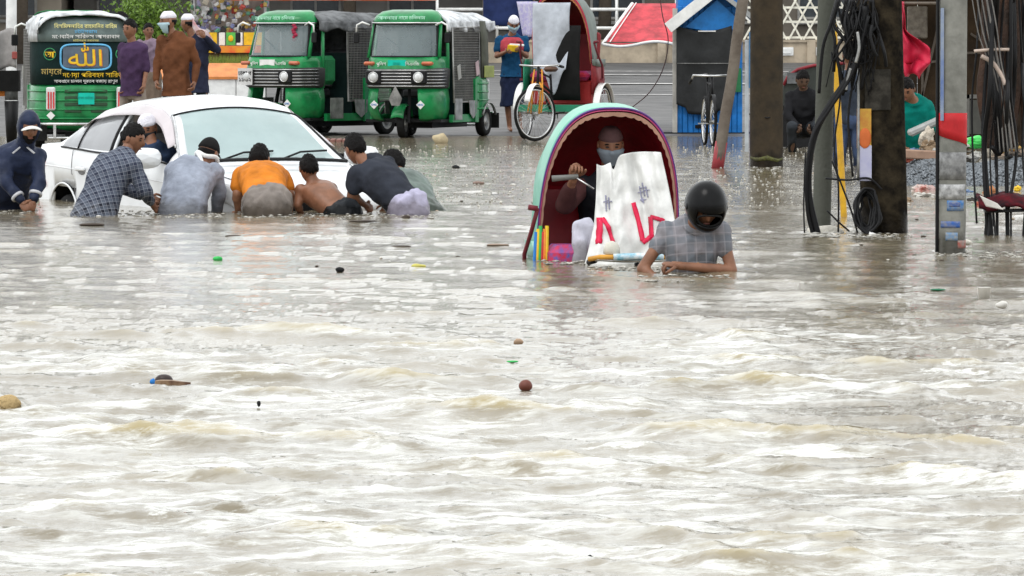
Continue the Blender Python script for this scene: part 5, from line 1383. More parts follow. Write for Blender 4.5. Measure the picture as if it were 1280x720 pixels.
auto('green auto-rickshaw facing the camera beside the blue-shirted standing man, white tarp over its mesh cage', (p.x + .12, p.y + 1.0, 0.0), hd_rot(-19), m_wcanvas, m_olive, extra_deco=deco_right)
p = P(346, 171, 87)
auto('green auto-rickshaw facing the camera right behind the white car, doorway open, grey sagging canopy', (p.x + .55, p.y + 1.4, 0.0), hd_rot(-35), m_gcanvas, m_gcanvas, front_plate='white', open_door=True, extra_deco=deco_left)
p = P(89, 184, 96)
auto('auto-rickshaw seen from behind with painted Arabic lettering on its dark green rear curtain', (p.x - .05, p.y + 1.3, -0.03), R(90 + 11), m_wcanvas, m_dgreen, extra_deco=deco_rear)

# ------------------------------------------------------------------ cycle rickshaws
def rickshaw(label, loc, rotz, hood_m, lining, rim1, rim2, sheet_fn=None, group='cycle rickshaws', scale=1.0, side_deco=True, extra=None, steer=0.0, width=.462):
    t = thing('cycle_rickshaw', label, 'cycle rickshaw', loc, rotz, group)
    t.scale = (scale,) * 3
    wr = .355
    spoke_wheel(t, (1.12, 0, wr), wr, rz=steer)
    for sy in (-1, 1): spoke_wheel(t, (-.22, sy * .545, wr), wr)
    m_fr = mat('rickshaw_frame_red', (.40, .03, .03), rough=.4); m_gf = mat('rickshaw_frame_green', (.02, .22, .12), rough=.4)
    # fork, head tube, bars
    mb = MB()
    for sy in (-1, 1): mb.tube([(1.12, sy * .055, wr), (1.02, sy * .055, .72), (.98, sy * .02, .76)], .013, 7)
    for sy in (-1, 1): mb.tube([(1.14, sy * .09, wr + .02), (1.05, sy * .085, .55), (.97, sy * .05, .93)], .011, 6)
    mb.build('fork', mat('fork_orange', (.62, .27, .03)), t)
    mb = MB(); mb.tube([(1.0, 0, .72), (.95, 0, .96)], .02, 8); mb.tube([(.98, 0, .78), (.35, 0, .62)], .017, 8); mb.tube([(.97, 0, .90), (.42, 0, .82)], .015, 8); mb.tube([(.42, 0, .86), (.30, 0, .34)], .017, 8); mb.tube([(.98, 0, .76), (.30, 0, .33)], .015, 8)
    mb.tube([(.30, 0, .34), (-.22, 0, .36)], .013, 6)
    mb.build('frame', m_black, t)
    mb = MB(); mb.box((.40, 0, .93), (.26, .14, .07), bev=.03); mb.build('saddle', mat('saddle_brown', (.10, .05, .03)), t)
    mb = MB(); mb.tube([(.82, -.27, .965), (.96, -.25, .985), (.965, -.1, .975), (.965, .1, .975), (.96, .25, .985), (.82, .27, .965)], .012, 7); hb = mb.build('handlebar', m_chrome, t)
    for sy in (-1, 1): g = MB(); g.tube([(.90, sy * .262, .975), (.77, sy * .28, .96)], .018, 8); g.build('grip', m_black, hb)
    mb = MB(); vs, fs = sheet(lambda u, v: (1.12 + (wr + .03) * math.cos(R(25 + 130 * u)), (v - .5) * .075, wr + (wr + .03) * math.sin(R(25 + 130 * u)) + .008 * math.cos((v - .5) * 3)), 16, 4); mb.add(vs, fs, True)
    mb.build('front_mudguard', m_white, t, solid=.006)
    for sy in (-1, 1):
        mb = MB(); vs, fs = sheet(lambda u, v: (-.22 + (wr + .035) * math.cos(R(5 + 160 * u)), sy * .545 + (v - .5) * .09, wr + (wr + .035) * math.sin(R(5 + 160 * u))), 16, 4); mb.add(vs, fs, True)
        mb.build('rear_mudguard', m_white, t, solid=.006)
    for sy in (-1, 1): mb = MB(); mb.tube([(.30, sy * .06, .34), (.30 + .12 * sy, sy * .1, .34 - .1 * sy)], .009, 6); mb.box((.30 + .12 * sy, sy * .14, .34 - .1 * sy), (.09, .07, .02)); mb.build('pedal', m_steel, t)
    # axle, platform, footboard
    mb = MB(); mb.tube([(-.22, -.545, wr), (-.22, .545, wr)], .02, 8); mb.build('axle', m_steel, t)
    mb = MB(); mb.box((.20, 0, .40), (.42, .86, .03)); mb.box((.41, 0, .42), (.02, .88, .09)); mb.bar((-.4, -.36, .42), (.4, -.36, .42), .03); mb.bar((-.4, .36, .42), (.4, .36, .42), .03); mb.build('footboard', m_gf, t)
    mb = MB(); mb.box((-.28, 0, .62), (.46, .84, .32), bev=.02); mb.build('seat_box', m_fr, t)
    mb = MB(); mb.box((-.20, 0, .84), (.46, .82, .13), bev=.05); mb.build('seat_cushion', mat('seat_red', (.42, .02, .03), rough=.4, col2=(.30, .05, .20), scale=9), t)
    mb = MB(); mb.box((-.46, 0, 1.14), (.08, .84, .55), (0, R(-12), 0), bev=.03); mb.build('backrest', lining, t)
    # side panels with painted flowers
    for sy in (-1, 1):
        mb = MB(); mb.loft([[Vector((x, sy * y, z)) for x, z in ((.08, .60), (.08, .98), (-.02, 1.06), (-.45, 1.06), (-.52, .60))] for y in (.455, .475)])
        sp = mb.build('side_panel', lining if sy > 0 else m_gf, t)
        if side_deco:
            for k in range(6):
                q = MB(); q.tube([(.10, sy * (.44 + .016 * k), .62 + .01 * k), (.125, sy * (.445 + .016 * k), .90), (.11, sy * (.44 + .014 * k), 1.17 - .02 * (k % 3))], .013, 6)
                q.build('tassel', (m_yellow, m_orange, m_red, mat('leaf_green', (.04, .42, .10)), m_yellow, m_blue)[k], sp)
    # folding hood: hoops swung about a pivot at the seat sides
    pv = Vector((-.16, 0, 1.0)); Hh = .955; Wd = width
    angs = [14, 8, -4, -18, -34, -52, -70, -82]
    def arch(a, k=1.0, n=36, e=2.7, dx=0.0):
        ax = Vector((math.sin(R(a)), 0, math.cos(R(a)))); out = []
        for i in range(n + 1):
            th = PI * i / n
            y = Wd * k * math.copysign(abs(math.cos(th)) ** (2 / e), math.cos(th)); h = Hh * k * abs(math.sin(th)) ** (2 / e)
            sc = 1.0 if a > -40 else 1 - .22 * ((-a - 40) / 45)
            out.append(pv + ax * (h * sc) + Vector((dx, y, 0)))
        return out
    hoods = []
    for i, a in enumerate(angs):
        hoods.append(arch(a, 1.0 if i % 2 == 0 else .985))
        # vertical drop to the panel top
    mb = MB(); mb.loft(hoods, closed=False, caps=False)
    for sy in (0, 36):
        pass
    ho = mb.build('hood', hood_m, t, solid=.012)
    mb = MB(); mb.loft([arch(a + (.6 if a == 14 else 0), .965) for a in angs], closed=False, caps=False); mb.build('hood_lining', lining, ho)
    # lower hood sides
    for sy in (-1, 1):
        mb = MB(); mb.loft([[Vector((.12, sy * .482, 1.06)), Vector((-.16, sy * .484, 1.06)), Vector((-.5, sy * .482, 1.06))], [Vector((.085, sy * .478, .98)), Vector((-.16, sy * .48, .96)), Vector((-.5, sy * .478, .96))]], closed=False, caps=False)
        mb.build('hood_skirt', hood_m, ho, solid=.01)
    # trimmed rim: beads of fabric along the front hoop
    a0 = arch(14, 1.0, 60, dx=.012); mb = MB(); mb.tube(a0, .007, 6); mb.build('rim_piping', rim2, ho)
    a1 = arch(14, .972, 90, dx=.010)
    mb = MB()
    vs = []; fs = []
    inn = arch(14, .940, 90, dx=.010)
    for i in range(91):
        sc = .18 if i % 3 else .0
        vs += [a1[i] + Vector((.004, 0, 0)), a1[i].lerp(inn[i], 1 - (0 if i % 3 else .25)) + Vector((.006, 0, 0))]
    for i in range(90): fs.append((2 * i, 2 * i + 1, 2 * i + 3, 2 * i + 2))
    mb.add(vs, fs); mb.build('scalloped_trim', rim1, ho, solid=.006)
    a2 = arch(14, .985, 60, dx=.016); mb = MB(); mb.tube(a2, .005, 5); mb.build('rim_piping', mat('pink_piping', (.45, .06, .16)), ho)
    # hood struts on the sides
    for sy in (-1, 1):
        mb = MB(); mb.tube([(.10, sy * .50, 1.28), (.02, sy * .53, 1.12), (-.12, sy * .55, .98), (-.13, sy * .55, .80)], .014, 6); mb.tube([(.10, sy * .50, 1.28), (.10, sy * .56, 1.29)], .018, 6); mb.box((-.13, sy * .55, .79), (.10, .04, .03))
        mb.build('hood_strut', mat('strut_maroon', (.16, .02, .03)), t)
    if extra: extra(t)
    return t

m_mint = mat('mint_hood_vinyl', (.10, .40, .28), rough=.32, scale=3, col2=(.20, .50, .38), bump=.5, bscale=6)
m_lining = mat('dark_red_lining', (.26, .010, .018), rough=.45, bump=.3, bscale=10)
m_peach = mat('peach_trim', (.44, .25, .18), rough=.6)
m_purple = mat('purple_piping', (.12, .04, .22), rough=.5)
RW_WATER = -0.945
RS = 193.0
pr = P(764, 324.4, RS)
RH = 9.0
def front_extra(t):
    # blue-white bar across the handlebar, bell and lamp
    mb = MB(); mb.tube([(.985, -.16, 1.0), (.99, .0, 1.005), (.985, .16, 1.0)], .021, 8); mb.build('bar_wrap', mat('bar_wrap_white_blue', (.75, .78, .8), col2=(.05, .35, .5), scale=14), t)
    for sy in (-1, 1): mb = MB(); mb.tube([(.985, sy * .15, 1.0), (.97, sy * .24, 1.0), (.90, sy * .30, .985)], .016, 8); mb.build('brake_lever', mat('lever_orange', (.65, .32, .05)), t)
    mb = MB(); mb.loft([[Vector((.93 + .05 * r_ * math.cos(2 * PI * k / 16), -.16 + .05 * r_ * math.sin(2 * PI * k / 16), z)) for k in range(16)] for r_, z in ((.6, 1.01), (1.1, 1.02), (1.05, 1.055), (.8, 1.085), (.15, 1.10))]); mb.build('bell', mat('bell_white', (.62, .60, .52), rough=.3), t)
    # bright cloth bundle under the seat edge
    mb = MB(); mb.box((.10, -.26, .97), (.34, .36, .16), bev=.05); mb.build('folded_cloth', mat('patterned_red_cloth', (.55, .02, .05), col2=(.08, .10, .35), scale=22, rough=.6), t)
rick1 = rickshaw('cycle rickshaw with mint green hood pushed through the deep water, passenger inside', (pr.x, pr.y, RW_WATER), hd_rot(RH), m_mint, m_lining, m_peach, m_purple, extra=front_extra)
p = P(695, 175, 90)
def back_extra(t):
    m_w = mat('white_plastic_sheet', (.42, .45, .50), rough=.4, bump=.4, bscale=5)
    def f(u, v):
        y = .33 - .52 * u; z = 1.80 - v * (.86 + .35 * math.exp(-((u - .62) / .2) ** 2)); x = .12 + .02 * math.sin(u * 9 + v * 4) + .12 * v + .03 * math.sin(v * 8) * u
        return (x, -y * (1 - .12 * v), z)
    mb = MB(); vs, fs = sheet(f, 26, 30); mb.add(vs, fs, True); mb.build('plastic_rain_sheet', m_w, t, solid=.004)
    mb = MB(); vs, fs = sheet(lambda u, v: (.13 + .06 * math.sin(v * 3), .0 + .33 * u - .10 * v * (1 - u), 1.50 - .98 * v), 10, 10); mb.add(vs, fs, True); mb.build('black_cover', m_dark, t, solid=.01)
rick2 = rickshaw('parked cycle rickshaw with dark red hood and pale rain sheet beside the green autos', (p.x + .05, p.y + .3, 0.0), hd_rot(-17), mat('grey_green_hood', (.16, .19, .17), rough=.5), mat('rick2_red_lining', (.22, .015, .02), rough=.5), mat('rick2_orange_trim', (.5, .18, .08)), m_red, scale=1.06, extra=back_extra, steer=R(-32), side_deco=False, width=.40)

# the printed plastic sheet held in front of the passenger
hx, hy = math.sin(R(RH)), -math.cos(R(RH))
def sheet1():
    t = P(795, 260, RS)
    def f(u, v):
        # u left to right, v top to bottom (photograph outline)
        top = 203 - 12 * u + 16 * math.exp(-((u - .26) / .06) ** 2) * 1.0 - 6 * math.sin(u * 3) ; top = top if u > .22 else 205 + 2 * math.sin(u * 20)
        xl = 746 - 10 * v ** 2 + (-14) * max(0, v - .6); xr = 826 + 34 * v - 8 * (v ** 2)
        px = xl + (xr - xl) * u; py = top + (332 - top) * v
        fold = .05 * math.sin(u * 11 + v * 2.2 + math.sin(v * 5)) * (1 - .3 * v) + .016 * math.sin(u * 27 - v * 6 + 2 * noise.noise(Vector((u * 3, v * 3, 5)))) + .02 * abs(noise.noise(Vector((u * 9, v * 5, 7)))) + .03 * noise.noise(Vector((u * 5, v * 6, 2)))
        return P(px, py, RS, -.42 - .35 * v + fold)
    mb = MB(); vs, fs = sheet(f, 60, 60); mb.add(vs, fs, True)
    m = mat('white_plastic_banner', (.66, .66, .64), rough=.38, bump=.5, bscale=7, var=.1)
    o = mb.build('plastic_sheet', m, None, solid=.003)
    tag(o, 'white plastic banner with red brush letters covering the rickshaw passenger', 'plastic sheet')
    f0 = f; f = lambda u, v: f0(min(1, max(0, u)), min(1, max(0, v)))
    def stroke(pts, w, colm, nm):
        dense = []
        for a, b in zip(pts[:-1], pts[1:]):
            for k in range(8): dense.append((a[0] + (b[0] - a[0]) * k / 8, a[1] + (b[1] - a[1]) * k / 8))
        dense.append(pts[-1])
        L_ = []; R_ = []
        for i, (u, v) in enumerate(dense):
            a, b = dense[max(i - 1, 0)], dense[min(i + 1, len(dense) - 1)]
            du, dv = (b[0] - a[0]) * .50, (b[1] - a[1]) * .70; n_ = math.hypot(du, dv) or 1
            ww = w * (1 + .25 * noise.noise(Vector((u * 30, v * 30, 0)))); ou, ov = -dv / n_ * ww / .50, du / n_ * ww / .70
            off = Vector((0, -.011, 0)); L_.append(f(u + ou, v + ov) + off); R_.append(f(u - ou, v - ov) + off)
        q = MB(); q.loft([[a, b] for a, b in zip(L_, R_)], closed=False, caps=False)
        q.build(nm, colm, o, solid=.002)
    mp = mat('red_brush_paint', (.62, .01, .06), rough=.5)
    stroke([(.50, .44), (.58, .70), (.60, .78)], .015, mp, 'painted_letter'); stroke([(.60, .80), (.70, .74), (.70, .57)], .013, mp, 'painted_letter'); stroke([(.70, .57), (.86, .60), (.80, .66)], .012, mp, 'painted_letter')
    stroke([(.06, .52), (.10, .78)], .019, mp, 'painted_letter'); stroke([(.10, .52), (.18, .62), (.26, .76)], .012, mp, 'painted_letter')
    mi = mat('faint_blue_ink', (.30, .30, .42), rough=.6)
    for (u, v, h) in ((.60, .30, .14), (.64, .27, .12), (.68, .30, .10), (.13, .30, .16), (.17, .33, .12), (.62, .40, .05)):
        stroke([(u, v), (u + .015, v + h)], .0035, mi, 'ink_writing'); stroke([(u - .03, v + h * .4), (u + .05, v + h * .35)], .003, mi, 'ink_writing')
sheet1()
# ------------------------------------------------------------------ the white saloon car
CAR_H = 26.5
def car():
    c0 = P(330, 208, 148)
    h = R(CAR_H); fx, fy = math.sin(h), -math.cos(h)
    # cowl centre (local x = 1.12) sits on c0
    loc = (c0.x - fx * 1.12, c0.y - fy * 1.12, -0.545)
    t = thing('white_car', 'white saloon car half under flood water being pushed by several men', 'car', loc, hd_rot(CAR_H))
    xs = [-2.22, -2.18, -2.05, -1.72, -1.55, -1.0, -.85, -.3, .2, .38, .55, 1.05, 1.22, 1.6, 2.0, 2.17, 2.25]
    def lerp_tab(tab, x):
        for (x0, v0), (x1, v1) in zip(tab[:-1], tab[1:]):
            if x <= x1:
                f = (x - x0) / (x1 - x0); f = f * f * (3 - 2 * f) * .5 + f * .5
                return v0 + (v1 - v0) * max(0, min(1, f))
        return tab[-1][1]
    wid = [(-2.24, .60), (-2.19, .72), (-2.0, .80), (-1.5, .845), (0, .85), (1.3, .845), (1.9, .79), (2.15, .70), (2.25, .56)]
    belt = [(-2.24, .80), (-2.18, .99), (-2.0, 1.03), (-1.6, 1.02), (-.5, .965), (.5, .94), (1.15, .90), (1.6, .84), (2.0, .77), (2.2, .66), (2.25, .55)]
    roof = [(-2.24, .80), (-2.18, 1.0), (-2.05, 1.05), (-1.68, 1.06), (-1.35, 1.23), (-.95, 1.405), (-.5, 1.46), (0, 1.475), (.30, 1.44), (.50, 1.365), (1.16, .925), (1.25, .90), (1.6, .855), (2.0, .80), (2.2, .67), (2.25, .55)]
    rw = [(-2.24, .50), (-2.05, .70), (-1.68, .70), (-1.3, .62), (-.95, .56), (-.3, .57), (.45, .565), (1.16, .765), (1.6, .68), (2.0, .62), (2.25, .48)]
    N1 = 150
    X = np.linspace(-2.24, 2.25, N1)
    lam = []    # parameter rows: (kind, fraction)
    # ring rows from sill to roof centre
    rows = [('s', 0.0), ('s', .2), ('s', .4), ('s', .6), ('s', .8), ('s', .93), ('b', 0)] + [('g', k / 12) for k in range(1, 12)] + [('r', 0)] + [('c', k / 9) for k in range(1, 10)]
    def pt(x, row, sy):
        w = lerp_tab(wid, x); zb = lerp_tab(belt, x); zr = lerp_tab(roof, x); wr_ = min(lerp_tab(rw, x), w * .97)
        kd, f = row
        if kd == 's':
            z = .17 + (zb - .17) * f
            y = w * (.93 + .07 * math.sin(PI * min(1, f * 1.25 + .08)) ** .7 if f < .75 else 1.0 - .035 * ((f - .75) / .25) ** 2)
        elif kd == 'b': z = zb; y = w * .955
        elif kd in 'gr':
            if kd == 'r': f = 1.0
            ye, ze = wr_, zr - .055 * min(1, max(.2, (zr - zb) / .35))
            z = zb + (ze - zb) * f; y = w * .955 + (ye - w * .955) * (f ** 1.15) + .018 * math.sin(PI * f) * min(1, (zr - zb) / .3)
        else:
            ye, ze = wr_, zr - .055 * min(1, max(.2, (zr - zb) / .35))
            y = ye * (1 - f); z = ze + (zr + .012 - ze) * math.sin(f * PI / 2) ** .8
        return Vector((x, sy * y, z))
    parts = {k: ([], []) for k in ('body', 'windscreen', 'rear_screen', 'fw0', 'rw0', 'fw1', 'rw1')}
    nR = len(rows)
    def classify(i, j, sy):
        x = (X[i] + X[i + 1]) / 2; ra, rb = rows[j], rows[j + 1]
        if ra[0] in 'rc' and rb[0] == 'c':
            fm = (ra[1] if ra[0] == 'c' else 0) * .5 + rb[1] * .5
            if .50 < x < 1.13 and fm > .06: return 'windscreen'
            if -1.62 < x < -.98 and fm > .06: return 'rear_screen'
        if ra[0] in 'bg' and rb[0] == 'g':
            f = ((ra[1] if ra[0] == 'g' else 0) + rb[1]) / 2
            gh = lerp_tab(roof, x) - lerp_tab(belt, x)
            if gh > .10 and f > .05 and f < .90 and -1.42 < x < .96:
                if x > -.26: return 'fw%d' % (sy > 0)
                if x < -.34: return 'rw%d' % (sy > 0)
        if ra[0] == 's' and rb[0] in 'sb':
            z = (pt(x, ra, sy).z + pt(x, rb, sy).z) / 2
            for ax in (-1.33, 1.36):
                if math.hypot(x - ax, z - .32) < .375: return None
        return 'body'
    for sy in (-1, 1):
        for j in range(nR - 1):
            for i in range(N1 - 1):
                k = classify(i, j, sy)
                if k is None: continue
                vs, fs = parts[k]; n = len(vs)
                vs += [pt(X[i], rows[j], sy), pt(X[i + 1], rows[j], sy), pt(X[i + 1], rows[j + 1], sy), pt(X[i], rows[j + 1], sy)]
                fs.append((n, n + 1, n + 2, n + 3))
    def mk(key, name, m, inset=0.0, solid=0.0):
        vs, fs = parts[key]
        mb = MB(); mb.add(vs, fs, True); me = mb.mesh(name)
        bm = bmesh.new(); bm.from_mesh(me); bmesh.ops.remove_doubles(bm, verts=bm.verts, dist=.0008); bmesh.ops.recalc_face_normals(bm, faces=bm.faces)
        for f in bm.faces: f.smooth = True
        bm.to_mesh(me); bm.free(); me.materials.append(m)
        return link(name, me, None, t)
    b = mk('body', 'body', m_car)
    md = b.modifiers.new('solid', 'SOLIDIFY'); md.thickness = .02; md.offset = -1
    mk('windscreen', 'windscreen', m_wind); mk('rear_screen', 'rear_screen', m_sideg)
    mk('rw0', 'side_window', m_sideg); mk('rw1', 'side_window', m_sideg); mk('fw1', 'side_window', m_sideg)
    # end caps
    for x in (X[0], X[-1]):
        mb = MB(); ring_ = [pt(x, r_, -1) for r_ in rows] + [pt(x, r_, 1) for r_ in rows[::-1][1:]]
        mb.add(ring_, [tuple(range(len(ring_)))])
        mb.build('bumper_cover', m_car, t)
    # dark trim round the glass
    def trim(pts, r_, m, nm): q = MB(); q.tube(pts, r_, 6); q.build(nm, m, t)
    wj = [j for j, r_ in enumerate(rows) if r_ == ('r', 0)][0]
    up_ = lambda v: v + Vector((0, 0, .004))
    trim([up_(pt(.50, rows[j], -1)) for j in range(wj, nR)] + [up_(pt(.50, rows[j], 1)) for j in range(nR - 1, wj - 1, -1)], .010, m_black, 'windscreen_seal')
    trim([up_(pt(1.14, rows[j], -1)) for j in range(wj, nR)] + [up_(pt(1.14, rows[j], 1)) for j in range(nR - 1, wj - 1, -1)], .020, m_black, 'wiper_cowl')
    for sy in (-1, 1):
        trim([up_(pt(x, rows[wj], sy)) for x in np.linspace(.48, 1.14, 12)], .011, m_black if sy > 0 else m_chrome, 'windscreen_seal')
        trim([pt(x, ('g', .04), sy) + Vector((0, sy * .004, 0)) for x in np.linspace(-1.44, .96, 30)], .009, m_black, 'window_seal')
        trim([pt(x, ('g', .915), sy) + Vector((0, sy * .004, .002)) for x in np.linspace(-1.3, .9, 30)], .008, m_chrome, 'window_seal')
        trim([pt(-.30, ('g', f), sy) + Vector((0, sy * .004, 0)) for f in np.linspace(.05, .9, 8)], .018, m_black, 'door_pillar')
        trim([pt(-1.05 - .05 * f, ('g', f), sy) + Vector((0, sy * .004, 0)) for f in np.linspace(.05, .9, 8)], .010, m_black, 'quarter_pillar')
        # rain visors over the door windows
        vz = MB(); vs, fs = sheet(lambda u, v: pt(-1.25 + 2.12 * u, ('g', .98 - .20 * v), sy) + Vector((0, sy * (.012 + .035 * v), 0)), 30, 4); vz.add(vs, fs, True)
        vz.build('rain_visor', glass_mat('smoked_visor', (.66, .60, .62), .75, .15), t, solid=.004)
        # door shut lines
        for xx, z0, z1 in ((-.33, .0, 1.0), (1.0, .1, 1.0), (-1.08, .55, 1.0)):
            trim([pt(xx + (.0 if xx > -1 else -.12 * (f - .5)), ('s', f), sy) + Vector((0, sy * .0015, 0)) for f in np.linspace(z0, z1, 10)], .003, mat('seam_grey', (.22, .22, .23)), 'door_seam')
        trim([pt(x, ('s', .80), sy) + Vector((0, sy * .0005, 0)) for x in np.linspace(-2.0, 1.9, 40)], .004, m_car, 'crease')
        for xx in (-.16 - .72, .16 + .30):
            q = MB(); q.box(pt(xx, ('s', .82), sy) + Vector((0, sy * .018, 0)), (.20, .022, .035), bev=.01); q.build('door_handle', m_car, t)
            q = MB(); q.ell(pt(xx, ('s', .80), sy) + Vector((0, sy * .001, 0)), (.085, .006, .035)); q.build('handle_recess', mat('seam_grey', (.10, .10, .11)), t)
        # wheel arches and wheels
        for ax in (-1.33, 1.36):
            pts = []
            for k in range(25):
                a = R(-20 + 220 * k / 24); x = ax + .385 * math.cos(a); z = .32 + .385 * math.sin(a)
                w = lerp_tab(wid, x); pts.append(Vector((x, sy * w * .996, z)))
            q = MB(); q.tube(pts, .009, 6); q.build('wheel_arch', m_car, t)
            q = MB(); vs, fs = sheet(lambda u, v: (ax + .39 * math.cos(R(-10 + 200 * u)), sy * (.84 - .25 * v), .32 + .39 * math.sin(R(-10 + 200 * u))), 20, 2); q.add(vs, fs)
            q.box((ax, sy * .58, .42), (.76, .02, .6)); q.build('arch_liner', m_dark, t)
            small_wheel(t, (ax, sy * .72, .30), .305, .19)
        # door mirror
        q = MB(); q.box((.90, sy * 1.01, .965), (.13, .33, .18), bev=.05); mo = q.build('door_mirror', m_car, t); mo.modifiers.new('s', 'SUBSURF').render_levels = 1; mo.modifiers['s'].levels = 1
        q = MB(); q.box((.832, sy * 1.01, .965), (.01, .22, .13)); q.build('mirror_glass', m_chrome, mo)
        q = MB(); q.bar((.86, sy * .83, .965), (.86, sy * .92, .965), .05, .05); q.build('mirror_foot', m_black, mo)
        # lamps
        q = MB(); vs, fs = sheet(lambda u, v: pt(-2.225 + .33 * u, ('s', .56 + .38 * v * (1 - .3 * u)), sy) + Vector((-.022, sy * .026, 0)), 8, 6); q.add(vs, fs, True); q.build('tail_light', m_redl, t, solid=.01)
        q = MB(); vs, fs = sheet(lambda u, v: pt(1.98 + .2 * u, ('s', .72 + .26 * v), sy) + Vector((.004, sy * .006, 0)), 8, 6); q.add(vs, fs, True); q.build('headlight', m_lens, t, solid=.01)
    for y0, y1 in ((-.45, .12), (.1, .62)):
        q = MB(); q.tube([(1.16, y0, .935), (1.07, (y0 + y1) / 2, 1.01), (1.04, y1, 1.02)], .009, 6); q.build('wiper', m_black, t)
    q = MB(); q.box((.50, 0, 1.27), (.03, .24, .07), bev=.015); q.build('rear_view_mirror', m_black, t)
    for syy in (-.35, .35): q = MB(); vs, fs = sheet(lambda u, v: (.55 + .08 * v, syy + (u - .5) * .36, 1.29 - .05 * v), 4, 2); q.add(vs, fs); q.build('sun_visor', mat('visor_cream', (.5, .48, .44)), t, solid=.012)
    # interior
    q = MB(); q.box((-.1, 0, .30), (2.9, 1.5, .06)); q.box((1.0, 0, .74), (.25, 1.36, .2), bev=.05); q.box((-1.45, 0, .80), (.5, 1.3, .1)); q.build('cabin_floor', m_dark, t)
    for sx, syy in ((.15, -.36), (.15, .36), (-.85, 0)):
        q = MB(); ww = .5 if syy else 1.25
        q.box((sx, syy, .52), (.5, ww, .18), bev=.06); q.box((sx - .28, syy, .86), (.14, ww, .6), (0, R(-12), 0), bev=.05)
        if syy: q.box((sx - .36, syy, 1.23), (.09, .26, .16), bev=.04)
        q.build('car_seat', mat('grey_upholstery', (.20, .19, .18)), t)
    q = MB()
    for k in range(1): ring(q, (.72, -.36, .95), .18, .016, axis='X', n=28, m=6)
    q.build('steering_wheel', m_black, t)
    # bonnet shut line and grille
    trim([up_(pt(x, ('r', 0), -1)) for x in np.linspace(1.2, 2.1, 12)], .004, mat('seam_grey', (.10, .10, .11)), 'bonnet_seam')
    trim([up_(pt(x, ('r', 0), 1)) for x in np.linspace(1.2, 2.1, 12)], .004, mat('seam_grey', (.10, .10, .11)), 'bonnet_seam')
    q = MB(); q.box((2.255, 0, .60), (.02, .7, .12)); q.build('grille', m_black, t)
    q = MB(); q.box((2.26, 0, .42), (.02, .5, .13)); q.build('number_plate', m_white, t)
    return t
the_car = car()
# ------------------------------------------------------------------ the men round the car
m_navy = cloth('navy_raincoat', (.022, .030, .062), rough=.45, bump=.5)
m_plaid1 = plaid('navy_check_shirt', (.030, .036, .060), (.12, .14, .18), (.34, .36, .42), 15, 17, .14, ((1, .3, .25), (-.25, .2, 1)))
m_greyw = cloth('wet_pale_blue_shirt', (.30, .33, .40), bump=.7, bscale=20)
m_orangeT = cloth('orange_shirt', (.62, .20, .022), rough=.7)
m_greyp = cloth('grey_trousers', (.235, .205, .185), rough=.75, bump=.4)
m_blackT = cloth('charcoal_tshirt', (.030, .034, .046), rough=.8)
m_lav = cloth('lavender_trousers', (.46, .44, .58))
m_darktr = cloth('dark_trousers', (.030, .034, .040))
m_greengrey = cloth('grey_green_raincape', (.15, .19, .17), rough=.45, bump=.5)
PUSH = 'men pushing the white car'
def rain_extra(root, W, M, hd, o0):
    mb = MB(); vs, fs = sheet(lambda u, v: hd + M @ Vector((.108 + .035 * v * math.sqrt(max(0, 1 - (2 * u - 1) ** 2)), (u - .5) * .17, .052 - .012 * v - .03 * (2 * u - 1) ** 2)), 10, 4); mb.add(vs, fs, True); mb.build('cap_brim', m_white, root, solid=.008)
    for w_, e_ in (('wra', 'ela'), ('wrb', 'elb')):
        d_ = (W[e_] - W[w_]).normalized(); c = W[w_] + d_ * .06; q = d_.to_track_quat('Z', 'Y')
        mb = MB(); mb.tube([c + q @ Vector((0, 0, -.012)), c + q @ Vector((0, 0, .012))], .056, 14); mb.build('cuff_band', mat('reflective_band', (.45, .45, .47), rough=.4), root)
    mb = MB(); mb.ell(hd + M @ Vector((.078, 0, -.03)), (.03, .062, .05)); 
    for sx in (-1, 1): mb = MB(); mb.bar(W['neck'] + Vector((sx * .03, -.10, -.01)), W['neck'] + Vector((sx * .09, -.12, -.06)), .022, .01); mb.build('collar_stripe', mat('reflective_band', (.45, .45, .47)), root)
person('bearded man in a hooded navy raincoat bending at the tail of the white car', 150,
       dict(pelvis=(8, 268, .10), chest=(14, 222, -.10), neck=(31, 182, -.32), head=(36, 160, -.42), sha=(5, 194, -.28), shb=(47, 196, -.25), ela=(8, 228, -.42), wra=(27, 252, -.5), elb=(49, 226, -.40), wrb=(42, 250, -.48)),
       face=(.32, -1, -.32), up=(0, 0, 1), top=m_navy, top_sleeve='long', top_len=.28, bottom=m_darktr, hair=False, hood=m_navy, beard=True, girth=1.08, extra=rain_extra, group=PUSH, base_z=-.53, hands=(dict(nrm=(0, 1, -.4), curl=.5), dict(nrm=(-1, 1, -.3), curl=.5)))
person('dark-haired man in a navy checked shirt leaning on the car door below the mirror', 152,
       dict(pelvis=(116, 274, -.95), chest=(134, 224, -.80), neck=(157, 193, -.62), head=(166, 174, -.58), sha=(132, 203, -.55), shb=(166, 208, -.85), ela=(158, 236, -.30), wra=(186, 248, -.30), elb=(181, 239, -.85), wrb=(192, 258, -.55)),
       face=(1, -.42, -.28), up=(.15, 0, 1), top=m_plaid1, top_sleeve='mid', top_len=.22, bottom=m_darktr, girth=1.12, group=PUSH, base_z=-.53, wrinkle=.008, collar=True, hands=(dict(nrm=(0, 1, 0)), dict(nrm=(.3, 1, -.4), curl=.6)))
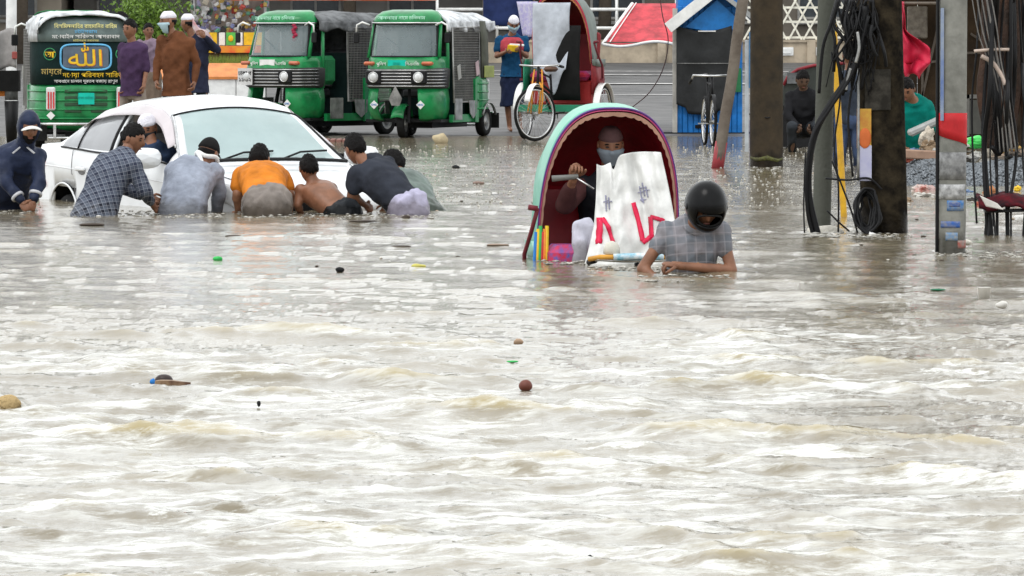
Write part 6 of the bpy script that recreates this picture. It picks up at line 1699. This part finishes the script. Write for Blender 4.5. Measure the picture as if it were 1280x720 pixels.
def cap_cloth(root, W, M, hd, o0):
    mb = MB(); mb.tube([hd + M @ Vector((.10 * math.cos(a), .085 * math.sin(a), -.035 + .012 * math.sin(3 * a))) for a in np.linspace(0, 2 * PI, 20)[:-1]], .020, 7, closed=True); mb.cone(hd + M @ Vector((-.10, .02, -.04)), hd + M @ Vector((-.12, -.05, -.11)), .022, .012); mb.build('white_kerchief', m_white, root)
person('man in a wet pale shirt and black cap bending with his back to the camera', 150,
       dict(pelvis=(226, 274, -1.05), chest=(236, 232, -.86), neck=(253, 207, -.62), head=(260, 192, -.52), sha=(218, 214, -.62), shb=(268, 216, -.66), ela=(210, 240, -.62), wra=(204, 264, -.62), elb=(274, 240, -.62), wrb=(270, 268, -.62)),
       face=(.55, 1, -.45), up=(0.1, 0, 1), top=m_greyw, top_sleeve='long', top_len=.22, bottom=m_darktr, cap=('cap', m_dark), hair=True, girth=1.16, extra=cap_cloth, group=PUSH, base_z=-.53, wrinkle=.010)
person('man in an orange shirt and grey trousers bent over the car bonnet, seen from behind', 150,
       dict(pelvis=(334, 254, -1.30), chest=(329, 227, -1.02), neck=(325, 211, -.72), head=(324, 199, -.60), sha=(303, 219, -.75), shb=(352, 222, -.75), ela=(297, 242, -.80), wra=(297, 264, -.70), elb=(362, 243, -.80), wrb=(362, 266, -.70), knea=(318, 326, -1.25), kneb=(350, 326, -1.25)),
       face=(.25, 1, -.35), top=m_orangeT, top_sleeve='short', bottom=m_greyp, girth=1.20, group=PUSH, base_z=-.53, skin=m_skin2, rump=(.215, .17, .17, (0, -.03, -.04)))
person('shirtless boy leaning on the car bonnet between the orange and charcoal shirts', 150,
       dict(pelvis=(428, 266, -1.10), chest=(408, 250, -1.0), neck=(390, 228, -.85), head=(386, 211, -.82), sha=(376, 238, -.90), shb=(414, 236, -.80), ela=(372, 256, -.95), wra=(378, 272, -.85), elb=(424, 254, -.7), wrb=(440, 262, -.6)),
       face=(-.25, 1, -.15), top=None, bottom=m_darktr, girth=.98, size=.93, group=PUSH, base_z=-.53, bare=True)
person('tall man in a charcoal t-shirt and lavender trousers leaning on the bonnet end', 150,
       dict(pelvis=(511, 260, -1.25), chest=(484, 232, -1.12), neck=(455, 205, -.95), head=(444, 186, -.88), sha=(446, 217, -1.08), shb=(483, 206, -.78), ela=(440, 245, -1.05), wra=(456, 256, -.95), elb=(498, 238, -.7), wrb=(486, 256, -.7), hipa=(504, 268, -1.33), hipb=(520, 258, -1.16), knea=(488, 312, -1.35), kneb=(522, 320, -1.1)),
       face=(-.75, 1, -.30), up=(-.1, 0, 1), top=m_blackT, top_sleeve='short', bottom=m_lav, girth=1.16, group=PUSH, base_z=-.53, rump=(.15, .13, .10, (0.03, -.04, -.06)))
person('crouching man in a grey-green cape hidden behind the charcoal t-shirt', 148,
       dict(pelvis=(530, 272, -.9), chest=(516, 248, -.70), neck=(502, 220, -.45), head=(492, 206, -.35), sha=(496, 230, -.62), shb=(516, 226, -.35), ela=(492, 246, -.5), wra=(480, 260, -.4), elb=(524, 244, -.3), wrb=(516, 262, -.3)),
       face=(-1, .7, -.3), top=m_greengrey, top_sleeve='long', top_len=.25, bottom=m_greengrey, girth=1.22, group=PUSH, base_z=-.53, wrinkle=.014)
def drv_extra(root, W, M, hd, o0):
    mb = MB(); head_part(mb, hd, M, lambda d: d.x > -.2 and d.z < -.05, 1.14, .85); mb.build('scarf', m_darktr, root)
person('driver in a white cap looking out of the open car window', 146.5,
       dict(pelvis=(200, 236, -.15), chest=(196, 204, -.15), neck=(190, 180, -.18), head=(184, 161, -.10), sha=(176, 194, -.32), shb=(212, 194, .02), ela=(182, 216, .0), wra=(196, 222, .10), elb=(218, 220, .1), wrb=(212, 224, .15)),
       face=(-.2, -1, -.25), top=cloth('driver_navy', (.03, .05, .10)), top_sleeve='long', bottom=m_darktr, cap=('skull', mat('white_knit_cap', (.74, .72, .78), bump=.6, bscale=80, rough=.9)), girth=.95, base_z=-.2, extra=drv_extra)

# ------------------------------------------------------------------ men on the left bank
m_topi = mat('white_knit_cap', (.74, .72, .78), bump=.6, bscale=80, rough=.9)
m_mask = mat('pale_blue_mask', (.36, .50, .56), rough=.7)
STG = 'men standing behind the car'
person('man in a dark purple shirt standing beside the rear of the lettered auto', 101,
       dict(pelvis=(166, 114, .02), chest=(166, 84, 0), neck=(165, 53, 0), head=(163, 37, -.02), sha=(154, 60, .05), shb=(179, 61, -.05), ela=(152, 84, .08), wra=(154, 106, .02), elb=(184, 84, -.04), wrb=(180, 107, -.12), anka=(160, 192, 0), ankb=(172, 192, 0)),
       face=(-.75, -1, -.05), top=cloth('purple_shirt', (.062, .034, .080)), top_sleeve='half', top_len=.06, bottom=cloth('taupe_trousers', (.24, .20, .17)), girth=.88, group=STG, base_z=-.15, collar=True, hands=(None, dict(nrm=(-1, 0, 0), thumb=(0, -1, 0))))
person('dark-haired man whose head shows above the purple-shirted man', 94,
       dict(pelvis=(146, 105, 0), chest=(146, 72, 0), neck=(148, 42, 0), head=(152, 27, -.03), sha=(133, 48, 0), shb=(163, 48, 0), ela=(132, 72, 0), wra=(136, 95, 0), elb=(165, 72, 0), wrb=(160, 95, 0), anka=(142, 176, 0), ankb=(150, 176, 0)),
       face=(-1, -.35, -.1), top=cloth('pale_top', (.45, .40, .38)), top_sleeve='short', bottom=m_darktr, group=STG, base_z=-.03)
person('bearded man in a long brown shirt, white cap and pale blue mask', 104,
       dict(pelvis=(221, 110, 0), chest=(220, 80, 0), neck=(214, 45, 0), head=(211, 27, -.03), sha=(203, 51, .05), shb=(238, 54, -.05), ela=(197, 78, .05), wra=(196, 101, -.05), elb=(246, 80, -.0), wrb=(243, 103, -.12), anka=(210, 192, 0), ankb=(232, 192, 0)),
       face=(-1, -.30, -.05), top=cloth('rust_brown_shirt', (.135, .052, .024)), top_sleeve='long', top_len=.10, bottom=cloth('dark_teal_trousers', (.020, .040, .062)), cap=('skull', m_topi), mask=m_mask, beard=True, girth=.96, group=STG, base_z=-.15, collar=True, hands=(dict(nrm=(1, 0, 0), thumb=(0, -1, 0)), dict(nrm=(-1, 0, 0), thumb=(0, -1, 0))))
def scarf_extra(root, W, M, hd, o0):
    mb = MB(); vs, fs = sheet(lambda u, v: Vector(W['neck']) + Vector((.02 + .30 * u, -.10 - .06 * math.sin(u * 3), .13 - .33 * u + .12 * v - .04 * math.sin(u * 7))), 14, 6); mb.add(vs, fs, True); mb.build('pink_white_scarf', mat('pink_white_scarf', (.62, .55, .56), col2=(.45, .16, .18), scale=9), root, solid=.015)
person('man in navy with a white head cloth and raised arm behind the brown-shirted man', 94,
       dict(pelvis=(244, 105, 0), chest=(245, 76, 0), neck=(240, 46, 0), head=(235, 29, 0), sha=(229, 52, .05), shb=(258, 54, -.02), ela=(228, 76, 0), wra=(232, 96, 0), elb=(272, 62, -.1), wrb=(256, 46, -.25), anka=(238, 182, 0), ankb=(250, 182, 0)),
       face=(-.8, .6, 0), top=cloth('navy_top', (.022, .026, .05)), top_sleeve='long', top_len=.12, bottom=m_darktr, cap=('skull', m_topi), girth=1.02, group=STG, base_z=-.1, extra=scarf_extra)
person('blurred distant man in dull mauve between the purple and brown shirts', 78,
       dict(pelvis=(188, 95, 0), chest=(188, 72, 0), neck=(186, 50, 0), head=(186, 39, 0), sha=(175, 55, 0), shb=(199, 55, 0), ela=(173, 72, 0), wra=(175, 90, 0), elb=(201, 72, 0), wrb=(199, 90, 0), anka=(184, 150, 0), ankb=(193, 150, 0)),
       face=(.3, -1, 0), top=cloth('mauve_top', (.22, .16, .21)), top_sleeve='short', bottom=cloth('brown_lungi', (.16, .12, .09)), bottom_kind='lungi', group=STG, base_z=.05)

def phone_extra(root, W, M, hd, o0):
    mb = MB(); mb.box(W['wra'].lerp(W['wrb'], .5) + Vector((.0, -.07, .03)), (.16, .03, .10), (.2, .1, 0), bev=.01); mb.build('yellow_purse', m_yellow, root)
    mb = MB(); mb.box(W['wra'].lerp(W['wrb'], .5) + Vector((.06, -.06, .08)), (.22, .02, .035), (0, .05, 0), bev=.01); mb.build('pale_paper', m_white, root)
    mb = MB(); spine_loft(mb, [W['sha'].lerp(W['shb'], .5) + Vector((0, 0, .035)), W['chest'] + Vector((0, 0, .03))], [(0, .12, .10), (.3, .190, .128), (.7, .193, .138), (1, .186, .134)], (1, 0, 0)); me = remeshed(mb, .012, 2); me.materials.clear(); me.materials.append(cloth('coral_yoke', (.50, .07, .09))); link('shirt_yoke', me, None, root)
person('man in a red and blue shirt, white cap and mask looking at his hands', 84,
       dict(pelvis=(641, 92, 0), chest=(640, 68, -.02), neck=(640, 44, -.04), head=(642, 30, -.09), sha=(624, 50, 0), shb=(656, 50, 0), ela=(621, 70, -.05), wra=(634, 64, -.25), elb=(658, 70, -.05), wrb=(648, 62, -.25), knea=(634, 126, -.02), kneb=(648, 126, -.02), anka=(637, 158, 0), ankb=(650, 156, 0)),
       face=(.15, -1, -.55), top=cloth('teal_blue_shirt', (.010, .065, .15)), top_sleeve='short', top_len=.05, bottom=cloth('navy_lungi', (.015, .022, .055)), bottom_kind='shorts', rump=(.20, .16, .2, (0, 0, -.12)), cap=('skull', m_topi), mask=m_mask, girth=1.02, base_z=.08, extra=phone_extra, group=None, fcurl=.8)

# ------------------------------------------------------------------ helmeted man and passenger
m_plaid2 = plaid('grey_check_shirt', (.25, .24, .26), (.12, .145, .17), (.33, .31, .33), 8.5, 8.5, .15, ((1, .1, .05), (-.05, .2, 1)))
m_helm = mat('black_helmet', (.003, .003, .0035), rough=.20, coat=.0, spec=.16, var=.1, scale=4)
def helmet_extra(root, W, M, hd, o0):
    mb = MB(); n1, n2 = 44, 34; vs = []; fs = []; keep = {}
    for j in range(n2 + 1):
        th = PI * .90 * j / n2
        for i in range(n1):
            ph = 2 * PI * i / n1; d_ = Vector((math.sin(th) * math.cos(ph), math.sin(th) * math.sin(ph), math.cos(th)))
            r_ = Vector((.150 if d_.x > 0 else .138, .124, .150)); p_ = Vector((d_.x * r_.x, d_.y * r_.y, d_.z * r_.z))
            if d_.z < -.1: p_.y *= 1 - .14 * (-d_.z); p_.x += .028 * max(0, d_.x) * min(1, -d_.z * 2.0)
            vs.append(hd + M @ (p_ + Vector((-.005, 0, .012)))); keep[(j, i)] = d_
    for j in range(n2):
        for i in range(n1):
            d_ = (keep[(j, i)] + keep[(j + 1, (i + 1) % n1)]).normalized()
            if d_.x > .25 and -.36 < d_.z < .22 and abs(d_.y) < .62: continue
            i2 = (i + 1) % n1; fs.append((j * n1 + i, (j + 1) * n1 + i, (j + 1) * n1 + i2, j * n1 + i2))
    mb.add(vs, fs, True); h = mb.build('helmet', m_helm, root, solid=.014)
    q = MB(); pts = []
    for k in range(28):
        a_ = 2 * PI * k / 28; yy = .60 * math.cos(a_); zz_ = -.07 + .29 * math.sin(a_); xx_ = math.sqrt(max(.05, 1 - yy * yy - zz_ * zz_))
        pts.append(hd + M @ (Vector((xx_ * .152, yy * .125, zz_ * .150)) + Vector((-.003, 0, .012))))
    q.tube(pts, .007, 6, closed=True); q.build('port_seal', m_dark, h)
    for sy in (-1, 1): q = MB(); q.ell(hd + M @ Vector((.015, sy * .124, .015)), (.026, .010, .026), M.to_quaternion()); q.build('visor_hinge', m_helm, h)
    # stitched badge on the chest
    c = W['chest'].lerp(W['shb'], .35) + Vector((-.01, -.165, -.05)); q = MB(); q.ell(c, (.032, .012, .010)); q.ell(c + Vector((-.01, -.002, .012)), (.014, .01, .012)); q.build('badge', mat('gold_badge', (.35, .20, .06)), root)
HM = 204
hy_ = lambda: 0
person('man in a black motorcycle helmet and grey checked shirt pushing the rickshaw handlebar', HM,
       dict(pelvis=(862, 412, .14), chest=(862, 338, .03), neck=(869, 280, -.05), head=(882, 259, -.16), sha=(834, 290, .02), shb=(901, 290, -.02), ela=(803, 336, -.02), wra=(826, 352, -.10), elb=(915, 338, -.08), wrb=(848, 332, -.26), knea=(850, 490, .0), kneb=(885, 485, -.1)),
       face=(.22, -1, -.72), up=(0.04, 0, 1), top=m_plaid2, top_sleeve='short', top_len=.06, bottom=m_darktr, hair=False, girth=.90, voxel=.009, extra=helmet_extra, base_z=-.93, collar=True, wrinkle=.015, sleeve=.42,
       hands=(dict(nrm=(.3, 1, 0), curl=.5), dict(d=(-1, -.15, .12), nrm=(0, .2, -1), thumb=(0, -1, .3), curl=.8)))
PS = 193
m_blackk = cloth('black_vest', (.012, .013, .017), rough=.8)
def pass_extra(root, W, M, hd, o0):
    mb = MB(); w_ = W['wra']; mb.tube([w_ + Vector((-.14, -.05, -.005)), w_ + Vector((.03, -.06, .01))], [.020, .016], 10); mb.build('umbrella_handle', mat('grey_handle', (.16, .16, .15), rough=.35), root)
    mb = MB(); mb.tube([w_ + Vector((.02, -.07, .0)), w_ + Vector((.13, -.09, -.07))], .006, 6); mb.build('umbrella_rod', m_chrome, root)
    mb = MB(); mb.cone(W['sha'] + Vector((0, -.01, 0)), W['ela'], .075, .068); mb.cone(W['ela'], W['ela'].lerp(W['wra'], .6), .068, .050); me = remeshed(mb, .012, 2, (.007, 7, (1, 1, 1))); me.materials.clear(); me.materials.append(cloth('dark_sleeve', (.075, .03, .03))); link('sleeve', me, None, root)
person('masked passenger in a dull pink cap and black top seated inside the mint-hooded rickshaw', PS,
       dict(pelvis=(757, 322, .30), chest=(757, 262, .28), neck=(761, 214, .22), head=(763, 182, .17), sha=(727, 232, .18), shb=(797, 232, .18), ela=(706, 256, .02), wra=(717, 222, -.16), elb=(806, 264, .05), wrb=(786, 250, -.18), hipa=(742, 322, .25), hipb=(774, 322, .25), knea=(730, 286, -.20), kneb=(790, 292, -.20), anka=(722, 350, -.30), ankb=(790, 350, -.25)),
       face=(.10, -1, -.22), top=m_blackk, top_sleeve='none', bottom=cloth('white_cotton_trousers', (.60, .60, .70), rough=.8), cap=('skull', cloth('shaded_pink_cap', (.11, .06, .06), rough=.9)), mask=mat('shaded_grey_mask', (.22, .26, .30), rough=.8), girth=1.08, base_z=-.1, voxel=.011, fcurl=.9, extra=pass_extra, hands=(dict(d=(.2, -.3, 1), nrm=(.3, -1, .2), thumb=(1, 0, .3), curl=.9), None))  # cap and mask colours lowered to paint in the hood's deep shadow
# ------------------------------------------------------------------ people on the right
person('man in a teal shirt bending over the rubbish behind the almost black pole', 122,
       dict(pelvis=(1137, 208, 0), chest=(1140, 172, -.08), neck=(1142, 126, -.22), head=(1133, 112, -.30), sha=(1124, 132, -.2), shb=(1158, 134, -.12), ela=(1122, 162, -.25), wra=(1130, 185, -.35), elb=(1166, 158, -.1), wrb=(1178, 164, -.3), anka=(1130, 262, 0), ankb=(1144, 262, 0)),
       face=(-.3, -1, -.6), top=cloth('teal_shirt', (.0, .16, .13)), top_sleeve='mid', top_len=.05, bottom=m_darktr, base_z=-.3, girth=1.05)
person('shadowed man in black crouching behind the slim grey pole', 100,
       dict(pelvis=(1004, 162, 0), chest=(1004, 140, -.1), neck=(1004, 112, -.2), head=(1003, 100, -.26), sha=(988, 120, -.15), shb=(1021, 120, -.15), ela=(984, 144, -.25), wra=(996, 158, -.4), elb=(1026, 144, -.25), wrb=(1014, 158, -.4), knea=(990, 158, -.45), kneb=(1020, 158, -.45), anka=(990, 192, -.25), ankb=(1020, 192, -.25)),
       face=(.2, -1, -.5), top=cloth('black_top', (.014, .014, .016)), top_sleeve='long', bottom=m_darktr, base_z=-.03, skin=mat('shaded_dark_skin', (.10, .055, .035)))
person('man in faded blue jeans hidden behind the yellow pipe and cables', 112,
       dict(pelvis=(1062, 150, 0), chest=(1062, 120, 0), neck=(1062, 88, 0), head=(1062, 70, 0), sha=(1045, 98, 0), shb=(1079, 98, 0), ela=(1043, 124, 0), wra=(1046, 148, 0), elb=(1081, 124, 0), wrb=(1078, 148, 0), anka=(1056, 238, 0), ankb=(1068, 238, 0)),
       face=(-.2, 1, 0), top=cloth('slate_top', (.04, .05, .07)), top_sleeve='long', bottom=cloth('blue_jeans', (.05, .075, .14)), base_z=-.3)
# ------------------------------------------------------------------ floating rubbish and stones
def wz(py): return (py - YH) / HC    # scale of the water plane at a row
def scrap(name, label, cat, px, py, w, h, m, seed=0, q=None, depth=None, jit=.35):
    s = wz(py); d_ = depth or w * .7
    mb = MB(); mb.ell((0, 0, 0), (w / s / 2, d_ / s / 2, h / s / 2), None, 16, 10)
    r_ = max(w, h) / s / 2
    mb.v = [tuple(Vector(v) * (1 + jit * noise.noise(Vector(v) * (1.3 / r_) + Vector((seed * 3.1, 1, 0))))) for v in mb.v]
    o = mb.build(name, m); p_ = P(px, py, s); o.location = (p_.x, p_.y, .25 * h / s)
    if q: o.rotation_euler = q
    return tag(o, label, cat)
m_bw = mat('dark_driftwood', (.055, .04, .03), rough=.7); m_bn = mat('brown_husk', (.15, .045, .03), rough=.5); m_stn = mat('yellow_stone', (.46, .38, .24), rough=.8, bump=.4)
scrap('stone', 'rounded yellow-beige stone at the waterline before the auto', 'stone', 551, 179, 20, 16, m_stn, 1)
scrap('shoe_sole', 'small black disc lying in the shallow water right of the yellow stone', 'disc', 570, 210, 10, 5, m_black, 2)
scrap('brick_piece', 'dull reddish brick piece in the shallow water left of the mint-hooded rickshaw', 'brick', 598, 230, 15, 5, mat('brick_dull', (.22, .15, .12)), 3, jit=.15)
scrap('driftwood', 'dark flat wood floating below the white car\'s rear wheel', 'driftwood', 115, 282, 32, 5, m_bw, 4, jit=.2)
scrap('driftwood', 'short brown chip floating below the man in the wet pale shirt', 'driftwood', 291, 296, 20, 3.5, m_bw, 5, jit=.2)
scrap('driftwood', 'dark twig end floating below the charcoal t-shirt man', 'driftwood', 507, 274, 12, 7, m_bw, 6)
scrap('driftwood', 'thin dark stick left of the twig end below the charcoal t-shirt man', 'driftwood', 455, 277, 34, 3, m_bw, 7)
scrap('driftwood', 'brown stick floating above the pale yellow scrap', 'driftwood', 502, 309, 24, 3.5, m_bw, 8)
scrap('driftwood', 'brown stick floating left of the rickshaw strut', 'driftwood', 622, 307, 26, 3.5, mat('tan_stick', (.24, .17, .12)), 9)
scrap('leaf', 'bright green floating leaf in the left middle of the water', 'leaf', 272, 326, 12, 8, mat('leaf_green2', (.04, .45, .10)), 10)
scrap('wrapper_scrap', 'pale yellow scrap floating below the car front', 'wrapper', 523, 334, 18, 6, mat('pale_yellow_scrap', (.55, .50, .12)), 11)
scrap('shoe', 'small black shoe floating in the middle left of the water', 'shoe', 425, 339, 12, 7, m_black, 12)
scrap('leaf', 'dark green bottle neck floating near the right edge', 'bottle', 1173, 363, 20, 3.5, mat('bottle_green', (.01, .14, .06), rough=.2), 13, jit=.1)
scrap('foam_scrap', 'pale flat foam scrap below the white cup', 'foam', 1254, 383, 16, 9, m_bagw, 14)
scrap('coconut', 'dark red-brown coconut floating in the middle of the water', 'coconut', 657, 486, 17, 15, m_bn, 15, jit=.12, depth=16)
scrap('coconut', 'dark round husk with a blue edge floating behind the broken plank', 'husk', 204, 478, 23, 14, mat('black_brown_husk', (.035, .022, .02), rough=.35), 16, jit=.12)
s_ = wz(483); p_ = P(212, 484, s_)
pl = thing('plank', 'broken brown plank with a pointed end floating before the dark husk', 'plank', (p_.x, p_.y, .012), R(-4))
mb = MB(); mb.loft([[Vector((x, w_ * y, z * h_)) for y, z in ((-1, -1), (1, -1), (1, 1), (-1, 1))] for x, w_, h_ in ((-.06, .03, .011), (-.04, .035, .013), (.01, .03, .012), (.03, .022, .009), (.085, .006, .004))], smooth=False); mb.build('wood', mat('plank_tan', (.30, .20, .12), col2=(.10, .05, .03), scale=20), pl)
scrap('plastic_scrap', 'small blue plastic piece beside the dark round husk', 'plastic', 190, 480, 7, 9, m_blue, 17)
scrap('sponge', 'yellow-brown spongy lump at the left edge of the water', 'sponge', 10, 512, 30, 24, mat('sponge_tan', (.46, .33, .16), bump=1, bscale=60, rough=.9), 18)
scrap('seed_pod', 'tiny black pod with a stalk floating in the lower left water', 'pod', 323, 507, 5, 8, m_black, 19)
scrap('seed_pod', 'tiny black pod floating near the bottom edge', 'pod', 910, 695, 8, 6, m_black, 20)
scrap('seed_pod', 'tiny black speck on the brown wave near the bottom middle', 'pod', 738, 698, 6, 4, m_black, 21)
scrap('leaf', 'small brown leaf floating right of the coconut top', 'leaf', 648, 430, 12, 9, mat('leaf_brown', (.35, .24, .16)), 22)
scrap('leaf', 'thin green sliver floating above the coconut', 'leaf', 640, 453, 14, 3, mat('leaf_green2', (.04, .45, .10)), 23)
s_ = wz(372); p_ = P(1231, 372, s_)
cup = thing('cup', 'white plastic cup floating near the right edge', 'cup', (p_.x, p_.y, .0), 0)
mb = MB(); mb.loft([[Vector((r_ * math.cos(2 * PI * k / 18), r_ * math.sin(2 * PI * k / 18), z)) for k in range(18)] for r_, z in ((.030, -.02), (.036, .055), (.038, .057), (.034, .055), (.028, -.015))]); mb.build('cup_wall', m_bagw, cup)
# scattered small scraps in the shallows
rng = random.Random(77)
mm = [m_bagw, m_bw, mat('tan_scrap', (.38, .30, .22)), m_bagc]
proto = {}
for k in range(70):
    px = rng.choice([rng.uniform(450, 690), rng.uniform(870, 1130), rng.uniform(1130, 1280), rng.uniform(0, 1280)]); py = rng.uniform(190, 330) if px > 450 else rng.uniform(268, 340)
    w = rng.uniform(3, 8); c = k % 4
    s2 = wz(py); p_ = P(px, py, s2)
    if c not in proto:
        mb = MB(); mb.ell((0, 0, 0), (1, .8, .35), None, 10, 6); mb.v = [tuple(Vector(v) * (1 + .4 * noise.noise(Vector(v) * 1.5 + Vector((c, 0, 0))))) for v in mb.v]
        proto[c] = mb.mesh('scrap'); proto[c].materials.append(mm[c])
    o = bpy.data.objects.new('scrap', proto[c]); COL.objects.link(o); o.location = (p_.x, p_.y, .003); r_ = w / s2 / 2; o.scale = (r_, r_, r_); o.rotation_euler = (0, 0, rng.random() * 6)
    tag(o, ['tiny white scrap of plastic floating in the flood', 'tiny dark chip of wood floating in the flood', 'tiny tan scrap floating in the flood', 'tiny cream scrap floating in the flood'][c], 'scrap', ['tiny white floating scraps', 'tiny dark floating chips', 'tiny tan floating scraps', 'tiny cream floating scraps'][c])
# left edge: grey wrapped post and hanging navy awning cloth
def left_bits():
    s = 92; c = P(12, 150, s); t = thing('wrapped_handcart', 'grey sheet and dark barrel standing at the left edge beside the lettered auto', 'cart', (c.x, c.y, 0))
    xx = lambda px: (px - 12) / s; zz = lambda py: HC - (py - YH) / s
    mb = MB(); vs, fs = sheet(lambda u, v: (xx(-14 + 36 * u), -.1 - .04 * math.sin(u * 8) , zz(38 + 48 * v + 3 * math.sin(u * 6))), 14, 10); mb.add(vs, fs, True); mb.build('grey_sheet', mat('grey_sheet', (.30, .285, .28), rough=.6, bump=.4, bscale=8), t, solid=.02)
    mb = MB(); mb.box((xx(2), 0, zz(101)), (.5, .3, .28)); mb.build('dark_box', m_dark, t)
    mb = MB(); mb.tube([(xx(15), -.05, zz(125)), (xx(15), -.05, zz(94))], .09, 14); mb.build('grey_drum', m_gcanvas, t)
    mb = MB(); mb.tube([(xx(15), -.05, 0.0), (xx(15), -.05, zz(126))], [.07, .10], 14); mb.build('black_drum', m_black, t)
    mb = MB(); mb.box((xx(20), -.16, zz(69)), (.07, .03, .10), bev=.01); mb.build('red_patch', mat('dull_red_patch', (.35, .08, .07)), t)
    mb = MB(); mb.box((xx(34), -.2, zz(90)), (.09, .02, .18)); mb.build('pale_card', mat('pale_card', (.45, .45, .42)), t)
    mb = MB(); mb.box((xx(0), .1, zz(112)), (.30, .1, .18)); mb.build('orange_crate', m_orange, t)
left_bits()
t = thing('patterned_cloth', 'lilac and white patterned cloth hanging behind the masked rickshaw puller', 'cloth', (*P(664, 60, 80).xy, 0))
mb = MB(); vs, fs = sheet(lambda u, v: ((-18 + 26 * u) / 80 * (1 - .45 * v), .04 * math.sin(u * 9), HC - (2 + 44 * v - YH) / 80), 10, 10); mb.add(vs, fs, True); mb.build('cloth_drape', mat('lilac_print', (.42, .38, .62), col2=(.62, .60, .66), scale=22), t, solid=.01)
t = thing('navy_awning', 'navy awning sheet hanging above the masked rickshaw puller', 'awning', (*P(640, 20, 78).xy, 0))
mb = MB(); vs, fs = sheet(lambda u, v: ((-36 + 62 * u) / 78, .3 * (1 - v) + .05 * math.sin(u * 7), HC - (-30 + (62 + 22 * math.exp(-((u - .85) / .2) ** 2)) * v - YH) / 78), 14, 8); mb.add(vs, fs, True); mb.build('awning_sheet', cloth('navy_awning_cloth', (.015, .025, .08)), t, solid=.01)
mb = MB(); mb.tube([(-.45, .3, 0), (-.45, .3, 2.4)], .02, 6); mb.tube([(.35, .3, 0), (.35, .3, 2.4)], .02, 6); mb.build('post', m_wood, t)
